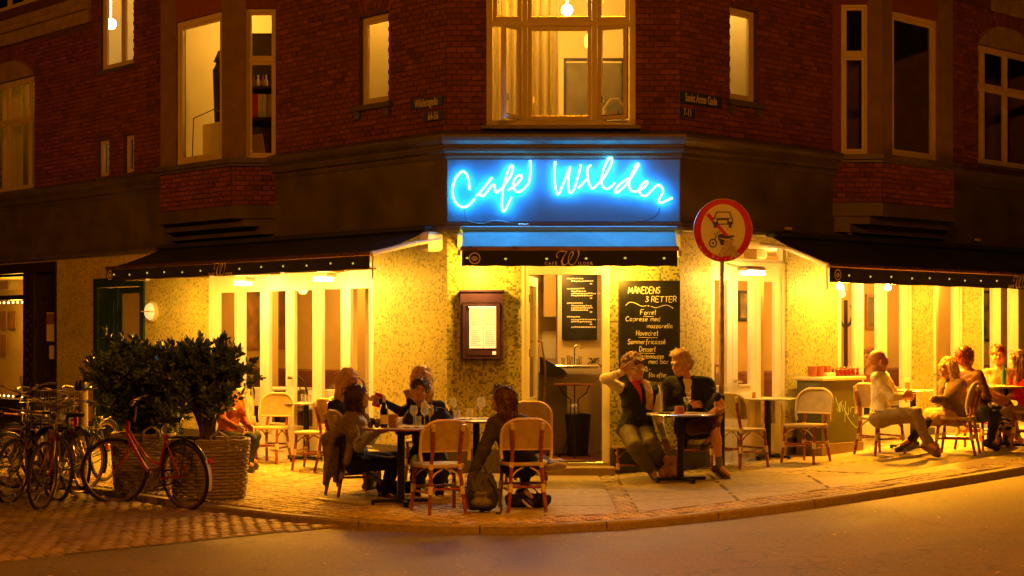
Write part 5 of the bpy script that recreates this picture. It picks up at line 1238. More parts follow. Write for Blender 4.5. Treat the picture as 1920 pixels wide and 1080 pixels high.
mb.build('cable', M_['steel'], NE, FC.M()); mb = MB(); mb.box(FC.u(972, .08), FC.u(991, .08), -.12, -.055, 2.99, 3.02, .004); mb.build('transformer_box', M_['steel'], NE, FC.M())
# cream junction boxes along the moulding of the right wing
for i, px in enumerate((1477, 1591, 1832)):
    u = FR.u(px, .08); mb = MB(); z = FR.z(u, (429, 437, 450)[i], .08); mb.box(u-.05, u+.05, -.11, -.067, z-.02, z+.02, .006); tag(mb.build('junction_box', M_['cream'], None, FR.M()), ('leftmost', 'middle', 'rightmost')[i]+' of three small cream boxes on the moulding over the right awning', 'junction box', 'junction boxes on the moulding')
# ------------------------------------------------------------------ bistro chairs
def make_chair(label, M, arms=False):
    t = thing('bistro_chair', label, 'chair', M, 'rattan bistro chairs outside the café')
    # local: seat faces +y
    mb = MB(); n = 28; pr = []
    for i in range(n):
        a = 2*PI*i/n; c, s = math.cos(a), math.sin(a); k = 4.0
        pr.append((.238*math.copysign(abs(c)**(2/k), c)*(1 if s > 0 else .90), .215*math.copysign(abs(s)**(2/k), s)))
    vs = [(x, y, .435) for x, y in pr]+[(x*1.02, y*1.02, .452) for x, y in pr]+[(x*.99, y*.99, .468) for x, y in pr]+[(x*.86, y*.86, .462) for x, y in pr]+[(0, 0, .458)]
    fs = [tuple(range(n-1, -1, -1))]+[(r*n+i, r*n+(i+1) % n, (r+1)*n+(i+1) % n, (r+1)*n+i) for r in range(3) for i in range(n)]+[(3*n+i, 3*n+(i+1) % n, 4*n) for i in range(n)]
    mb.add(vs, fs); seat = mb.build('seat', M_['weave'], t, smooth=True)
    def back(u, v):      # u -1..1 across, v height 0..1 ; curved panel
        w = .243; z = .595+.30*v; lim = 1.0 if v < .38 else math.sqrt(max(0, 1-((v-.38)/.62)**2.5))**.92
        x = u*w*lim; return (x, -.205-.055*v+.035*(x/w)**2, z)
    mb = MB(); nu, nv = 14, 10
    for side, off in ((0, .0), (1, -.008)):
        vs = []
        for j in range(nv+1):
            for i in range(nu+1): x, y, z = back(-1+2*i/nu, j/nv*.985); vs.append((x, y+off, z))
        f = [(j*(nu+1)+i, j*(nu+1)+i+1, (j+1)*(nu+1)+i+1, (j+1)*(nu+1)+i) for j in range(nv) for i in range(nu)]
        mb.add(vs, f if side else [q[::-1] for q in f])
    mb.build('backrest', M_['weave'], t, smooth=True)
    rim = [(-.236, -.185, .50), (-.244, -.175, .56)]+[back(-1, j/12) for j in range(9)]+[back(-1, .72+.28*j/8) for j in range(1, 8)]
    top = [back(-.9+1.8*i/8, 1.0) for i in range(0)]
    rim = rim+[(-x, y, z) for x, y, z in rim[::-1]]
    mb = MB(); mb.tube(rim, .0160, 7); mb.build('back_hoop', M_['rattan'], t, smooth=True)
    mb = MB(); mb.tube([back(-1+2*i/8, 0) for i in range(9)], .011, 6); mb.build('back_rail', M_['rattan'], t, smooth=True)
    ft, fb = (.185, .165, .44), (.20, .20, 0.)
    for s in (-1, 1):
        mb = MB(); mb.tube([(s*.200, .165, .45), (s*.205, .18, .25), (s*.218, .215, .0)], [.0175, .0190, .017], 8); mb.build('leg', M_['redwood'], t, smooth=True)
        mb = MB(); mb.tube([(s*.150, -.285, .845), (s*.138, -.262, .72), (s*.136, -.225, .60), (s*.142, -.190, .45), (s*.158, -.215, .24), (s*.180, -.265, 0)], [.0165, .0185, .019, .019, .019, .017], 8); mb.build('leg', M_['redwood'], t, smooth=True)
    rails = [((-.205, .185, .235), (.205, .185, .235)), ((-.158, -.213, .235), (.158, -.213, .235)), ((-.160, -.21, .20), (-.206, .185, .20)), ((.160, -.21, .20), (.206, .185, .20))]
    for a, b in rails: mb = MB(); mb.tube([a, b], .0125, 6); mb.build('stretcher', M_['redwood'], t, smooth=True)
    for sx in (-1, 1):
        for sy in (-1, 1):
            mb = MB(); y = .182 if sy > 0 else -.20; X_ = .205 if sy > 0 else .150; mb.tube([(sx*X_, y, .32), (sx*X_*.68, y*.98, .385), (sx*X_*.2, y*.96, .425)], .0085, 5); mb.build('brace', M_['rattan'], t, smooth=True)
            mb = MB(); mb.tube([(sx*X_, y, .32), (sx*X_, y*.6, .39), (sx*X_, y*.2, .425)], .0085, 5); mb.build('brace', M_['redwood'], t, smooth=True)
            mb = MB(); mb.tube([(sx*(.209 if sy > 0 else .161), .187 if sy > 0 else -.222, .185), (sx*(.206 if sy > 0 else .157), .181 if sy > 0 else -.213, .262)], .0245, 8); mb.build('binding', M_['rattan'], t, smooth=True)
    for s in (-1, 1):
        mb = MB(); mb.tube([(s*.150, -.285, .85), (s*.144, -.272, .79)], .0215, 8); mb.tube([(s*.142, -.190, .475), (s*.144, -.193, .42)], .0240, 8); mb.build('binding', M_['rattan'], t, smooth=True, kind='stuff')
    return t
# rotation: seat's +y turned to the heading; h = heading in degrees (0 = away from camera, 180 = towards the camera, 90 = left)
CH = make_chair('empty rattan chair with its back to the camera at the middle of the front table', TR(0, 0, 0))
chairs = {}
def place_chair(x, y, h, label, z=None):
    M = TR(x, y, H(x, y)+.002 if z is None else z, math.radians(h))
    if 'first' not in chairs: chairs['first'] = CH; CH.matrix_basis = M; WM[CH.name] = M; CH['label'] = label; return CH
    return copy_thing(CH, M, label)
def gp(px, py): return G(px, py)[:2]
CP = {}
def chair_at(key, px, py, h, label): x, y = gp(px, py); CP[key] = (x, y); return place_chair(x, y, h, label)
chair_at('front', 824, 960, 20, 'empty rattan chair seen from behind, left of the woman in the olive jacket')
chair_at('p5', 983, 955, 6, 'rattan chair under the woman with long red-brown hair in the olive jacket')
chair_at('p2', 666, 928, -62, 'rattan chair draped with the grey-brown shawl at the left of the front table')
chair_at('p3', 800, 902, 178, 'rattan chair under the smiling dark-haired woman in the blazer')
chair_at('p4', 812, 884, 160, 'rattan chair of the blonde woman behind the smiling dark-haired woman')
chair_at('p1', 640, 886, -50, 'rattan chair under the blonde woman sitting behind the shawl')
chair_at('back', 990, 905, 172, 'empty cream chair whose back shows behind the woman in the olive jacket')
chair_at('A', 505, 868, 160, 'empty cream rattan chair facing the camera, right of the shrub basket')
chair_at('B', 590, 880, 78, 'empty rattan chair turned sideways to the small round table by the folding doors')
chair_at('C', 445, 862, 200, 'rattan chair with a pale scarf over its back behind the right shrub')
chair_at('p6', 1178, 884, 198, 'rattan chair under the young man with his hand on his head')
chair_at('p7', 1312, 880, 155, 'rattan chair under the blond man in the black jacket')
chair_at('D', 1392, 877, -48, 'empty rattan chair facing right beside the traffic sign pole')
chair_at('E', 1512, 868, 140, 'empty cream rattan chair standing in front of the green utility cabinet')
chair_at('p8', 1650, 852, -58, 'rattan chair under the bald man in the white shirt')
chair_at('p9', 1792, 852, 64, 'rattan chair under the blonde woman in the short coat')
chair_at('p10', 1830, 842, -35, 'rattan chair under the woman in the brown top seen from behind')
chair_at('p11', 1868, 826, 170, 'rattan chair under the red-haired woman in the grey T-shirt')
chair_at('p12', 1925, 838, 80, 'rattan chair at the right edge under the person with the red top')
# ------------------------------------------------------------------ café tables
def make_table(label, M, r=.38, h=.76, top='paper_top', legs=4, edge='steel', lift=.0):
    t = thing('cafe_table', label, 'table', M, 'round café tables'); mb = MB(); mb.lathe([(r-.01, h-.022), (r, h-.018), (r, h-.004), (r-.006, h), (.001, h)], 40); mb.build('tabletop', M_[top], t, smooth=True)
    mb = MB(); mb.tube([(r*math.cos(a)*1.003, r*math.sin(a)*1.003, h-.011) for a in [2*PI*i/40 for i in range(40)]], .008, 6, closed=True); mb.build('table_rim', M_[edge], t, smooth=True)
    mb = MB(); mb.tube([(0, 0, .04), (0, 0, h-.022)], .038, 12); mb.build('column', M_['blackm'], t, smooth=True)
    for k in range(legs):
        a = PI/4+k*2*PI/legs; c, s = math.cos(a), math.sin(a); mb = MB(); mb.T = Matrix.Rotation(a, 4, 'Z'); mb.box(.0, .30, -.028, .028, .018, .05, .006); mb.box(.27, .30, -.02, .02, 0, .018); mb.build('foot', M_['blackm'], t)
    return t
M_['paper_top'] = pmat('cream_laminate', (.66, .56, .36), .3, var=.08, scale=5, bump=.02)
M_['stone_top'] = pmat('marbled_top', (.5, .42, .3), .25, var=.25, scale=6, bump=.02)
M_['copper'] = pmat('copper_band', (.55, .16, .07), .25, .8, var=.1)
def tpos(px, py): return gp(px, py)
TB = {}
def table_at(key, px, py, label, **k):
    x, y = gp(px, py); z = H(x, y); r = k.pop('rz', .2); TB[key] = (x, y, z, k.get('h', .76), k.get('r', .38)); return make_table(label, TR(x, y, z, r), **k)
table_at('T2', 752, 945, 'round table at the left of the front group, carrying the wine bottle', r=.40, h=.77, top='stone_top', edge='copper', rz=-.55)
table_at('T2b', 893, 922, 'round table at the right of the front group, mostly behind the empty chair', r=.40, h=.77, top='stone_top', edge='copper', rz=.3)
table_at('T3', 1276, 903, 'small round table with a terracotta pot between the two men', r=.385, h=.76, top='stone_top', rz=-.4)
table_at('T1', 574, 862, 'small round table with empty glasses in front of the folding doors', r=.32, h=.75, top='paper_top')
table_at('T4', 1440, 860, 'small round pale table between the two empty chairs beside the cabinet', r=.35, h=.76, top='paper_top')
table_at('T5', 1712, 842, 'small round table with a beer glass between the bald man and the blonde woman', r=.26, h=.76, top='paper_top')
table_at('T6', 1885, 838, 'crowded round table in front of the red-haired woman at the right edge', r=.34, h=.78, top='paper_top')
def on(key, px, py=None, back=0.0):
    """a spot on a table top: at the given pixel column, 'back' metres behind the table centre"""
    x0, y0, z0, h, r = TB[key]; y = y0+back; return (px-CX)/F*y, y, z0+h+.001
# ------------------------------------------------------------------ things on the tables
LIQ = pmat('white_wine', (.75, .55, .12), .1, var=.02, bump=0)
M_['beer'] = emat('glowing_amber_beer', (.45, .10, .01), .25); M_['wine'] = LIQ  # the beer glows by itself instead of catching lamp light
def wineglass(key, px, back, label, h=.21, r=.04, wine=True):
    x, y, z = on(key, px, back=back); t = thing('wine_glass', label, 'wine glass', TR(x, y, z), 'wine glasses on the front tables')
    mb = MB(); mb.lathe([(.034, 0), (.034, .003), (.006, .008), (.0045, .09), (.01, .1), (r*.8, .125), (r, .15), (r*.93, .18), (r*.72, h), (r*.70, h), (r*.9, .18), (r*.96, .15), (r*.76, .128), (.004, .105)], 18, cap=False); mb.build('bowl', M_['tglass'], t, smooth=True)
    if wine: mb = MB(); mb.lathe([(.004, .106), (r*.74, .129), (r*.80, .137), (.001, .137)], 16, cap=False); mb.build('wine', LIQ, t, smooth=True)
def tumbler(key, px, back, label, h=.10, r=.034, fill=None):
    x, y, z = on(key, px, back=back); t = thing('tumbler', label, 'glass', TR(x, y, z), 'water glasses on the café tables')
    mb = MB(); mb.lathe([(r*.8, 0), (r, h), (r*.93, h), (r*.74, .012), (.001, .012)], 16, cap=False); mb.build('glass_body', M_['tglass'], t, smooth=True)
    if fill: mb = MB(); mb.lathe([(r*.73, .013), (r*.86, h*.6), (.001, h*.6)], 16, cap=False); mb.build('drink', M_[fill], t, smooth=True)
wineglass('T2', 776, .10, 'wine glass just right of the dark wine bottle', wine=True)
wineglass('T2', 796, .16, 'tall empty wine glass in front of the smiling woman, left one', h=.24, wine=False)
wineglass('T2', 806, -.02, 'wine glass standing left of the bread plate before the smiling woman', h=.22)
wineglass('T2b', 849, .12, 'wine glass with white wine beside the dark pepper mills', h=.22)
wineglass('T2b', 902, .05, 'large wine glass directly left of the woman in the olive jacket', h=.23, r=.046)
tumbler('T2', 748, -.16, 'half-full water glass in front of the brown menu card')
tumbler('T2', 784, -.04, 'water glass left of the pair of tall wine glasses', h=.11); tumbler('T2b', 797, .16, 'water glass behind the tall wine glasses', h=.10)
tumbler('T2b', 857, .02, 'short water glass under the white-wine glass', h=.09); tumbler('T2b', 881, .2, 'square-looking tumbler behind the napkins', h=.10)
tumbler('T1', 569, 0, 'left empty tumbler on the small table by the folding doors', h=.11); tumbler('T1', 580, .05, 'middle empty tumbler on the small table by the folding doors', h=.10)
wineglass('T1', 598, 0.03, 'wine glass on the small table by the folding doors', h=.2, wine=False)
wineglass('T3', 1288, .03, 'wine glass on the table between the two men', h=.17, wine=False)
x, y, z = on('T2', 720, back=-.08); t = thing('wine_bottle', 'dark wine bottle with a cream label standing on the front table', 'bottle', TR(x, y, z))
mb = MB(); mb.lathe([(.036, 0), (.039, .01), (.039, .16), (.034, .19), (.016, .24), (.0145, .30), (.016, .302), (.016, .315), (.001, .315)], 20, cap=False); mb.build('bottle_body', pmat('dark_glass', (.012, .012, .006), .08, var=.1, bump=0, coat=.5), t, smooth=True)
mb = MB(); mb.lathe([(.0397, .035), (.0397, .125)], 20, cap=False); mb.build('bottle_label', M_['paper'], t, smooth=True); mb = MB(); mb.lathe([(.0165, .25), (.0165, .316), (.001, .317)], 14, cap=False); mb.build('capsule', M_['cream'], t, smooth=True)
x, y, z = on('T2', 737, back=-.06); mb = MB(); mb.T = Matrix.Rotation(.25, 4, 'Z'); mb.box(-.045, .045, -.02, .02, 0, .13, .004); tag(mb.build('card_holder', M_['wood'], None, TR(x, y, z)), 'brown wooden card holder right of the wine bottle', 'card holder')
for i, (px, lab) in enumerate(((868, 'left'), (876, 'right'))):
    x, y, z = on('T2b', px-30, back=.10); mb = MB(); mb.lathe([(.026, 0), (.028, .02), (.02, .05), (.027, .075), (.016, .092), (.008, .1), (.01, .108), (.001, .112)], 14, cap=False); tag(mb.build('pepper_mill', M_['darkwood'], None, TR(x, y, z), smooth=True), lab+' one of two small dark mills beside the bread plate', 'pepper mill', 'dark mills on the front table')
x, y, z = on('T2', 822, back=.05); t = thing('bread_plate', 'plate with bread pieces in front of the smiling woman', 'plate', TR(x, y, z)); mb = MB(); mb.lathe([(.06, 0), (.10, .012), (.098, .014), (.001, .006)], 24, cap=False); mb.build('plate', M_['white'], t, smooth=True)
for k in range(4): mb = MB(); mb.ball((-.04+.027*k, .01*(-1)**k, .03), .026, 10, 7, (1.1, 1.5, .8)); mb.build('bread', pmat('bread', (.55, .25, .08), .8), t, smooth=True)
def sheet(key, px, back, w, d, label, rz=0, col='paper'):
    x, y, z = on(key, px, back=back); mb = MB(); n = 8; vs = [(-w/2+w*i/n, -d/2+d*j/n, .006+.006*math.sin(i*1.7+j*2.1)) for j in range(n+1) for i in range(n+1)]
    mb.add(vs, [(j*(n+1)+i, j*(n+1)+i+1, (j+1)*(n+1)+i+1, (j+1)*(n+1)+i) for j in range(n) for i in range(n)]); tag(mb.build('napkin', M_[col], None, TR(x, y, z, rz), smooth=True), label, 'napkin', 'paper napkins on the café tables')
sheet('T2', 775, -.1, .20, .14, 'crumpled white napkin in the middle of the left front table', .3); sheet('T2b', 870, .0, .2, .2, 'white napkin on the front table behind the empty chair', .6); sheet('T1', 545, 0, .16, .14, 'white napkin on the small table by the folding doors'); sheet('T6', 1868, -.05, .2, .15, 'white napkin on the crowded table at the right edge', .3)
x, y, z = on('T2', 701, back=-.17); t = thing('sunglasses', 'round dark sunglasses lying at the left edge of the front table', 'sunglasses', TR(x, y, z+.028, .3))
for s in (-1, 1):
    mb = MB(); mb.tube([(s*.034+.026*math.cos(a), 0, .026*math.sin(a)) for a in [2*PI*i/16 for i in range(16)]], .003, 5, closed=True); mb.tube([(s*.062, 0, .01), (s*.06, .11, -.015)], .002, 4); mb.build('rim', M_['blackm'], t, smooth=True); mb = MB(); mb.prism([(s*.034+.024*math.cos(a), .024*math.sin(a)) for a in [2*PI*i/16 for i in range(16)]], -.001, .001); mb.build('lens', M_['purple'], t)
mb = MB(); mb.tube([(-.01, 0, .008), (0, 0, .012), (.01, 0, .008)], .003, 5); mb.build('bridge', M_['blackm'], t)
x, y, z = on('T3', 1274, back=-.12); mb = MB(); mb.lathe([(.058, 0), (.05, .075), (.045, .08), (.001, .08)], 20, cap=False); tag(mb.build('terracotta_pot', pmat('terracotta', (.42, .13, .05), .7, var=.15), None, TR(x, y, z), smooth=True), 'upturned terracotta pot on the table between the two men', 'pot')
x, y, z = on('T3', 1248, back=-.1); mb = MB(); mb.box(-.07, .05, -.05, .05, 0, .012, .003); tag(mb.build('menu_card', M_['blackm'], None, TR(x, y, z, .2)), 'flat dark card lying left of the terracotta pot', 'card')
x, y, z = on('T4', 1411, back=0); mb = MB(); mb.lathe([(.045, 0), (.038, .07), (.001, .072)], 18, cap=False); tag(mb.build('terracotta_pot', bpy.data.materials['terracotta'], None, TR(x, y, z), smooth=True), 'upturned terracotta pot on the empty pale table beside the sign pole', 'pot')
tumbler('T5', 1701, .0, 'tall glass of dark beer at the fingertips of the bald man', h=.16, r=.038, fill='beer')
tumbler('T6', 1851, .05, 'tall glass at the left edge of the crowded right table', h=.14); tumbler('T6', 1908, 0, 'tumbler at the right of the green bottle on the crowded table', h=.12, fill='wine')
x, y, z = on('T6', 1882, back=-.02); mb = MB(); mb.lathe([(.034, 0), (.036, .14), (.016, .2), (.014, .26), (.001, .265)], 16, cap=False); tag(mb.build('green_bottle', pmat('green_glass', (.02, .14, .03), .08, coat=.5), None, TR(x, y, z), smooth=True), 'green mineral water bottle on the crowded table at the right', 'bottle')
# ------------------------------------------------------------------ menu box and chalkboard on the chamfer wall
u0, u1 = FC.u(863, .12), FC.u(944, .12); z0, z1 = FC.z(0, 677, .12), FC.z(0, 548, .12)
t = thing('menu_case', 'dark violet wall-mounted menu case with four lit pages left of the café door', 'menu case', FC.M((u0+u1)/2, z0, 0))
mb = MB(); mb.box(u0, u1, -.12, -.001, z0, z1, .008); mb.box(u0-.012, u1+.012, -.14, .0, z1+.001, z1+.03, .006); mb.build('case_body', M_['purple'], t, FC.M())
mb = MB(); ring(mb, u0+.03, u1-.045, z0+.03, z1-.125, .04, -.138, -.121); mb.build('case_door', M_['purple'], t, FC.M())
mb = MB(); ring(mb, u0+.026, u1-.041, z0+.026, z1-.121, .004, -.142, -.122); ring(mb, u0+.068, u1-.083, z0+.068, z1-.163, .004, -.143, -.139); mb.build('trim', M_['steel'], t, FC.M())
pu0, pu1, pz0, pz1 = FC.u(880, .125), FC.u(932, .125), FC.z(0, 653, .125), FC.z(0, 577, .125); um, zm = (pu0+pu1)/2, FC.z(0, 615, .125)
M_['glowpaper'] = emat('glowing_paper', (.95, .66, .30), .48)  # paper emits by itself, so the pages look lit
for a, b_, c, d in ((pu0, um-.002, zm+.002, pz1), (um+.002, pu1, zm+.002, pz1), (pu0, um-.002, pz0, zm-.002), (um+.002, pu1, pz0, zm-.002)):
    mb = MB(); mb.box(a, b_, -.126, -.122, c, d); pg = mb.build('menu_page', M_['glowpaper'], t, FC.M())
    mb = MB(); w_ = b_-a
    for k in range(9): z = d-.03-k*.021; rr = random.random(); mb.box(a+.02, a+.02+(w_-.04)*(.5+.5*rr), -.1275, -.1262, z-.003, z+.002)
    mb.build('print_lines', M_['roomtan'], pg, FC.M(), kind='stuff')
mb = MB(); mb.box(pu1-.055, pu1+.0, -.128, -.122, z0+.075, z0+.115); mb.build('sticker', M_['glowpaper'], t, FC.M())
for z in (FC.z(0, 620, .1), FC.z(0, 645, .1)): mb = MB(); mb.ball((u1-.022, -.124, z), .008, 8, 6); mb.build('lock', M_['steel'], t, FC.M())
mb = MB(); mb.box(pu0-.01, pu1+.01, -.134, -.126, pz1+.004, pz1+.018); mb.build('light_strip', emat('strip_glow', (1., .7, .3), 2), t, FC.M())
lamp('menu_case_light', FC.w(um, pz1-.02, .2), .5, WARM, .03)
u0, u1 = FC.u(1160, .04), FC.u(1275, .04); z0, z1 = FC.z(0, 713, .04), FC.z(0, 526, .04)
t = thing('chalkboard', 'tall black chalkboard listing the month\'s three courses right of the café door', 'chalkboard', FC.M((u0+u1)/2, z0, 0))
mb = MB(); mb.box(u0+.012, u1-.012, -.030, -.005, z0+.012, z1-.012); mb.build('board', M_['board_black'], t, FC.M()); mb = MB(); ring(mb, u0, u1, z0, z1, .014, -.042, -.002); mb.build('frame', M_['darkwood'], t, FC.M())
# single-stroke hand lettering
GL_ = {
'M': [[(0,0),(.08,1),(.4,.25),(.72,1),(.8,0)]], 'A': [[(0,0),(.35,1),(.7,0)],[(.13,.35),(.57,.35)]], 'Å': [[(0,0),(.35,.85),(.7,0)],[(.13,.32),(.57,.32)],[(.35,.93),(.45,1.03),(.35,1.13),(.25,1.03),(.35,.93)]],
'N': [[(0,0),(0,1),(.6,0),(.6,1)]], 'E': [[(.55,1),(0,1),(0,0),(.55,0)],[(0,.52),(.45,.52)]], 'D': [[(0,0),(0,1),(.3,.95),(.58,.6),(.55,.3),(.3,.03),(0,0)]], 'S': [[(.5,.85),(.3,1),(.08,.85),(.1,.6),(.45,.4),(.48,.15),(.25,0),(0,.12)]],
'R': [[(0,0),(0,1),(.35,.98),(.5,.75),(.35,.5),(0,.48)],[(.25,.48),(.55,0)]], 'T': [[(0,1),(.65,1)],[(.32,1),(.32,0)]], '3': [[(.05,.9),(.3,1),(.45,.8),(.2,.55),(.5,.3),(.3,0),(0,.1)]], '5': [[(.5,1),(.1,1),(.05,.55),(.3,.6),(.5,.35),(.35,.05),(0,.05)]], '0': [[(.25,1),(.03,.7),(.03,.3),(.25,0),(.47,.3),(.47,.7),(.25,1)]],
'F': [[(0,0),(0,1),(.6,1)],[(0,.52),(.45,.52)]], 'C': [[(.6,.85),(.35,1),(.05,.7),(.02,.3),(.3,0),(.62,.15)]], 'H': [[(0,0),(0,1)],[(.5,0),(.5,1)],[(0,.5),(.5,.5)]], 
'a': [[(.42,.5),(.2,.62),(.02,.35),(.15,.02),(.38,.15),(.42,.55),(.42,.12),(.52,0)]], 'b': [[(.02,1),(.02,0),(.02,.4),(.25,.6),(.45,.35),(.28,.02),(.02,.08)]], 'c': [[(.4,.5),(.2,.6),(.02,.3),(.2,0),(.42,.12)]], 'd': [[(.45,.45),(.2,.6),(.02,.3),(.2,0),(.45,.15),(.45,1),(.45,0)]],
'e': [[(.04,.3),(.42,.36),(.3,.6),(.06,.45),(.04,.15),(.22,0),(.44,.12)]], 'f': [[(.4,.92),(.22,1),(.15,.75),(.15,-.25)],[(0,.55),(.36,.55)]], 'i': [[(.08,.58),(.08,0)],[(.08,.8),(.1,.86)]], 'k': [[(.02,1),(.02,0)],[(.4,.6),(.02,.25),(.42,0)]], 'l': [[(.06,1),(.06,.05),(.14,0)]],
'm': [[(.02,0),(.02,.58),(.02,.4),(.2,.6),(.3,.5),(.3,0),(.3,.4),(.48,.6),(.58,.5),(.58,0)]], 'n': [[(.02,0),(.02,.58),(.02,.4),(.25,.6),(.38,.45),(.38,0)]], 'o': [[(.22,.6),(.02,.35),(.15,0),(.38,.1),(.42,.4),(.22,.6)]], 'p': [[(.02,.58),(.02,-.35),(.02,.4),(.25,.6),(.44,.35),(.25,.02),(.02,.1)]],
'r': [[(.02,0),(.02,.58),(.02,.35),(.15,.55),(.34,.55)]], 's': [[(.36,.5),(.18,.6),(.04,.45),(.32,.2),(.2,0),(0,.08)]], 't': [[(.15,.95),(.15,.08),(.3,0)],[(0,.6),(.34,.6)]], 'u': [[(.02,.58),(.04,.1),(.2,0),(.38,.2),(.38,.58),(.38,0)]], 'v': [[(0,.58),(.2,0),(.38,.58)]], 'z': [[(.02,.55),(.36,.55),(.02,.02),(.38,.02)]],
'é': [[(.04,.3),(.42,.36),(.3,.6),(.06,.45),(.04,.15),(.22,0),(.44,.12)],[(.2,.75),(.38,.95)]], 'å': [[(.42,.5),(.2,.62),(.02,.35),(.15,.02),(.38,.15),(.42,.55),(.42,.12),(.52,0)],[(.22,.72),(.3,.8),(.22,.88),(.14,.8),(.22,.72)]], ',': [[(.08,.08),(.02,-.15)]], '-': [[(0,.35),(.3,.35)]], 'h': [[(.02,1),(.02,0),(.02,.4),(.25,.6),(.38,.45),(.38,0)]], 'ø': [[(.22,.6),(.02,.35),(.15,0),(.38,.1),(.42,.4),(.22,.6)],[(.0,-.05),(.44,.65)]]}
def handwrite(mb, txt, x, z, h, wpx, sw, y, slant=.08):
    """write txt from x with cap height h, squeezed to width wpx"""
    adv = 0; gl = []
    for ch in txt:
        if ch == ' ': adv += .42; continue
        g = GL_[ch]; w = max(p[0] for s in g for p in s); gl.append((adv, g)); adv += w+.17
    k = wpx/max(adv-.17, .1)
    for a, g in gl:
        dj = rnd(-.03, .03)*h
        for s in g:
            pts = bez(s, 3) if len(s) > 2 else s
            stroke(mb, [(x+(a+p[0]+slant*p[1])*k, z+p[1]*h+dj) for p in pts], sw, y)
mb = MB(); yb = -.0325; U = lambda px: FC.u(px, .033); Z = lambda py: FC.z(0, py, .033); ppm = F/(YC-.033)
for txt, px0, px1, yb_, h, sw in (('MÅNEDENS', 1178, 1237, 550, 11.5, .011), ('3 RETTER', 1210, 1268, 566, 10, .0105), ('Forret', 1201, 1230, 590, 9, .009), ('Caprese med', 1173, 1237, 602, 8.5, .009), ('mozzarella', 1213, 1261, 615, 8, .009), ('Hovedret', 1193, 1234, 629, 9.5, .0095), ('Sommerfricassé', 1177, 1247, 645, 9, .009), ('Dessert', 1199, 1229, 659, 9, .0095), ('Chokolademousse', 1175, 1244, 672, 8.5, .009), ('med bær'.replace('æ', 'a'), 1216, 1253, 682, 8.5, .009), ('150,-', 1200, 1219, 696, 9, .0095), ('fås efter', 1216, 1250, 707, 8, .008)):
    if '1' in txt: GL_['1'] = [[(.02, .8), (.15, 1), (.15, 0)]]
    handwrite(mb, txt, U(px0), Z(yb_), h/ppm, (px1-px0)/ppm, sw*.8, yb)
for a, b_, y in ((1206, 1226, 593), (1197, 1233, 632.5), (1199, 1228, 662)): stroke(mb, [(U(a), Z(y)), (U(b_), Z(y+.8))], .006, yb)
stroke(mb, [(U(x), Z(y)) for x, y in bez([(1173, 573), (1180, 567), (1190, 568), (1203, 574), (1212, 573)], 5)], .006, yb); stroke(mb, [(U(x), Z(y)) for x, y in bez([(1220, 574), (1230, 577), (1240, 574), (1250, 572), (1261, 577)], 5)], .006, yb); stroke(mb, [(U(1214.5), Z(573.5)), (U(1217), Z(573.5))], .012, yb); stroke(mb, [(U(1259.5), Z(577.5)), (U(1262), Z(577.5))], .010, yb)
mb.build('chalk_writing', M_['chalk'], t, FC.M(), kind='stuff')
# ------------------------------------------------------------------ traffic sign on its pole
Yp = 18.5; xp = (1353-CX)/F*Yp; gz = H(xp, Yp)
t = thing('traffic_sign', 'round red-rimmed no motor vehicles sign with car and motorcycle on a metal pole', 'traffic sign', TR(xp, Yp, gz))
zc = ZC-(432-HY)/F*Yp; rx = 54.5/F*Yp
mb = MB(); mb.tube([(0, 0, 0), (0, 0, zc-gz-.25)], .030, 12); mb.build('pole', M_['galv'], t, smooth=True)
mb = MB(); mb.tube([(0, 0, -.01), (0, 0, ZC-(742-HY)/F*Yp-gz)], .0375, 12); mb.build('pole_sleeve', M_['blackm'], t, smooth=True)
mb = MB(); mb.tube([(0, .01, zc-gz-.28), (0, .02, zc-gz+.15)], .026, 10); mb.build('pole_top', M_['galv'], t, smooth=True)
Ms = TR(xp+.012, Yp-.03, zc, math.radians(-4)); R9 = Matrix.Rotation(PI/2, 4, 'X')
def disc(r, y0, y1, n=48, cx=0, cz=0, sy=1.0): return [(cx+r*math.cos(2*PI*i/n), cz+r*sy*math.sin(2*PI*i/n)) for i in range(n)]
E = 1.08
mb = MB(); mb.prism(disc(rx, 0, 0, sy=E), -.004, .004); sg = mb.build('sign_plate', M_['red'], t, Ms)
S = rx/420.
def sp(P): return [((x-522)*S, (545-y)*S) for x, y in P]
mb = MB(); mb.prism([(x*.755, z*.83*1.0) for x, z in disc(rx, 0, 0, sy=E)], -.0065, -.0042); mb.build('sign_face', M_['signwhite'], sg, Ms)
mb = MB(); mb.add([(x, -.0085, z) for x, z in sp([(275, 330), (320, 290), (600, 620), (560, 640)])], [(3, 2, 1, 0)]); mb.build('red_bar', M_['red'], sg, Ms)
mb = MB()
def flat(P, y=-.0095): v = [(x, y, z) for x, z in sp(P)]; mb.add(v, [tuple(range(len(v)))]); 
def fq(*P): flat(P)
fq((372, 370), (665, 370), (665, 440), (655, 465), (385, 465), (372, 440))
fq((385, 465), (428, 465), (428, 512), (390, 512)); fq((605, 465), (645, 465), (640, 512), (605, 512))
fq((425, 278), (620, 278), (628, 292), (420, 292)); fq((425, 278), (440, 285), (408, 372), (388, 372)); fq((605, 285), (622, 278), (655, 372), (636, 372))
fq((465, 600), (525, 600), (545, 632), (680, 618), (685, 640), (640, 655), (560, 668), (480, 655), (440, 640)); fq((440, 650), (470, 660), (550, 690), (548, 760), (490, 762), (470, 700)); fq((445, 570), (480, 560), (485, 568), (452, 580), (410, 680), (395, 675)); fq((600, 660), (650, 668), (688, 700), (640, 685)); fq((392, 585), (410, 585), (410, 615), (396, 612))
mb.build('pictogram', M_['signblack'], sg, Ms)
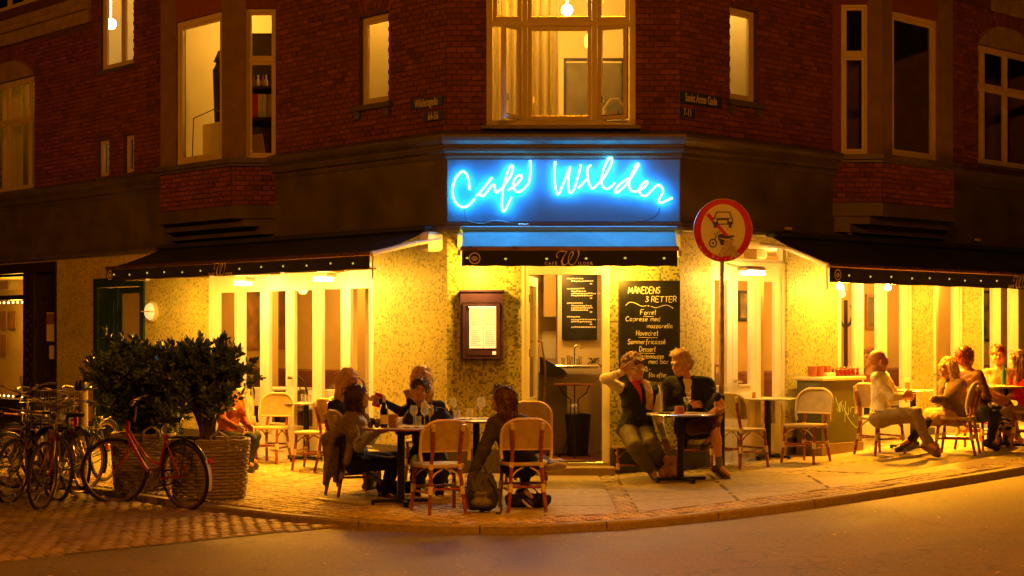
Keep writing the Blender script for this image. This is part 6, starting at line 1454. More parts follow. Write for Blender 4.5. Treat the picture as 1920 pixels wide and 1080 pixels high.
mb = MB(); stroke(mb, [((x-522)*S, (545-y)*S) for x, y in [(378+50*math.cos(a), 732+56*math.sin(a)) for a in [2*PI*i/24 for i in range(25)]]], 18*S, -.0095); mb.ball(((378-522)*S, -.0095, (545-732)*S), 16*S, 8, 6, (1, .1, 1)); mb.build('pictogram_wheel', M_['signblack'], sg, Ms)
mb = MB()
for cx_, cy_, w_, h_ in ((408, 403, 24, 27), (627, 403, 24, 27)): P = [(cx_+w_*math.cos(2*PI*i/16), cy_+h_*math.sin(2*PI*i/16)) for i in range(16)]; flat(P, -.0105)
fq2 = [(452, 400), (582, 400), (582, 450), (452, 450)]; flat(fq2, -.0105); mb.build('pictogram_light', M_['signwhite'], sg, Ms)
# peeled, weathered patches at the bottom
r_ = random.Random(4); mb = MB()
for cx_, cy_, w_, h_ in ((600, 745, 70, 60), (640, 840, 100, 70), (560, 850, 90, 55), (690, 900, 60, 50), (500, 900, 60, 30)):
    P = [(cx_+w_*(1+.25*r_.uniform(-1, 1))*math.cos(2*PI*i/14), cy_+h_*(1+.25*r_.uniform(-1, 1))*math.sin(2*PI*i/14)) for i in range(14)]; flat(P, -.0112-.0002*r_.random())
mb.build('peeled_patch', pmat('peeled_foil', (.62, .50, .40), .7, var=.3, scale=30), sg, Ms)
mb = MB()
for cx_, cy_ in ((200, 790), (212, 850), (280, 870), (380, 925), (450, 935), (560, 950), (640, 950)):
    stroke(mb, [((cx_+r_.uniform(-12, 12)-522)*S, (545-cy_-r_.uniform(-25, 25))*S) for _ in range(4)], 12*S, -.0112)
mb.build('scratches', M_['signwhite'], sg, Ms, kind='stuff')
mb = MB(); mb.tube([(x, 0, z) for x, z in disc(rx*1.0, 0, 0, sy=E)], .005, 6, closed=True); mb.build('sign_rim', M_['galv'], sg, Ms, smooth=True)
mb = MB(); mb.box(-.04, .04, .0, .05, -.1, -.06, .004); mb.box(-.04, .04, .0, .05, .1, .14, .004); mb.build('clamp', M_['galv'], t, Ms)
# ------------------------------------------------------------------ green utility cabinet
u0 = FR.u(1541, .50); u1 = FR.u(1619, .50); 
cz = H(*FR.w((u0+u1)/2, 0, .3).xy); zt = FR.z((u0+u1)/2, 706, .5)
t = thing('utility_cabinet', 'green metal utility cabinet with a pale graffiti tag, used as a side table', 'cabinet', FR.M((u0+u1)/2, cz, .3))
mb = MB(); mb.box(u0, u1, -.50, -.10, cz-.02, cz+.14, .006); mb.build('base', M_['stone_dark'], t, FR.M())
GRN = pmat('cabinet_green', (.085, .085, .032), .5, var=.2, scale=4, bump=.05)
mb = MB(); mb.box(u0+.01, u1-.01, -.49, -.11, cz+.142, zt-.05, .006); mb.build('cabinet_body', GRN, t, FR.M())
mb = MB(); mb.box(u0-.02, u1+.02, -.53, -.08, zt-.05, zt, .012); mb.build('cabinet_top', M_['cream'], t, FR.M())
mb = MB(); mb.box(u0+.06, u0+.09, -.502, -.49, cz+.26, cz+.33, .003); mb.build('lock', M_['blackm'], t, FR.M())
mb = MB(); gx = lambda x: FR.u(1490+x/5.687, .5); gz_ = lambda x, y: FR.z(gx(x), 680+y/5.687, .5)
for P in ([(440, 370), (460, 430), (485, 530)], [(455, 490), (470, 520)], [(478, 430), (490, 530), (492, 420), (510, 480), (520, 520)], [(505, 420), (515, 410)], [(548, 405), (545, 480), (540, 635)], [(520, 450), (560, 540), (580, 545), (575, 470)], [(530, 470), (545, 520), (590, 610), (640, 670), (670, 692), (695, 640), (690, 550), (660, 490), (625, 472), (600, 500), (605, 530)], [(635, 550), (634, 580)]):
    pts = bez([(gx(x), gz_(x, y)) for x, y in P], 4); stroke(mb, pts, .011, -.4925)
mb.build('graffiti', pmat('pale_green_spray', (.42, .60, .22), .6, var=.1, bump=0), t, FR.M(), kind='stuff')
for i, px in enumerate((1523, 1536, 1549)):
    u = max(FR.u(px, .3), u0+.05+.0*i)+.0; mb = MB(); mb.lathe([(.05, 0), (.062, .13), (.056, .13), (.045, .01)], 16, cap=False); tag(mb.build('terracotta_pot', M_['copper'] if i == 9 else bpy.data.materials['terracotta'], None, FR.M(u, zt+.001, .3), smooth=True), ('leftmost', 'middle', 'rightmost')[i]+' of three orange pots at the left end of the cabinet top', 'pot', 'orange pots on the cabinet')
mb = MB(); mb.box(FR.u(1545, .35), FR.u(1561, .35), -.40, -.22, zt+.001, zt+.05, .004); tag(mb.build('napkin_stack', M_['paper'], None, FR.M()), 'stack of white napkins on the cabinet beside the red jars', 'napkins')
jar_mat = pmat('red_lacquer', (.34, .03, .015), .15, var=.2, coat=.5)
k = 0
for row in range(2):
    for i in range(6):
        u = FR.u(1567+7.2*i, .36)+row*.02; t = thing('pepper_mill', ('front', 'back')[row]+' row of the red mills on the cabinet, '+('first', 'second', 'third', 'fourth', 'fifth', 'sixth')[i]+' from the left', 'pepper mill', FR.M(u, zt+.016, .40-.1*row), 'small red mills on the cabinet')
        mb = MB(); mb.lathe([(.022, 0), (.022, .02), (.013, .045), (.022, .07), (.012, .085), (.001, .086)], 12, cap=False); mb.build('mill_body', jar_mat, t, smooth=True); mb = MB(); mb.ball((0, 0, .092), .009, 8, 6); mb.build('knob', M_['steel'], t, smooth=True)
mb = MB(); mb.box(FR.u(1562, .36), FR.u(1613, .36), -.44, -.26, zt+.001, zt+.014, .003); tag(mb.build('tray', M_['darkwood'], None, FR.M()), 'thin dark tray under the red mills on the cabinet', 'tray')
# ------------------------------------------------------------------ bollard
x, y = gp(152, 905); x, y = (153-CX)/F*19.3, 19.3; t = thing('bollard', 'thick round granite bollard with a dark cap left of the shrubs', 'bollard', TR(x, y, H(x, y)))
hb = ZC-(712-HY)/F*19.3-H(x, y); mb = MB(); mb.lathe([(.078, 0), (.075, hb-.12), (.001, hb-.12)], 20, cap=False); mb.build('post', M_['kerb'], t, smooth=True); mb = MB(); mb.lathe([(.078, hb-.12), (.077, hb-.05), (.06, hb-.01), (.001, hb)], 20, cap=False); mb.build('cap', M_['blackm'], t, smooth=True)
# ------------------------------------------------------------------ wicker baskets with laurel
def basket(M, label, w=.40, d=.30, h=.62):
    t = thing('wicker_basket', label, 'basket', M, 'wicker planters'); n = 30; rows = 17
    def rr(a, s): k = 3.2; c, si = math.cos(a), math.sin(a); return (w*s*math.copysign(abs(c)**(2/k), c), d*s*math.copysign(abs(si)**(2/k), si))
    for j in range(rows):
        z = .02+j*(h-.03)/rows; s = .88+.12*j/rows; mb = MB(); P = []
        for i in range(n*2):
            a = 2*PI*i/(n*2); x, y = rr(a, s+.034*(1 if (i//2+j) % 2 else -1)); P.append((x, y, z+.013+.0015*math.sin(i*2.3+j)))
        mb.tube(P, .0165, 6, closed=True); mb.build('wicker_strand', M_['wicker'], t, smooth=True)
    mb = MB()
    for i in range(n): a = 2*PI*(i*2+1)/(n*2); x, y = rr(a, .89); x2, y2 = rr(a, 1.0); mb.tube([(x, y, 0), (x2, y2, h)], .008, 5)
    mb.build('stakes', M_['wicker'], t, smooth=True, kind='stuff')
    for q in (0, 1): mb = MB(); mb.tube([(*rr(2*PI*i/40+.05*math.sin(i*2+q*2), 1.02), h-.005+.018*q+.006*math.sin(i*1.9+q*3)) for i in range(40)], .016, 6, closed=True); mb.build('rim', M_['wicker'], t, smooth=True)
    for s in (-1, 1): mb = MB(); mb.tube([(s*w*.15-.09, -d*1.03, h-.05), (s*w*.15-.08, -d*1.05, h+.06), (s*w*.15, -d*1.06, h+.11), (s*w*.15+.08, -d*1.05, h+.06), (s*w*.15+.09, -d*1.03, h-.05)], .013, 6) if s > 0 else mb.tube([(-w*.2, d, h), (-w*.1, d, h+.1), (w*.1, d, h+.1), (w*.2, d, h)], .013, 6); mb.build('handle', M_['wicker'], t, smooth=True)
    mb = MB(); mb.prismz([rr(2*PI*i/24, .93) for i in range(24)], h-.10, h-.09); mb.build('soil', M_['joint'], t)
    return t
def shrub(M, label, cx, W, Dp, z0, z1, nleaf, seed, base):
    """laurel: crown of leaf sprigs; W half width, Dp half depth"""
    t = thing('laurel_shrub', label, 'shrub', M, 'laurel shrubs in the baskets'); r = random.Random(seed)
    st = MB(); tips = []
    for k in range(34):
        a = r.uniform(0, 2*PI); b = r.uniform(.0, 1.); q = b**.5; x, y = cx+W*q*math.cos(a)*.9, Dp*q*math.sin(a)*.9; zt = z1-(z1-z0)*.26*q**2-r.uniform(-.06, .20)
        x0, y0 = r.uniform(-.08, .08), r.uniform(-.06, .06); P = [(x0, y0, base), (x0*.5+x*.35, y*.3+y0*.5, z0+(zt-z0)*.1), (x*.8, y*.8, z0+(zt-z0)*.6), (x, y, zt)]; P = bez(P, 4); st.tube(P, [.012-.009*i/len(P) for i in range(len(P))], 5)
        tips.append(P)
    st.build('branches', M_['bark'], t, smooth=True, kind='stuff')
    lf = MB()
    def leaf(p, dirv, l, w):
        d = Vector(dirv).normalized(); s = d.cross(Vector((r.uniform(-1, 1), r.uniform(-1, 1), r.uniform(-.3, 1)))).normalized(); nrm = d.cross(s).normalized(); p = Vector(p)
        a = p; m1 = p+d*l*.35; m2 = p+d*l*.72; e = p+d*l+nrm*l*.08
        lf.v += [tuple(v) for v in (a, m1+s*w+nrm*w*.3, m1-nrm*w*.1, m1-s*w+nrm*w*.3, m2+s*w*.85+nrm*w*.3, m2, m2-s*w*.85+nrm*w*.3, e)]
        n = len(lf.v)-8; F_ = [(0, 1, 2), (0, 2, 3), (1, 4, 5, 2), (2, 5, 6, 3), (4, 7, 5), (5, 7, 6)]; lf.f += [tuple(n+i for i in f) for f in F_]; lf.m += [0]*6
    sprigs = []
    for k in range(nleaf//12):
        if k < len(tips)*3: P = tips[k % len(tips)]; c = Vector(P[-1]) + Vector((r.uniform(-.06, .06), r.uniform(-.06, .06), r.uniform(-.12, .05)))
        else:
            P = r.choice(tips); i = r.randrange(len(P)//3, len(P)); c = Vector(P[i])+Vector((r.gauss(0, .12), r.gauss(0, .10), r.gauss(0, .08)))
        out = (c-Vector((cx, 0, (z0+z1)/2))); out.z = abs(out.z)*.5+.35; out.normalize(); out = (out+Vector((r.gauss(0, .35), r.gauss(0, .35), r.gauss(0, .3)))).normalized()
        L = r.uniform(.06, .14)
        for i in range(12):
            a = i*2.4+r.random(); s = out.orthogonal().normalized(); b_ = out.cross(s); f = i/11; dv = out*(.35+.9*f)+(s*math.cos(a)+b_*math.sin(a))*(1.1-.6*f)
            leaf(c+out*L*(f-.5), dv, r.uniform(.055, .10), r.uniform(.014, .022))
    lf.build('foliage', M_['leaf'], t, kind='stuff'); return t
xb, yb2 = (268-CX)/F*17.9, 17.9; Mb = TR(xb, yb2, H(xb, yb2), .35); basket(Mb, 'left wicker planter seen through the front wheel of the red bicycle', .33, .30, .60)
hz = lambda py, Y: ZC-(py-HY)/F*Y-H(xb, yb2)
shrub(TR(xb, yb2, H(xb, yb2)), 'left laurel shrub, wide and dark, behind the handlebar of the red bicycle', -.02, .68, .42, hz(800, 17.9), hz(650, 17.9), 6400, 3, .5)
xc, yc2 = (392-CX)/F*16.95, 16.95; Mb2 = TR(xc, yc2, H(xc, yc2), .3); basket(Mb2, 'right wicker planter beside the rear wheel of the red bicycle, fully lit on its right', .40, .30, .60)
hz2 = lambda py: ZC-(py-HY)/F*16.95-H(xc, yc2)
shrub(TR(xc, yc2, H(xc, yc2)), 'right laurel shrub with open lower branches in the lit basket', -.13, .56, .36, hz2(768), hz2(650), 3900, 9, .5)
# ------------------------------------------------------------------ bicycles
def bike(M, label, col, step=True, steer=0.0, rack=True, basket_=False, guard=True, seed=0, straight=False, white=False, fine=True, light=False, cat='bicycle'):
    """local: rear hub at x=0, front hub towards -x; wheels touch z=0"""
    t = thing('bicycle', label, cat, M, 'bicycles parked at the left kerb'); R = .345; WB = 1.08; r = random.Random(seed)
    def wheel(cx, Mw):
        w = MB(); w.tube([(cx+R*math.cos(a)*.985, 0, R+R*.985*math.sin(a)) for a in [2*PI*i/44 for i in range(44)]], .0175, 8, closed=True); tyre = w.build('wheel', M_['tyre'], t, Mw, smooth=True)
        w = MB(); w.tube([(cx+R*math.cos(a)*.915, 0, R+R*.915*math.sin(a)) for a in [2*PI*i/44 for i in range(44)]], .0105, 6, closed=True); w.build('rim', M_['rimc'] if not white else M_['bikesteel'], tyre, Mw, smooth=True)
        w = MB()
        for k in range(28): a = 2*PI*k/28; b_ = a+(.9 if k % 2 else -.9); s = .03*(1 if k % 4 < 2 else -1); w.tube([(cx+.025*math.cos(b_), s, R+.025*math.sin(b_)), (cx+R*.91*math.cos(a), 0, R+R*.91*math.sin(a))], .0014, 4, caps=False)
        w.build('spokes', M_['bikesteel'], tyre, Mw, kind='stuff'); w = MB(); w.tube([(cx, -.045, R), (cx, .045, R)], .020, 8); w.build('hub', M_['steel'], tyre, Mw, smooth=True)
    def fender(cx, a0, a1, Mw, colr, tail=False):
        vs = []; n = 24; rr = R+.032
        for i in range(n+1):
            a = a0+(a1-a0)*i/n; c, s = math.cos(a), math.sin(a)
            for y, dr in ((-.026, -.014), (-.018, 0), (0, .006), (.018, 0), (.026, -.014)): vs.append((cx+(rr+dr)*c, y, R+(rr+dr)*s))
        w = MB(); w.add(vs, [(i*5+k, i*5+k+1, i*5+6+k, i*5+5+k) for i in range(n) for k in range(4)]); w.build('mudguard', M_[colr], t, Mw, smooth=True)
        if tail:
            vs2 = [(x, y, z) for x, y, z in [(cx+(rr+.009)*math.cos(a), y, R+(rr+.009)*math.sin(a)) for a in [a0+(a1-a0)*(.0+.28*i/6) for i in range(7)] for y in (-.021, .021)]]
            w = MB(); w.add(vs2, [(2*i, 2*i+1, 2*i+3, 2*i+2) for i in range(6)]); w.build('white_patch', M_['white'], t, Mw)
    st = Matrix.Translation((-WB+.07, 0, 0)) @ Matrix.Rotation(steer, 4, 'Z') @ Matrix.Translation((WB-.07, 0, 0)); Ms_ = M @ st
    wheel(0, M); wheel(-WB, Ms_)
    bb = (-.44, 0, .29); sc_ = (-.27, 0, .80) if not straight else (-.28, 0, .82); hd_t = (-.84, 0, .88 if step else .86); hd_b = (-.88, 0, .72)
    fm = MB(); fm.tube([bb, (sc_[0]+.035, 0, .76)], .0155, 8)
    if step: fm.tube(bez([(-.875, 0, .74), (-.74, 0, .56), (-.56, 0, .36), bb], 4), .017, 8); fm.tube(bez([(-.86, 0, .80), (-.72, 0, .64), (-.52, 0, .48), (-.365, 0, .45)], 4), .013, 8)
    else: fm.tube([(-.872, 0, .75), bb], .017, 8); fm.tube([(-.85, 0, .84), (-.29, 0, .79)], .015, 8)
    for s in (-1, 1): fm.tube([(bb[0], s*.02, bb[2]), (0, s*.058, R)], .009, 6); fm.tube([(-.275, s*.016, .74), (0, s*.058, R)], .008, 6)
    fm.tube([hd_b, hd_t], .020, 8); fm.build('frame', M_[col], t, M, smooth=True)
    fk = MB()
    for s in (-1, 1): fk.tube(bez([(-.885, s*.028, .70), (-.94, s*.045, .52), (-1.02, s*.05, .40), (-WB, s*.052, R)], 4), .010, 6)
    fk.tube([(-.885, -.035, .70), (-.885, .035, .70)], .012, 6); fk.build('fork', M_[col], t, Ms_, smooth=True)
    fk = MB(); hz_ = 1.06 if not straight else .98; fk.tube([(-.84, 0, .86), (-.815, 0, hz_-.04)], .011, 8); fk.build('stem', M_['bikesteel'], t, Ms_, smooth=True)
    fk = MB()
    if straight: fk.tube([(-.86, -.29, hz_), (-.88, -.1, hz_-.01), (-.88, .1, hz_-.01), (-.86, .29, hz_)], .012, 8)
    else: fk.tube(bez([(-.60, -.27, hz_+.04), (-.72, -.26, hz_+.06), (-.83, -.18, hz_+.03), (-.86, 0, hz_-.03), (-.83, .18, hz_+.03), (-.72, .26, hz_+.06), (-.60, .27, hz_+.04)], 4), .0115, 8)
    fk.build('handlebar', M_['bikesteel'], t, Ms_, smooth=True)
    for s in (-1, 1):
        g = MB(); g.tube([(-.60, s*.27, hz_+.04), (-.71, s*.262, hz_+.06)], .0165, 8) if not straight else g.tube([(-.86, s*.29, hz_), (-.868, s*.19, hz_-.004)], .016, 8); g.build('grip', M_['blackm'], t, Ms_, smooth=True)
    sd = MB(); P = [(.13, .085, .95), (.13, -.085, .95), (.02, -.075, .955), (-.12, -.02, .95), (-.12, .02, .95), (.02, .075, .955)]
    P = [(x-.24, y, z-.02) for x, y, z in P]; sd.add(P+[(x, y*.8, z-.045) for x, y, z in P], [(0, 1, 2, 5), (5, 2, 3, 4), (6, 11, 8, 7), (11, 10, 9, 8)]+[(i, (i+1) % 6+0, 0, 0)[:0] or (i, 6+i, 6+(i+1) % 6, (i+1) % 6) for i in range(6)]); sd.build('saddle', M_['white' if white else 'blackm'], t, M, smooth=True)
    sd = MB(); sd.tube([(-.262, 0, .74), (-.25, 0, .90)], .012, 8); sd.build('seat_post', M_['steel'], t, M, smooth=True)
    fender(0, math.radians(-20), math.radians(150), M, 'blackm' if not white else 'white', tail=True); fender(-WB, math.radians(25), math.radians(185), Ms_, 'blackm' if not white else 'white') if step and not white and seed != 1 else None
    if rack:
        rk = MB()
        for s in (-1, 1): rk.tube([(-.22, s*.05, .73), (.05, s*.06, .745), (.27, s*.05, .74)], .006, 5); rk.tube([(.12, s*.058, .74), (0, s*.065, R)], .005, 5)
        for k in range(4): x = -.15+.12*k; rk.tube([(x, -.06, .742), (x, .06, .742)], .005, 5)
        rk.build('luggage_rack', M_['blackm'], t, M, smooth=True)
    ck = MB(); ck.lathe([(.085, -.004), (.085, .004)], 24); mt = M @ Matrix.Translation((bb[0], -.035, bb[2])) @ Matrix.Rotation(PI/2, 4, 'X'); ck.build('chainring', M_['steel'], t, mt, smooth=True)
    an = r.uniform(0, 6)
    for s in (-1, 1):
        c, s_ = math.cos(an+(PI if s > 0 else 0)), math.sin(an+(PI if s > 0 else 0)); e = (bb[0]+.17*c, s*.075, bb[2]+.17*s_); ck = MB(); ck.tube([(bb[0], s*.055, bb[2]), e], .008, 6); ck.box(e[0]-.045, e[0]+.045, e[1]+(.0 if s > 0 else -.09), e[1]+(.09 if s > 0 else 0), e[2]-.01, e[2]+.012, .003); ck.build('pedal', M_['bikesteel'], t, M)
    if guard: cg = MB(); cg.tube(bez([(-.54, -.042, .29), (-.50, -.042, .375), (-.40, -.042, .385), (-.05, -.045, .41)], 4), .010, 6); cg.tube([(-.44, -.042, .205), (-.05, -.045, .29)], .008, 6); cg.build('chain_guard', M_['blackm'], t, M, smooth=True)
    kt = MB(); kt.tube([(-.42, .02, .27), (-.36, .17, .01)], .009, 6); kt.tube([(-.36, .17, .012), (-.31, .18, .01)], .009, 6); kt.build('kickstand', M_['blackm'], t, M, smooth=True)
    rl = MB(); rl.box(.372, .40, -.022, .022, .49, .545, .008); rl.build('rear_light', M_['redlight'], t, M)
    fl = MB(); fl.T = Matrix.Translation((-.93, 0, .82)) @ Matrix.Rotation(-PI/2, 4, 'Y'); fl.lathe([(.015, -.04), (.032, .0), (.034, .015), (.001, .02)], 12); fl.build('headlight', M_['steel'], t, Ms_, smooth=True)
    if basket_:
        bk = MB(); x0, x1, z0, z1 = -1.22, -.90, .84, 1.08
        for z in (z0, z0+.08, z0+.16, z1): bk.tube([(x0, -.17, z), (x1, -.17, z), (x1, .17, z), (x0, .17, z)], .004, 4, closed=True)
        for k in range(9): q = k/8; 
        for k in range(9):
            q = k/8; x = x0+(x1-x0)*q; y = -.17+.34*q
            bk.tube([(x, -.17, z0), (x, -.17, z1)], .003, 4); bk.tube([(x, .17, z0), (x, .17, z1)], .003, 4); bk.tube([(x0, y, z0), (x0, y, z1)], .003, 4); bk.tube([(x1, y, z0), (x1, y, z1)], .003, 4); bk.tube([(x, -.17, z0), (x, .17, z0)], .003, 4)
        bk.build('wire_basket', M_['steel'], t, Ms_)
    return t
M_['bikesteel'] = pmat('dull_chrome', (.30, .25, .20), .35, .9, var=.3, scale=30); M_['tyre'] = pmat('tyre_rubber', (.02, .018, .016), .75, var=.2, bump=.2); M_['rimc'] = pmat('brown_rim', (.28, .15, .08), .35, .5, var=.2)
M_['redlight'] = pmat('red_reflector', (.6, .01, .008), .2, coat=.5, bump=0); M_['redframe'] = pmat('red_bike_paint', (.42, .012, .02), .25, var=.08, coat=.6, bump=0)
M_['bikeblack'] = pmat('black_bike_paint', (.02, .02, .022), .22, var=.2, coat=.6, bump=0); M_['bikeblue'] = pmat('grey_blue_paint', (.07, .08, .09), .25, coat=.5, bump=0); M_['bikewhite'] = pmat('white_bike_paint', (.55, .5, .42), .25, coat=.5, bump=0); M_['bikebrown'] = pmat('brown_bike_paint', (.22, .035, .018), .25, coat=.5, bump=0)
rx_, ry_ = -3.32, 16.55
ang = math.atan2(-(17.25-ry_), (-4.22+3.32)*-1)
bike(TR(rx_, ry_, H(rx_, ry_)+.005, math.atan2(-.66, .86)) @ Matrix.Rotation(math.radians(4), 4, 'X'), 'red step-through bicycle leaning on its stand in front of the wicker planters', 'redframe', steer=math.radians(40), seed=1)
for i, (px, Y, rz, kw, lab) in enumerate((
    (150, 18.1, 62, dict(col='bikeblack', step=False, straight=True, seed=2, guard=False, steer=.3), 'black sports bicycle just left of the red bicycle, its rear wheel to the kerb'),
    (100, 17.6, 100, dict(col='bikebrown', step=False, straight=False, seed=3, steer=-.3), 'brown bicycle with raised handlebar, second left of the red bicycle'),
    (62, 18.3, 118, dict(col='bikewhite', step=True, seed=4, white=True, steer=.25), 'pale bicycle with white mudguards in the middle of the parked row'),
    (20, 17.9, 70, dict(col='bikeblue', step=False, straight=True, seed=5, guard=False, rack=False, steer=.2), 'grey-blue bicycle with a straight bar near the left edge'),
    (118, 19.2, 80, dict(col='bikeblack', step=True, seed=6, steer=-.5), 'black step-through bicycle at the back of the parked row beside the bollard'),
    (25, 19.2, 35, dict(col='bikeblack', step=True, seed=7, basket_=True, steer=.4), 'black bicycle carrying a white wire basket at the far left'),
    (-25, 18.4, 95, dict(col='bikebrown', step=True, seed=8, steer=.1), 'brown step-through bicycle cut by the left edge of the picture'),
    (82, 18.9, 55, dict(col='bikebrown', step=False, straight=True, seed=12, guard=False, steer=-.2), 'brown straight-barred bicycle wedged between the pale bicycle and the black sports bicycle'),
    (50, 19.6, 105, dict(col='bikeblack', step=True, seed=13, steer=.5), 'rearmost black bicycle in front of the lit shop window'),
    (135, 18.9, 110, dict(col='redframe', step=False, seed=14, guard=False, steer=.2), 'dark red bicycle with a top tube just in front of the bollard'),
    (196, 18.9, 75, dict(col='bikeblue', step=True, seed=11, white=False, basket_=True, steer=-.3), 'bicycle with a wire basket half hidden between the bollard and the left shrub'))):
    x = (px-CX)/F*Y; bike(TR(x, Y, H(x, Y)+.004, math.radians(rz)) @ Matrix.Rotation(math.radians(rnd(-7, 7)), 4, 'X'), lab, **kw)
mb = MB(); r_ = random.Random(8)
for _ in range(260):
    x, y = r_.uniform(-7, 9), r_.uniform(9.5, 18)
    if inpoly(x, y, PAVE) or kdist(x, y) < .02: continue
    a = r_.uniform(0, 6.28); w_ = r_.uniform(.008, .028); c, s = math.cos(a)*w_, math.sin(a)*w_; z = rise(x)-.070 if not street_zone(x, y) else rise(x)-.045
    mb.add([(x-c, y-s, z+r_.uniform(0, .006)), (x+s*.5, y-c*.5, z+.004), (x+c, y+s, z+r_.uniform(0, .012)), (x-s*.5, y+c*.5, z+.003)], [(0, 1, 2, 3)])
mb.build('leaf_litter', M_['roomtan'], None, Matrix.Identity(4), kind='stuff')
# ------------------------------------------------------------------ sculpting by distance fields
class Field:
    def __init__(s, pts, h, pad=.06):
        P = np.array([list(p) for p in pts], dtype=np.float32); s.lo = P.min(0)-pad-.02; hi = P.max(0)+pad+.02; s.h = h
        s.n = np.ceil((hi-s.lo)/h).astype(int)+2; s.F = np.full(tuple(s.n), .2, dtype=np.float32)
    def _blk(s, lo, hi, m):
        a = np.maximum(((np.array(lo)-m-s.lo)/s.h).astype(int), 0); b = np.minimum(((np.array(hi)+m-s.lo)/s.h).astype(int)+2, s.n)
        if (b <= a).any(): return None, None
        g = [s.lo[i]+np.arange(a[i], b[i], dtype=np.float32)*s.h for i in range(3)]
        return (slice(a[0], b[0]), slice(a[1], b[1]), slice(a[2], b[2])), (g[0][:, None, None], g[1][None, :, None], g[2][None, None, :])
    def _smin(s, sl, d, k):
        f = s.F[sl]; h_ = np.maximum(k-np.abs(f-d), 0)/k; s.F[sl] = np.minimum(f, d)-h_*h_*k*.25
    def cap(s, a, b, ra, rb, k=.03, sub=False):
        a = np.array(a, dtype=np.float32); b = np.array(b, dtype=np.float32); r = max(ra, rb); sl, g = s._blk(np.minimum(a, b)-r, np.maximum(a, b)+r, k+3*s.h)
        if sl is None: return
        d = b-a; L = float((d*d).sum())+1e-9; px, py, pz = g[0]-a[0], g[1]-a[1], g[2]-a[2]
        t = np.clip((px*d[0]+py*d[1]+pz*d[2])/L, 0, 1); D = np.sqrt((px-t*d[0])**2+(py-t*d[1])**2+(pz-t*d[2])**2)-(ra+(rb-ra)*t)
        if sub: s.F[sl] = np.maximum(s.F[sl], -D)
        else: s._smin(sl, D, k)
    def ell(s, c, r, R=None, k=.02, sub=False):
        c = np.array(c, dtype=np.float32); r = np.array(r, dtype=np.float32); m = float(r.max()); sl, g = s._blk(c-m, c+m, k+3*s.h)
        if sl is None: return
        p = [g[i]-c[i] for i in range(3)]
        if R is not None: q = [R[0][i]*p[0]+R[1][i]*p[1]+R[2][i]*p[2] for i in range(3)]
        else: q = p
        k0 = np.sqrt((q[0]/r[0])**2+(q[1]/r[1])**2+(q[2]/r[2])**2)+1e-6; k1 = np.sqrt((q[0]/r[0]**2)**2+(q[1]/r[1]**2)**2+(q[2]/r[2]**2)**2)+1e-6; D = k0*(k0-1)/k1
        if sub: s.F[sl] = np.maximum(s.F[sl], -D)
        else: s._smin(sl, D, k)
    def plane(s, p, n):       # keep the side where (x-p).n < 0
        g = [s.lo[i]+np.arange(s.n[i], dtype=np.float32)*s.h for i in range(3)]
        D = (g[0][:, None, None]-p[0])*n[0]+(g[1][None, :, None]-p[1])*n[1]+(g[2][None, None, :]-p[2])*n[2]; s.F = np.maximum(s.F, D.astype(np.float32))
    def fold(s, amp, wl, seed=0, stretch=(1, 1, 1)):
        r = np.random.RandomState(seed); g = [s.lo[i]+np.arange(s.n[i], dtype=np.float32)*s.h for i in range(3)]; X, Y, Z = g[0][:, None, None], g[1][None, :, None], g[2][None, None, :]; A = 0
        for _ in range(5):
            d = r.randn(3)*np.array(stretch); d /= np.linalg.norm(d)+1e-6; d *= 2*np.pi/(wl*r.uniform(.7, 1.5)); A = A+np.sin(X*d[0]+Y*d[1]+Z*d[2]+r.uniform(0, 6))
        s.F = s.F+(A*(amp/2.2)).astype(np.float32)
    def quads(s):
        F = s.F; I = F < 0; nx, ny, nz = F.shape
        c = [(i, j, k) for i in (0, 1) for j in (0, 1) for k in (0, 1)]; S = {q: (slice(q[0], nx-1+q[0]), slice(q[1], ny-1+q[1]), slice(q[2], nz-1+q[2])) for q in c}
        cnt = sum(I[S[q]].astype(np.int8) for q in c); act = (cnt > 0) & (cnt < 8); idx = np.argwhere(act)
        if len(idx) == 0: return [], []
        acc = np.zeros((len(idx), 3), dtype=np.float32); n = np.zeros(len(idx), dtype=np.float32)
        val = {q: F[idx[:, 0]+q[0], idx[:, 1]+q[1], idx[:, 2]+q[2]] for q in c}
        for q in c:
            for ax in range(3):
                if q[ax]: continue
                p = list(q); p[ax] = 1; p = tuple(p); a, b = val[q], val[p]; m = (a < 0) != (b < 0); t = np.where(m, a/np.where(m, a-b, 1), 0)
                pos = np.tile(np.array(q, dtype=np.float32), (len(idx), 1)); pos[:, ax] = t; acc += pos*m[:, None]; n += m
        V = (idx+acc/n[:, None])*s.h+s.lo; vid = np.full(act.shape, -1, dtype=np.int64); vid[tuple(idx.T)] = np.arange(len(idx)); Q = []
        for ax in range(3):
            sl0 = [slice(1, n_-1) for n_ in F.shape]; a = [slice(1, n_-1) for n_ in F.shape]; sl0[ax] = slice(0, F.shape[ax]-1); a[ax] = slice(1, F.shape[ax])
            f0, f1 = I[tuple(sl0)], I[tuple(a)]; e = np.argwhere(f0 != f1); off = np.array([1, 1, 1]); off[ax] = 0; base = e+off; up = f0[tuple(e.T)]
            u, v = [(1, 2), (2, 0), (0, 1)][ax]
            def at_(du, dv): q = base.copy(); q[:, u] -= du; q[:, v] -= dv; return vid[q[:, 0], q[:, 1], q[:, 2]]
            quad = np.stack([at_(1, 1), at_(0, 1), at_(0, 0), at_(1, 0)], 1); quad[~up] = quad[~up][:, ::-1]; quad = quad[(quad >= 0).all(1)]; Q.append(quad)
        return V, np.concatenate(Q)
    def add_to(s, L, M=None):
        V, Q = s.quads()
        if len(V) == 0: return
        if M is not None: A = np.array(M); V = V @ A[:3, :3].T+A[:3, 3]
        L.append((V, Q))
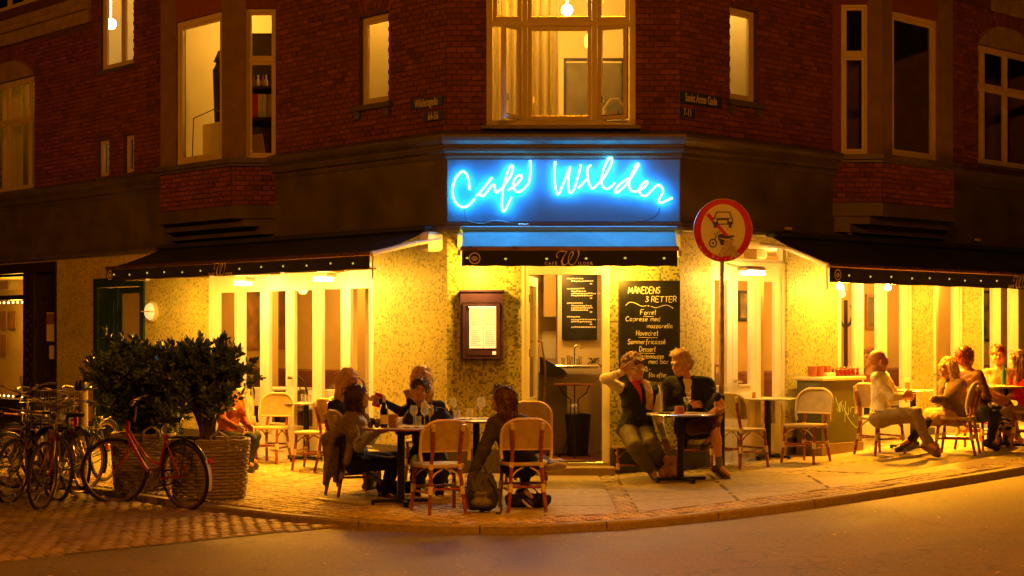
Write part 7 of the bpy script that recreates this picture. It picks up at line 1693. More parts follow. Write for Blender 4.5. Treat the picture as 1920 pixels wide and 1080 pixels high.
def fmesh(L, name, mat, parent, **k):
    vs = []; qs = []; n = 0
    for V, Q in L: vs.append(V); qs.append(Q+n); n += len(V)
    if not vs: return None
    V = np.concatenate(vs).astype(np.float32); Q = np.concatenate(qs).astype(np.int32); me = bpy.data.meshes.new(name)
    me.vertices.add(len(V)); me.vertices.foreach_set('co', V.ravel()); me.loops.add(len(Q)*4); me.loops.foreach_set('vertex_index', Q.ravel()); me.polygons.add(len(Q)); me.polygons.foreach_set('loop_start', np.arange(0, len(Q)*4, 4, dtype=np.int32)); me.polygons.foreach_set('loop_total', np.full(len(Q), 4, dtype=np.int32))
    me.polygons.foreach_set('use_smooth', np.ones(len(Q), dtype=bool)); me.update(calc_edges=True); me.materials.append(mat)
    # mesh verts are in world space: bring them into the thing's space
    return link(name, me, parent, Matrix.Identity(4), **k)
def A_(v): return np.array([v[0], v[1], v[2]], dtype=np.float64)
def ray(px, py, Y): return np.array([(px-CX)/F*Y, Y, ZC-(py-HY)/F*Y])
def reach(parent, px, py, L, sign):
    """the point seen at a pixel lying L from its parent joint; sign<0 the nearer one"""
    d = ray(px, py, 1.0)-np.array([0, 0, ZC]); o = np.array([0, 0, ZC])-parent; a = d@d; b = 2*d@o; c = o@o-L*L; D = b*b-4*a*c
    if D <= 0: t = -b/(2*a); p = np.array([0, 0, ZC])+d*t; v = p-parent; return parent+v*(min(1.12, L/np.linalg.norm(v)) if np.linalg.norm(v) > L else 1)
    t = (-b+(1 if sign > 0 else -1)*math.sqrt(D))/(2*a); return np.array([0, 0, ZC])+d*t
SK = {}
def skin(col): 
    if col not in SK: SK[col] = pmat('skin', col, .5, var=.08, scale=20, bump=.05, bscale=120, trans=.12)
    return SK[col]
CL = {}
def cloth(name, col, rough=.85, **k):
    if (name, col) not in CL: CL[(name, col)] = pmat(name, col, rough, var=k.pop('var', .18), scale=k.pop('scale', 18), bump=.3, bscale=220, **k)
    return CL[(name, col)]
def hairm(col):
    if ('hair', col) not in CL: CL[('hair', col)] = pmat('hair', col, .42, var=.45, scale=14, stretch=(5, 5, .8), bump=.5, bscale=40)
    return CL[('hair', col)]
def headmat(c, yaw, pitch=0, roll=0):
    return Matrix.Translation(Vector(c)) @ Matrix.Rotation(PI+math.radians(yaw), 4, 'Z') @ Matrix.Rotation(math.radians(pitch), 4, 'X') @ Matrix.Rotation(math.radians(roll), 4, 'Y')
def make_head(L, hm, s=1.0, fem=False):
    f = Field([(-.1, -.13, -.14), (.1, .13, .13)], .0065)
    f.ell((0, -.018, .03), (.073, .092, .086)); f.ell((0, .028, -.035), (.056, .062, .078), k=.03); f.ell((0, .062, -.088), (.026, .024, .022), k=.03)
    for x in (-1, 1):
        f.ell((x*.036, .058, -.028), (.024, .022, .022), k=.02); f.ell((x*.076, -.012, -.012), (.010, .020, .031), k=.008); f.cap((x*.010, .088, .028), (x*.045, .076, .030), .008, .008, k=.015)
        f.cap((x*.045, .02, -.065), (x*.055, -.01, -.03), .022, .025, k=.03); f.ell((x*.031, .099, .008), (.018, .017, .012), sub=True)
    f.cap((0, .082, .018), (0, .106, -.022), .009, .0125, k=.012)
    for x in (-1, 1): f.ell((x*.012, .098, -.026), (.009, .010, .008), k=.008)
    f.cap((-.018, .082, -.053), (.018, .082, -.053), .009, .009, k=.008); f.cap((-.014, .080, -.064), (.014, .080, -.064), .010, .010, k=.008)
    f.add_to(L, hm @ Matrix.Scale(s, 4))
def face_bits(t, hm, s, haircol, lip=(.42, .10, .07), closed=False):
    M = hm @ Matrix.Scale(s, 4)
    def put(mb, name, mat, sm=True): o = mb.build(name, mat, t, None, smooth=sm); WM[o.name] = M; o.matrix_basis = WM[t.name].inverted() @ M
    mb = MB()
    for x in (-1, 1): mb.ball((x*.031, .0815, .008), .0125, 10, 7)
    put(mb, 'eyes', EYEW); mb = MB()
    for x in (-1, 1): mb.ball((x*.031, .0885, .008), .0082, 8, 6, (1.3, .7, .8))
    put(mb, 'pupils', EYEB); mb = MB()
    for x in (-1, 1): mb.tube([(x*.014, .0955, .026), (x*.032, .0935, .032), (x*.050, .080, .026)], [.0045, .005, .003], 5)
    put(mb, 'eyebrows', hairm(haircol)); mb = MB(); mb.tube([(-.023, .082, -.058), (-.010, .0905, -.0555), (0, .0915, -.0565), (.010, .0905, -.0555), (.023, .082, -.058)], [.003, .006, .0065, .006, .003], 6); put(mb, 'lips', pmat('lips', lip, .45, bump=0))
EYEW = pmat('eye_white', (.6, .5, .42), .3, bump=0, var=.02); EYEB = pmat('eye_dark', (.02, .012, .01), .2, bump=0, var=.02)
def make_hair(style, hm, s, seed=0):
    f = Field([(-.14, -.2, -.34 if style in ('long', 'longback') else -.2), (.14, .14, .16)], .0075); r = np.random.RandomState(seed)
    if style == 'bald': return None
    f.ell((0, -.026, .040), (.086, .100, .090), k=.02)
    if style in ('short', 'curly', 'quiff'):
        f.ell((0, -.060, .0), (.078, .070, .085), k=.03)
        if style == 'quiff': f.ell((0, .045, .098), (.060, .045, .030), k=.03); f.ell((0, -.01, .10), (.07, .08, .035), k=.03)
        if style == 'curly':
            for _ in range(46):
                a, b = r.uniform(0, 6.28), r.uniform(.05, 1.45); p = (.088*math.cos(a)*math.sin(b), -.02+.1*math.sin(a)*math.sin(b), .045+.092*math.cos(b)); f.ell(p, (.024, .024, .022), k=.01)
            f.ell((-.045, .07, .075), (.035, .03, .026), k=.02); f.ell((.03, .075, .08), (.035, .028, .024), k=.02)
    elif style == 'bob':
        f.ell((0, -.035, -.02), (.098, .092, .115), k=.03)
        for x in (-1, 1): f.cap((x*.075, .0, .03), (x*.090, .008, -.105), .026, .026, k=.03); f.cap((x*.05, -.06, .0), (x*.06, -.055, -.12), .05, .045, k=.03)
    elif style in ('long', 'longback'):
        for x in (-1, 1):
            f.cap((x*.070, .005, .03), (x*.086, -.035, -.14), .027, .027, k=.03); f.cap((x*.083, -.035, -.12), (x*.080, -.03, -.27), .032, .014, k=.03)
            f.cap((x*.045, -.07, .0), (x*.055, -.085, -.16), .055, .045, k=.03); f.cap((x*.055, -.085, -.14), (x*.045, -.08, -.29), .045, .018, k=.03)
        f.cap((0, -.08, .0), (0, -.095, -.24), .06, .03, k=.03)
    elif style == 'bun':
        f.ell((0, -.060, .0), (.080, .072, .085), k=.03); f.ell((0, -.135, .05), (.045, .038, .042), k=.02)
        for _ in range(10): a = r.uniform(0, 6.28); f.ell((.03*math.cos(a), -.14+.01*math.sin(a), .05+.03*math.sin(a)), (.02, .02, .02), k=.01)
    # free the face
    f.ell((0, .090, -.045), (.078, .080, .104), sub=True)
    if style in ('short', 'quiff', 'curly', 'bun'): f.ell((0, .05, -.08), (.11, .07, .07), sub=True)
    f.fold(.0035, .022, seed, (1, 1, .35) if style != 'curly' else (1, 1, 1)); f.fold(.003, .05, seed+1)
    L = []; f.add_to(L, hm @ Matrix.Scale(s, 4)); return L
def hand_prims(f, w, d, lat, curl=.5, size=1.0, thumb=1):
    """palm with four bent fingers and a thumb; w wrist, d pointing direction, lat across the palm"""
    d = d/np.linalg.norm(d); lat = lat-d*(lat@d); lat /= np.linalg.norm(lat)+1e-9; nrm = np.cross(d, lat); s = size
    for k in (-1.5, -.5, .5, 1.5): f.cap(w+d*.012*s+lat*k*.012*s, w+d*.082*s+lat*k*.019*s, .0155*s, .0115*s, k=.012)
    for k, l in zip((-1.5, -.5, .5, 1.5), (.80, .96, 1.0, .9) if thumb > 0 else (.9, 1.0, .96, .8)):
        p = w+d*.084*s+lat*k*.0195*s; dd = d+lat*k*.05; q = d
        for j, seg in enumerate((.038, .026, .020)):
            a = curl*(.5+.55*j); q = dd*math.cos(a)+nrm*math.sin(a); q = q/np.linalg.norm(q); p2 = p+q*seg*l*s; f.cap(p, p2, (.0092-.0009*j)*s, (.0085-.0011*j)*s, k=.004); p = p2
    p = w+d*.022*s+lat*thumb*.026*s; q = d*.72+lat*thumb*.65+nrm*.25; q /= np.linalg.norm(q); p2 = p+q*.042*s; f.cap(p, p2, .0145*s, .0105*s, k=.01); q2 = d*.93+lat*thumb*.18+nrm*.35; q2 /= np.linalg.norm(q2); f.cap(p2, p2+q2*.03*s, .0105*s, .008*s, k=.005)
FINE = .0085
def person(label, Y, pel, neck, head, yaw, hyaw, arms, legs, hair, haircol, skincol=(.52, .29, .18), top=None, bottom=None, shoes=None, pitch=0, roll=0, s=1.0, fem=False, h=FINE, lower=True, extra=None, jacket=None, sleeve=1.0, trouser=1.0, neckY=0., headY=0., sw=.175, jw=.0, group=None, face=True):
    """arms: [(elbow px,py,sign),(wrist px,py,sign), hand dir px,py or None, curl] for right then left; legs: knee, ankle, toe"""
    P0 = ray(*pel, Y); t = thing('person', label, 'person', TR(P0[0], P0[1], H(P0[0], P0[1])), group)
    N = ray(neck[0], neck[1], Y+neckY); Hc = ray(head[0], head[1], Y+neckY+headY)
    th = math.radians(yaw); R_ = np.array([-math.cos(th), -math.sin(th), 0]); Fw = np.array([math.sin(th), -math.cos(th), 0]); up = (N-P0)/np.linalg.norm(N-P0)
    hm = headmat(Hc, hyaw, pitch, roll); sk = skin(skincol); body = []
    nb = N; sh = {q: nb+R_*sw*s*q*(.92 if fem else 1)-up*.055*s for q in (1, -1)}; hp = {q: P0+R_*.088*s*q for q in (1, -1)}
    J = {}
    for q, a in ((1, arms[0]), (-1, arms[1])):
        e = reach(sh[q], a[0][0], a[0][1], .285*s, a[0][2]); w = reach(e, a[1][0], a[1][1], .245*s, a[1][2])
        hd = (ray(a[2][0], a[2][1], w[1]+(a[2][2] if len(a[2]) > 2 else 0))-w) if a[2] else (w-e); J[('arm', q)] = (sh[q], e, w, hd, a[3] if len(a) > 3 else .5)
    for q, a in ((1, legs[0]), (-1, legs[1])):
        k = reach(hp[q], a[0][0], a[0][1], .43*s, a[0][2]); an = reach(k, a[1][0], a[1][1], .42*s, a[1][2]); toe = reach(an, a[2][0], a[2][1], .19*s, a[2][2]); J[('leg', q)] = (hp[q], k, an, toe)
    J['P'], J['N'], J['up'], J['R'], J['Fw'] = P0, N, up, R_, Fw
    allp = [P0, N, Hc]+[x for k, v in J.items() if isinstance(k, tuple) for x in v[:3]]+[J[('leg', q)][3] for q in (1, -1)]
    thin = -.012
    def torso(f, i, k=.06):
        c = P0+up*.12*s; w = P0+up*.26*s; ch = P0+up*.38*s; b = .72 if fem else .8
        f.cap(P0+R_*.075*s, P0-R_*.075*s, .112*s+i, .112*s+i, k); f.cap(c+R_*.06*s*b, c-R_*.06*s*b, .10*s+i, .10*s+i, k); f.cap(w+R_*.07*s*b, w-R_*.07*s*b, .092*s+i, .092*s+i, k)
        chn = N-up*.14*s; f.cap(chn+R_*.09*s*b+Fw*.015, chn-R_*.09*s*b+Fw*.015, .098*s+i, .098*s+i, k); f.cap(sh[1]*.9+sh[-1]*.1, sh[-1]*.9+sh[1]*.1, .060*s+i, .060*s+i, k); f.cap(N-up*.03, N-up*.08, .05*s+i, .07*s+i, k)
        if fem:
            for q in (1, -1): f.ell(N-up*.17*s+R_*.07*q*s+Fw*.075*s, (.062*s+i, .062*s+i, .062*s+i), k=.04)
    def armp(f, q, i, frac=1.0, k=.025):
        a, e, w, hd, _ = J[('arm', q)]; f.cap(a, e, .052*s+i, .041*s+i, k)
        if frac > .55: f.cap(e, e+(w-e)*min(1, (frac-.5)*2), .042*s+i, (.030+.008*(1-min(1, (frac-.5)*2)))*s+i, k)
        elif frac < .5: pass
    def legp(f, q, i, frac=1.0, k=.03):
        a, kn, an, to = J[('leg', q)]; 
        if frac >= .5:
            f.cap(a, kn, .088*s+i, .058*s+i, k); ff = min(1, (frac-.5)*2)
            if ff > .02: mid = kn+(an-kn)*.35; f.cap(kn, kn+(an-kn)*min(ff, .4), .056*s+i, .054*s+i, k); 
            if ff > .4: f.cap(kn+(an-kn)*.3, kn+(an-kn)*ff, .055*s+i, (.055-.021*ff)*s+i, k)
        else: f.cap(a, a+(kn-a)*frac*2, .088*s+i, (.088-.03*frac*2)*s+i, k)
    # skin: one continuous body
    f = Field(allp, h, .14); torso(f, thin-.004)
    for q in (1, -1): armp(f, q, -.004); 
    for q in (1, -1): legp(f, q, -.006); a, kn, an, to = J[('leg', q)]; f.cap(an, an*.35+to*.65, .032, .024, .03)
    fwdn = np.array((hm.to_3x3() @ Vector((0, -.035, -.075)))*s); f.cap(Hc+fwdn, N-up*.02, .047*s if fem else .054*s, .055*s, .03)
    f.add_to(body); make_head(body, hm, s*(1.10 if not fem else 1.06), fem)
    for q in (1, -1):
        a, e, w, hd, cu = J[('arm', q)]; d = hd/(np.linalg.norm(hd)+1e-9); lat = np.cross(d, np.array([0.2, 1, .3])); hf = Field([w-.03, w+d*.2], .0055, .09); hf.cap(w-d*.03, w+d*.015, .029*s, .024*s, .01); hand_prims(hf, w, d, lat, cu, s*(.95 if fem else 1.03), q); hf.add_to(body)
    fmesh(body, 'body', sk, t)
    if face: face_bits(t, hm, s*(1.10 if not fem else 1.06), haircol)
    HL_ = make_hair(hair, hm, s*(1.12 if not fem else 1.09), int(abs(pel[0])))
    if HL_:
        ho = fmesh(HL_, 'hair', hairm(haircol), t); V = np.concatenate([v for v, q in HL_]); rs = np.random.RandomState(int(pel[0])); c0 = np.array(Hc); mb = MB(); long_ = hair in ('long', 'longback', 'bob')
        for i in rs.choice(len(V), min(len(V), 420), replace=False):
            p = V[i].astype(float); pl = hm.inverted() @ Vector(p)
            if pl.y > .035*s and pl.z < .085*s: continue
            o = p-c0; o /= np.linalg.norm(o)+1e-9; fz = float((p-c0) @ Fw)
            if long_: d = np.array([0, 0, -1.])*(.9 if p[2] < c0[2]+.05 else .35)+o*(.25 if p[2] > c0[2] else .10)+rs.randn(3)*.10; Ls = rs.uniform(.04, .10)
            else: d = o*.55+np.array([0, 0, .15])-Fw*.35+rs.randn(3)*(.55 if hair == 'curly' else .28); Ls = rs.uniform(.015, .035)
            d /= np.linalg.norm(d); q = p+o*.002; P_ = [q]
            for k in range(3): d2 = d+np.array([0, 0, -.35 if not long_ else -.15])*k*.5-o*.10*k+rs.randn(3)*(.25 if hair == 'curly' else .05); P_.append(P_[-1]+d2/np.linalg.norm(d2)*Ls/3)
            mb.tube(P_, [.0032, .003, .0022, .0008], 4)
        mb.build('hair_strands', hairm(haircol), ho, Matrix.Identity(4), smooth=True, kind='stuff')
    hc = max(h, .010); seed = int(pel[0])
    if top:
        f = Field(allp, hc, .14); torso(f, .004)
        for q in (1, -1):
            if sleeve > 0: armp(f, q, .008, sleeve)
        f.plane(P0-up*.06, -up); f.ell(N+up*.03, (.062*s,)*3, sub=True); f.fold(.0030, .10, seed); f.fold(.0022, .035, seed+3); L = []; f.add_to(L); fmesh(L, top[0], top[1], t)
    if bottom:
        f = Field(allp, hc, .14); f.cap(P0+R_*.075*s, P0-R_*.075*s, .118*s, .118*s, .05); f.cap(P0+up*.1+R_*.05, P0+up*.1-R_*.05, .102, .102, .05)
        for q in (1, -1): legp(f, q, .010+(.012 if jw else 0), trouser)
        if len(bottom) > 2 and bottom[2] == 'skirt': a1, k1 = J[('leg', 1)][:2]; a2, k2 = J[('leg', -1)][:2]; f.cap((a1+a2)/2, (k1+k2)/2*.9+(a1+a2)/2*.1, .12, .10, .05); f.cap(k1*.8+a1*.2, k2*.8+a2*.2, .075, .075, .05)
        f.plane(P0+up*.13, up); f.fold(.0035, .10, seed+5); f.fold(.0025, .032, seed+6); L = []; f.add_to(L); fmesh(L, bottom[0], bottom[1], t)
    if shoes:
        for q in (1, -1):
            a, kn, an, to = J[('leg', q)]; f = Field([an, to], .007, .09); d = (to-an); d /= np.linalg.norm(d); dn = (an-kn)/np.linalg.norm(an-kn)+np.array([0, 0, -.45]); dn = dn-d*(dn@d); dn /= np.linalg.norm(dn)+1e-9
            heel = an-d*.045+dn*.045; ball = an+d*.135+dn*.052; tip = an+d*.185+dn*.052; f.cap(an+dn*.0, heel+d*.02, .040, .040, .03); f.cap(heel, ball, .036, .040, .03); f.cap(ball, tip, .040, .030, .02); f.plane(an+dn*.088, dn); L = []; f.add_to(L); o = fmesh(L, 'shoe', shoes[0], t)
            f = Field([an, to], .007, .09); f.cap(heel+dn*.012, ball+dn*.012, .040, .044, .03); f.cap(ball+dn*.012, tip+dn*.012, .044, .034, .02); f.plane(an+dn*.066, -dn); f.plane(an+dn*.092, dn); L = []; f.add_to(L); fmesh(L, 'sole', shoes[1] if len(shoes) > 1 else shoes[0], o) if L else None
    J['t'], J['hm'], J['allp'], J['torso'], J['armp'], J['legp'], J['sh'], J['s'] = t, hm, allp, torso, armp, legp, sh, s
    if extra: extra(J)
    return J
def jacket(J, name, mat, infl=.018, open_=.055, length=.05, sleeve=1.0, coll=True, arms=True, vlow=.30, hc=.010, drop=None):
    """open-fronted jacket or blazer over the shirt, with a V cut and collar"""
    P0, N, up, R_, Fw = J['P'], J['N'], J['up'], J['R'], J['Fw']; f = Field(J['allp'], hc, .16); J['torso'](f, infl)
    for q in (1, -1):
        if arms: J['armp'](f, q, infl-.002, sleeve)
    if drop is not None: 
        for q in drop: f.cap(P0+R_*.11*q-Fw*.03, P0+R_*.15*q-up*.22-Fw*.02, .075, .05, .05)
    else: f.plane(P0-up*length, -up)
    if open_:
        a, b = N+Fw*.12+up*.03, N+Fw*.155-up*vlow; f.cap(a, b, open_*1.1, .012, sub=True)
        f.cap(b-up*.0, P0+Fw*.16-up*.1, .010, .05, sub=True)
    f.ell(N+up*.045, (.064*J['s'],)*3, sub=True); f.fold(.0035, .11, 5); f.fold(.0022, .04, 8); L = []; f.add_to(L); o = fmesh(L, name, mat, J['t'])
    if coll and open_:
        for q in (1, -1):
            f = Field([N, N-up*vlow+Fw*.1], .008, .14); f.cap(N+up*.035-Fw*.045+R_*q*.03, N+up*.01+R_*q*.068+Fw*.03, .020, .022, .02); f.cap(N+up*.01+R_*q*.068+Fw*.03, N-up*.10+R_*q*.060+Fw*.112, .020, .024, .02); f.cap(N-up*.10+R_*q*.060+Fw*.112, N-up*(vlow-.02)+R_*q*.015+Fw*.122, .024, .010, .02); L = []; f.add_to(L); fmesh(L, 'lapel', mat, o)
    return o
def part_blob(t, name, mat, prims, h=.008, fold=None, planes=(), subs=(), pad=.1, pts=None, **k):
    f = Field(pts or [p for pr in prims for p in pr[:2] if len(p) == 3], h, pad)
    for pr in prims: f.cap(*pr) if len(pr) >= 4 else None
    for p in planes: f.plane(*p)
    if fold: f.fold(*fold)
    L = []; f.add_to(L); return fmesh(L, name, mat, t, **k)
NAVY = cloth('navy_wool', (.012, .014, .028)); BLACKC = cloth('black_wool', (.010, .009, .010)); WHITEC = cloth('white_cotton', (.82, .78, .70), var=.06); KHAKI = cloth('khaki_cotton', (.25, .185, .085)); OLIVE = cloth('olive_trousers', (.12, .105, .055)); DENIM = cloth('dark_denim', (.025, .03, .045))
SHOEB = pmat('black_shoe', (.02, .018, .018), .4, coat=.2); SOLEW = pmat('white_sole', (.6, .55, .45), .6)
# --- P6: young man, hand on his head
def x6(J):
    P0, N, up, R_, Fw, t = J['P'], J['N'], J['up'], J['R'], J['Fw'], J['t']
    def vest(i): f = Field(J['allp'], .0095, .16); J['torso'](f, i); f.plane(P0-up*.09, -up); f.ell(N+up*.045, (.066,)*3, sub=True); 
    def shell(i, planes, name, mat):
        f = Field(J['allp'], .0095, .16); J['torso'](f, i); f.cap(N+up*.02, N-up*.0, .055, .065, .03); f.plane(P0-up*.10, -up)
        for q in (1, -1): a, e = J[('arm', q)][:2]; f.cap(a+(e-a)*.18+R_*.03*q, a+(e-a)*1.1+R_*.03*q, .062, .07, sub=True)
        f.ell(N+up*.05, (.052,)*3, sub=True); f.fold(.0035, .10, 2); f.fold(.0022, .04, 7)
        for p in planes: f.plane(*p)
        L = []; f.add_to(L); return fmesh(L, name, mat, t)
    shell(.022, [], 'vest', NAVY)
    c = N-up*.10; d1 = R_*.75+up*.35; d1 /= np.linalg.norm(d1)
    shell(.027, [(c, -Fw), (c+R_*.025, -R_), (c+R_*.075-up*0, (R_*.93-up*.3)), (N-up*.27, -up)], 'vest_red_panel', cloth('red_fleece', (.5, .01, .015)))
    shell(.027, [(c, -Fw), (c-R_*.02, R_), (c-R_*.125, -R_), (N-up*.30, -up)], 'vest_beige_panel', cloth('beige_fleece', (.50, .34, .16)))
    part_blob(t, 'vest_collar', cloth('red_fleece', (.5, .01, .015)), [(N+up*.03+R_*.05+Fw*.03, N+up*.01+Fw*.075, .022, .02, .02), (N+up*.03+R_*.06-Fw*.02, N+up*.03+R_*.05+Fw*.03, .022, .022, .02)])
    part_blob(t, 'vest_collar', cloth('beige_fleece', (.50, .34, .16)), [(N+up*.03-R_*.05+Fw*.03, N+up*.01+Fw*.075-R_*.01, .024, .022, .02), (N+up*.03-R_*.06-Fw*.02, N+up*.03-R_*.05+Fw*.03, .022, .022, .02)])
    for q in (.05, -.06): mb = MB(); p = P0+up*.14+Fw*.135+R_*q; mb.ball(tuple(p), .011, 8, 6); mb.build('snap_button', M_['steel'], t, Matrix.Identity(4), smooth=True)
    for q in (1, -1):
        a, kn, an, to = J[('leg', q)]; part_blob(t, 'sock', cloth('striped_sock', (.55, .35, .2)), [(an+(kn-an)*.22, an, .040, .040, .01)])
person('young man with curly hair, hand on his forehead, navy vest with red and beige panels', 18.55, (1192, 806), (1198, 720), (1190, 691), 22, 38,
    (((1134, 710, -1), (1164, 699, -1), (1184, 684, .0), .5), ((1236, 800, 1), (1252, 846, -1), (1262, 866, -.02), .6)), (((1190, 838, -1), (1222, 884, 1), (1234, 900, -1)), ((1222, 832, -1), (1240, 876, 1), (1247, 890, -1))),
    'curly', (.16, .07, .03), top=('shirt', WHITEC), bottom=('trousers', OLIVE), shoes=(SHOEB,), trouser=.93, roll=8, pitch=-3, extra=x6, neckY=.10, headY=-.02, jw=1, s=1.09, sw=.19)
# --- P7: blond man in black jacket
def x7(J):
    jacket(J, 'jacket', BLACKC, .024, .075, vlow=.38, drop=(1,)); t = J['t']; Fw, N, up, R_ = J['Fw'], J['N'], J['up'], J['R']
    for q in (1, -1):
        part_blob(t, 'shirt_collar', WHITEC, [(N+up*.03+R_*q*.045, N-up*.045+R_*q*.035+Fw*.085, .018, .014, .01)])
        a, kn, an, to = J[('leg', q)]; part_blob(t, 'sock', cloth('grey_sock', (.16, .15, .12)), [(an+(kn-an)*.26, an, .041, .041, .01)])
    a, e, w, hd, _ = J[('arm', 1)]; mb = MB(); d = Vector(w-e).normalized(); M = Matrix.Translation(Vector(w-(w-e)*.03)) @ d.to_track_quat('Z', 'Y').to_matrix().to_4x4(); mb.lathe([(.031, -.01), (.033, 0), (.031, .012)], 16, cap=False); mb.build('watch', M_['steel'], t, M, smooth=True)
person('blond man in black jacket and shorts with crossed legs, looking down to his left', 18.58, (1300, 800), (1290, 710), (1277, 682), -12, -52,
    (((1256, 790, 1), (1290, 762, -1), (1312, 757, -.05), .5), ((1336, 762, -1), (1345, 745, -1), (1356, 765, -.06), .7)), (((1340, 800, -1), (1350, 878, -1), (1375, 897, -1)), ((1349, 768, -1), (1334, 818, 1), (1316, 836, -1))),
    'quiff', (.50, .33, .14), skincol=(.58, .30, .19), top=('shirt', WHITEC), bottom=('shorts', cloth('brown_shorts', (.10, .04, .025))), shoes=(pmat('dark_sneaker', (.05, .04, .035), .6), pmat('grey_sole', (.25, .2, .15), .7)), trouser=.49, roll=-3, pitch=-14, extra=x7, neckY=.02, headY=-.04, s=1.10, sw=.205)
# --- P5: woman from behind, olive jacket
def x5(J):
    jacket(J, 'jacket', cloth('olive_jacket', (.040, .034, .020)), .024, 0, length=.02); t = J['t']; up, R_, N, Fw = J['up'], J['R'], J['N'], J['Fw']
    part_blob(t, 'jacket_collar', cloth('olive_jacket', (.040, .034, .020)), [(N+R_*.06-Fw*.03, N-R_*.06-Fw*.03, .035, .035, .02)], fold=(.003, .04))
    hm = J['hm']; mb = MB()
    for sx in (-1, 1): mb.ball((sx*.035, .055, .135), .022, 10, 6, (1.2, .5, 1)); mb.tube([(sx*.06, .05, .13), (sx*.09, -.04, .07)], .004, 5)
    mb.tube([(-.02, .06, .135), (.02, .06, .135)], .004, 5); mb.build('sunglasses', M_['purple'], t, hm, smooth=True)
person('woman seen from behind in olive jacket, long red-brown hair with sunglasses pushed up', 15.86, (976, 874), (950, 782), (941, 749), 212, 244,
    (((1008, 838, 1), (985, 812, 1), None, .4), ((905, 850, -1), (886, 890, -1), (878, 912, -.02), .5)), (((1012, 866, 1), (1032, 868, -1), (1062, 862, -1)), ((985, 862, 1), (984, 920, -1), (1002, 938, -1))),
    'longback', (.075, .022, .014), fem=True, top=('blouse', BLACKC), bottom=('trousers', BLACKC), shoes=(SHOEB, SOLEW), extra=x5, trouser=.9, s=.98, neckY=-.0, headY=.0)
# --- P3: smiling woman in black blazer
def x3(J):
    jacket(J, 'blazer', NAVY, .022, .06, vlow=.28); hm = J['hm']; mb = MB(); mb.tube([(.088*math.cos(a), -.005+.0*math.sin(a), .03+.098*math.sin(a)) for a in [PI*i/12 for i in range(13)]], .012, 6); mb.build('headband', pmat('velvet_band', (.16, .05, .04), .6), J['t'], hm, smooth=True)
person('smiling dark-haired woman in a black blazer leaning her head, facing the camera', 17.0, (800, 862), (802, 768), (786, 733), 0, 6,
    (((752, 806, -1), (778, 806, -1), (800, 806, 0), .4), ((852, 808, -1), (826, 804, -1), (806, 806, 0), .4)), (((782, 880, -1), (780, 930, 1), (778, 942, -1)), ((822, 880, -1), (824, 928, 1), (826, 940, -1))),
    'short', (.045, .02, .013), fem=True, skincol=(.55, .30, .2), top=('blouse', BLACKC), bottom=('trousers', BLACKC), shoes=(SHOEB,), extra=x3, roll=-14, s=.97, headY=-.06, neckY=.02)
# --- P4: blonde woman behind
def x4(J):
    a, e, w, hd, _ = J[('arm', 1)]; t = J['t']
person('blonde woman behind the smiling one, arm stretched left holding a red phone', 17.75, (808, 852), (800, 752), (787, 708), -22, -28,
    (((752, 772, -1), (716, 752, -1), (702, 747, 0), .7), ((782, 790, -1), (768, 752, -1), (764, 736, 0), .9)), (((790, 870, -1), (790, 905, 1), (786, 915, -1)), ((830, 870, -1), (832, 905, 1), (834, 915, -1))),
    'long', (.58, .36, .15), fem=True, top=('jumper', BLACKC), bottom=('trousers', BLACKC), shoes=(SHOEB,), s=1.0, headY=-.05)
Yq = 17.5; p = ray(708, 750, Yq); mb = MB(); mb.box(-.045, .045, -.006, .006, -.075, .075, .004); tag(mb.build('phone', cloth('red_case', (.6, .01, .01), .3), None, Matrix.Translation(Vector(p)) @ Matrix.Rotation(.3, 4, 'Y')), 'red phone held out by the blonde woman above the wine bottle', 'phone')
# --- P1: blonde woman behind the shawl
person('blonde woman in a black top sitting behind the woman with the shawl', 17.5, (642, 846), (646, 750), (656, 712), 45, 52,
    (((622, 800, -1), (652, 818, -1), None, .4), ((676, 792, 1), (702, 790, -1), None, .4)), (((690, 860, -1), (694, 905, 1), (712, 912, 1)), ((700, 852, 1), (704, 898, 1), (722, 905, 1))),
    'long', (.62, .40, .17), fem=True, top=('top', BLACKC), bottom=('trousers', DENIM), shoes=(SHOEB,), s=.98, headY=-.03)
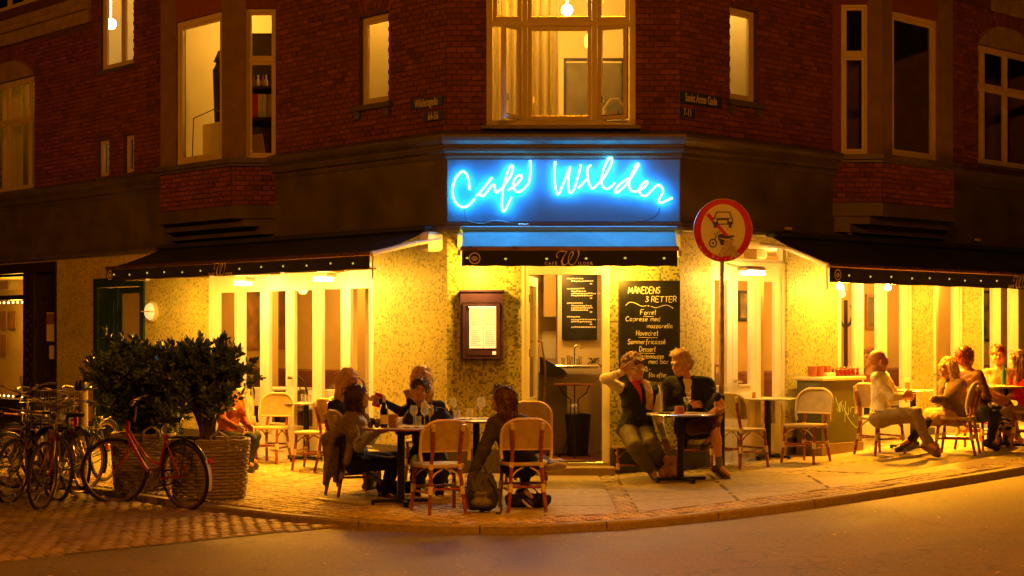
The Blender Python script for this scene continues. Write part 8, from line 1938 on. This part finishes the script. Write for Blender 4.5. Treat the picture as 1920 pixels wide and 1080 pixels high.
# --- P2: woman with brown bob and shawl
def x2(J):
    t = J['t']; P0, N, up, R_, Fw = J['P'], J['N'], J['up'], J['R'], J['Fw']
    SH = cloth('grey_brown_shawl', (.17, .13, .08), var=.25, scale=8); pr = []; a, e = J[('arm', 1)][:2]
    for q in (-1, -.5, 0, .5, 1.05):
        top_ = N+R_*.16*q-up*(.0+.03*abs(q))-Fw*.045; mid = N+R_*.24*q-up*.22-Fw*.22; low = np.array([mid[0], mid[1], 0])+np.array([0, 0, .27+.06*math.sin(q*4+1)])-Fw*.03; pr += [(top_, mid, .065, .055, .06), (mid, low, .055, .035, .06)]
    pr += [(N+R_*.17-up*.02, a+(e-a)*.55-Fw*.02+R_*.02, .068, .066, .05), (N+R_*.17-up*.02+Fw*.03, N+R_*.12-up*.10+Fw*.09, .05, .035, .04), (a+(e-a)*.5-Fw*.03+R_*.02, a+(e-a)*.6-Fw*.08+R_*.03-up*.25, .06, .035, .05), (N-R_*.17-up*.02+Fw*.03, N-R_*.11-up*.16+Fw*.10, .05, .035, .04)]
    f = Field([x for q in pr for x in q[:2]], .010, .13)
    for q in pr: f.cap(*q)
    f.fold(.012, .11, 4, (1, 1, .15)); f.fold(.004, .04, 5, (1, 1, .3)); L = []; f.add_to(L); sh_ = fmesh(L, 'shawl', SH, t)
    mb = MB(); r = random.Random(6)
    for k in range(60): q = -1.05+2.1*k/59; mid = N+R_*.24*q-up*.22-Fw*(.25); z = .26+.06*math.sin(q*4+1)-r.uniform(0, .03); mb.tube([(mid[0], mid[1], z+.05), (mid[0]+r.uniform(-.01, .01), mid[1], z-.05)], [.005, .002], 4)
    mb.build('fringe', SH, sh_, Matrix.Identity(4), kind='stuff')
person('woman with short brown bob, pale blue shirt and grey-brown shawl over her shoulders', 16.72, (668, 868), (668, 781), (673, 744), 78, 96,
    (((672, 838, -1), (704, 812, -1), (718, 806, .02), .5), ((694, 826, 1), (712, 806, 1), None, .5)), (((738, 868, -1), (722, 925, 1), (746, 938, -1)), ((742, 858, 1), (730, 915, 1), (752, 925, 1))),
    'bob', (.05, .018, .010), fem=True, top=('shirt', cloth('pale_blue_shirt', (.42, .44, .46), var=.06)), bottom=('trousers', BLACKC), shoes=(SHOEB, SOLEW), extra=x2, s=.96)
# --- right wing: P8 bald man
def x8(J):
    P0, up, R_, Fw = J['P'], J['up'], J['R'], J['Fw']; f = Field([P0], .009, .24); f.cap(P0+up*.115+R_*.055, P0+up*.115-R_*.055, .108, .108, .05); f.plane(P0+up*.135, up); f.plane(P0+up*.095, -up); L = []; f.add_to(L); fmesh(L, 'belt', M_['darkwood'], J['t'])
person('bald man in a white shirt and khaki trousers, seen half from behind with crossed legs', 19.75, (1652, 783), (1650, 698), (1648, 677), 62, 108,
    (((1676, 748, -1), (1694, 742, 1), (1706, 738, .05), .4), ((1680, 744, 1), (1698, 744, 1), None, .4)), (((1716, 772, -1), (1738, 832, 1), (1762, 846, -1)), ((1710, 782, 1), (1744, 828, 1), (1766, 838, 1))),
    'bald', (.3, .2, .1), skincol=(.46, .20, .10), top=('shirt', WHITEC), bottom=('trousers', KHAKI), shoes=(pmat('brown_shoe', (.14, .06, .025), .4), SHOEB), extra=x8, h=.010, s=1.07, sw=.19, sleeve=.8, neckY=.0)
# --- P9 blonde woman facing left
def x9(J): jacket(J, 'coat', cloth('tan_coat', (.11, .065, .03), var=.5, scale=6), .022, .05, vlow=.25, length=.04, hc=.012)
person('blonde woman facing left in a short brown coat, tan skirt and dark stockings', 20.0, (1792, 780), (1784, 714), (1775, 689), -62, -72,
    (((1790, 758, -1), (1764, 752, -1), (1752, 750, 0), .5), ((1768, 752, 1), (1752, 748, -1), None, .5)), (((1738, 776, 1), (1712, 828, 1), (1690, 838, -1)), ((1744, 788, -1), (1704, 826, 1), (1684, 836, -1))),
    'long', (.62, .40, .14), fem=True, skincol=(.48, .22, .12), top=('blouse', cloth('cream_blouse', (.5, .42, .3))), bottom=('skirt', cloth('tan_skirt', (.36, .23, .12)), 'skirt'), shoes=(SHOEB,), extra=lambda J: (x9(J), [part_blob(J['t'], 'stocking', BLACKC, [(J[('leg', q)][1], J[('leg', q)][2], .058, .037, .01)]) for q in (1, -1)]), h=.010, trouser=.47, s=.96)
# --- P10 woman in brown top
person('woman with pinned-up reddish hair in a loose brown top, seen from behind', 20.3, (1832, 775), (1817, 694), (1813, 671), 118, 128,
    (((1850, 745, -1), (1872, 752, 1), None, .4), ((1862, 742, 1), (1884, 748, 1), None, .4)), (((1866, 780, -1), (1856, 826, 1), (1876, 834, 1)), ((1872, 772, 1), (1864, 820, 1), (1884, 828, 1))),
    'bun', (.28, .06, .025), fem=True, skincol=(.46, .20, .11), top=('top', cloth('brown_silk', (.10, .035, .02), .5)), bottom=('trousers', BLACKC), shoes=(SHOEB,), h=.010, s=1.0, sleeve=.6)
# --- P11 woman facing the camera
def zebra():
    m, N_, L, b = _nt('zebra_print'); tc = N_.new('ShaderNodeTexCoord'); w = N_.new('ShaderNodeTexWave'); w.inputs['Scale'].default_value = 6; w.inputs['Distortion'].default_value = 9; w.inputs['Detail Scale'].default_value = 1.2; w.bands_direction = 'Z'; L.new(tc.outputs['Object'], w.inputs['Vector'])
    r = N_.new('ShaderNodeValToRGB'); r.color_ramp.interpolation = 'CONSTANT'; r.color_ramp.elements[0].color = (.015, .012, .01, 1); r.color_ramp.elements[1].position = .55; r.color_ramp.elements[1].color = (.6, .5, .32, 1); L.new(w.outputs['Fac'], r.inputs[0]); L.new(r.outputs[0], b.inputs['Base Color']); b.inputs['Roughness'].default_value = .8; return m
person('woman with short red hair in a grey T-shirt and zebra-striped trousers facing the camera', 20.9, (1876, 772), (1873, 692), (1871, 667), -6, -12,
    (((1844, 744, -1), (1868, 748, -1), None, .5), ((1904, 742, -1), (1886, 748, -1), None, .5)), (((1864, 786, -1), (1872, 824, 1), (1866, 832, -1)), ((1888, 784, -1), (1890, 822, 1), (1892, 830, -1))),
    'short', (.20, .03, .02), fem=True, skincol=(.48, .22, .12), top=('t_shirt', cloth('grey_jersey', (.26, .22, .15))), bottom=('trousers', zebra()), shoes=(SHOEB,), h=.010, sleeve=.35, s=.98)
# --- P12 at the right edge
person('person with dark reddish hair and bright red top cut by the right edge', 20.6, (1930, 775), (1918, 704), (1908, 676), -80, -128,
    (((1914, 748, -1), (1898, 742, -1), None, .5), ((1916, 745, 1), (1900, 745, 1), None, .5)), (((1886, 770, -1), (1906, 810, 1), (1886, 800, -1)), ((1892, 778, 1), (1910, 822, 1), (1894, 832, -1))),
    'long', (.10, .02, .012), fem=True, top=('red_top', cloth('red_cotton', (.6, .008, .01))), bottom=('trousers', KHAKI), shoes=(pmat('tan_shoe', (.3, .13, .05), .5),), h=.010, s=.97)
# --- P13 behind the right shrub, P14 inside
person('person in an orange jumper half hidden behind the right laurel shrub', 19.0, (428, 826), (432, 742), (440, 706), 60, 70,
    (((416, 788, -1), (444, 802, -1), None, .4), ((456, 786, 1), (470, 800, -1), None, .4)), (((470, 822, -1), (462, 868, 1), (478, 874, 1)), ((478, 818, 1), (470, 862, 1), (486, 868, 1))),
    'short', (.12, .05, .02), fem=True, top=('jumper', cloth('orange_wool', (.32, .075, .018))), bottom=('trousers', DENIM), shoes=(SHOEB,), h=.011, s=.98)
pI = FR.w(FR.u(1628, -.55), 0, -.55)
person('guest with ginger hair sitting inside behind the middle pane of the three-leaf door', pI.y, (1630, 770), (1630, 702), (1628, 672), -30, -40,
    (((1612, 745, -1), (1624, 740, -1), None, .5), ((1648, 745, -1), (1640, 742, -1), None, .5)), (((1618, 780, -1), (1620, 815, 1), (1616, 820, -1)), ((1640, 780, -1), (1640, 815, 1), (1642, 820, -1))),
    'short', (.30, .10, .03), top=('jumper', cloth('orange_wool', (.32, .075, .018))), bottom=('trousers', DENIM), h=.012, s=.98)
# ------------------------------------------------------------------ bags on the ground
BAG = cloth('dark_canvas_bag', (.035, .035, .04), .7)
x, y = (903-CX)/F*15.55, 15.55; z = H(x, y); t = thing('backpack', 'dark backpack standing on the ground between the two front chairs', 'backpack', TR(x, y, z))
o = np.array([x, y, z]); part_blob(t, 'bag_body', BAG, [(o+[-.06, 0, .11], o+[.06, 0, .11], .10, .10, .05), (o+[-.05, .02, .30], o+[.05, .02, .30], .085, .08, .06), (o+[-.04, -.02, .20], o+[.04, -.02, .2], .11, .11, .05)], .009, (.008, .09, 3), planes=[(o+[0, 0, .005], (0, 0, -1))])
part_blob(t, 'front_pocket', pmat('grey_pocket', (.10, .095, .09), .6), [(o+[-.05, -.11, .10], o+[.05, -.11, .10], .05, .05, .02), (o+[-.04, -.10, .18], o+[.04, -.10, .18], .04, .04, .02)], .008, (.004, .05, 4))
mb = MB(); mb.tube(bez([(x-.05, y-.02, z+.36), (x-.03, y-.03, z+.43), (x+.03, y-.03, z+.43), (x+.05, y-.02, z+.36)], 5), .008, 6); mb.tube(bez([(x+.07, y-.08, z+.33), (x+.16, y-.14, z+.2), (x+.19, y-.2, z+.03), (x+.14, y-.22, z+.012)], 5), .012, 6); mb.tube(bez([(x-.09, y-.06, z+.3), (x-.15, y-.1, z+.16), (x-.12, y-.14, z+.04)], 5), .012, 6); mb.build('straps', BAG, t, Matrix.Identity(4), smooth=True)
x, y = (990-CX)/F*15.9, 15.9; z = H(x, y); t = thing('handbag', 'low black bag lying under the chair of the woman in the olive jacket', 'bag', TR(x, y, z)); o = np.array([x, y, z]); part_blob(t, 'bag_body', BLACKC, [(o+[-.16, 0, .07], o+[.16, 0, .07], .07, .07, .05)], .009, (.006, .07, 3), planes=[(o+[0, 0, .004], (0, 0, -1))]); mb = MB(); mb.tube(bez([(x-.1, y, z+.13), (x-.05, y-.03, z+.2), (x+.05, y-.03, z+.19), (x+.1, y, z+.13)], 5), .007, 6); mb.build('handle', BLACKC, t, Matrix.Identity(4), smooth=True)
x, y = (1258-CX)/F*18.25, 18.25; z = H(x, y); t = thing('tote_bag', 'pinkish cloth bag on the ground under the hanging hand of the young man', 'bag', TR(x, y, z)); o = np.array([x, y, z]); part_blob(t, 'bag_body', cloth('pink_canvas', (.36, .20, .12)), [(o+[-.06, 0, .08], o+[.06, 0, .08], .075, .075, .05), (o+[-.04, 0, .22], o+[.04, 0, .22], .055, .055, .05)], .009, (.006, .07, 3), planes=[(o+[0, 0, .004], (0, 0, -1))])
x, y = (742-CX)/F*17.0, 17.0; z = H(x, y); t = thing('shoulder_bag', 'black bag lying under the front table beside its cross foot', 'bag', TR(x, y, z)); o = np.array([x, y, z]); part_blob(t, 'bag_body', BLACKC, [(o+[-.13, 0, .08], o+[.13, 0, .08], .08, .07, .05)], .010, (.008, .08, 3), planes=[(o+[0, 0, .004], (0, 0, -1))])
# pale scarf over the back of the chair behind the right shrub
cx_, cy_ = CP['C']; z = H(cx_, cy_); SC = cloth('pale_scarf', (.55, .48, .36), var=.15); f = Field([(cx_-.2, cy_-.3, z+.3), (cx_+.25, cy_+.1, z+.9)], .011, .12)
for a, b in (((-.16, -.22, .92), (.18, -.24, .93)), ((.1, -.26, .9), (.20, -.28, .45)), ((.16, -.24, .9), (.25, -.24, .5)), ((-.1, -.26, .9), (-.05, -.30, .65))): f.cap(np.array(a)+[cx_, cy_, z], np.array(b)+[cx_, cy_, z], .04, .028, .04)
f.fold(.010, .07, 3, (1, 1, .2)); L = []; f.add_to(L); so = fmesh(L, 'scarf', SC, None); tag(so, 'pale scarf hanging over the chair back behind the right laurel shrub', 'scarf')
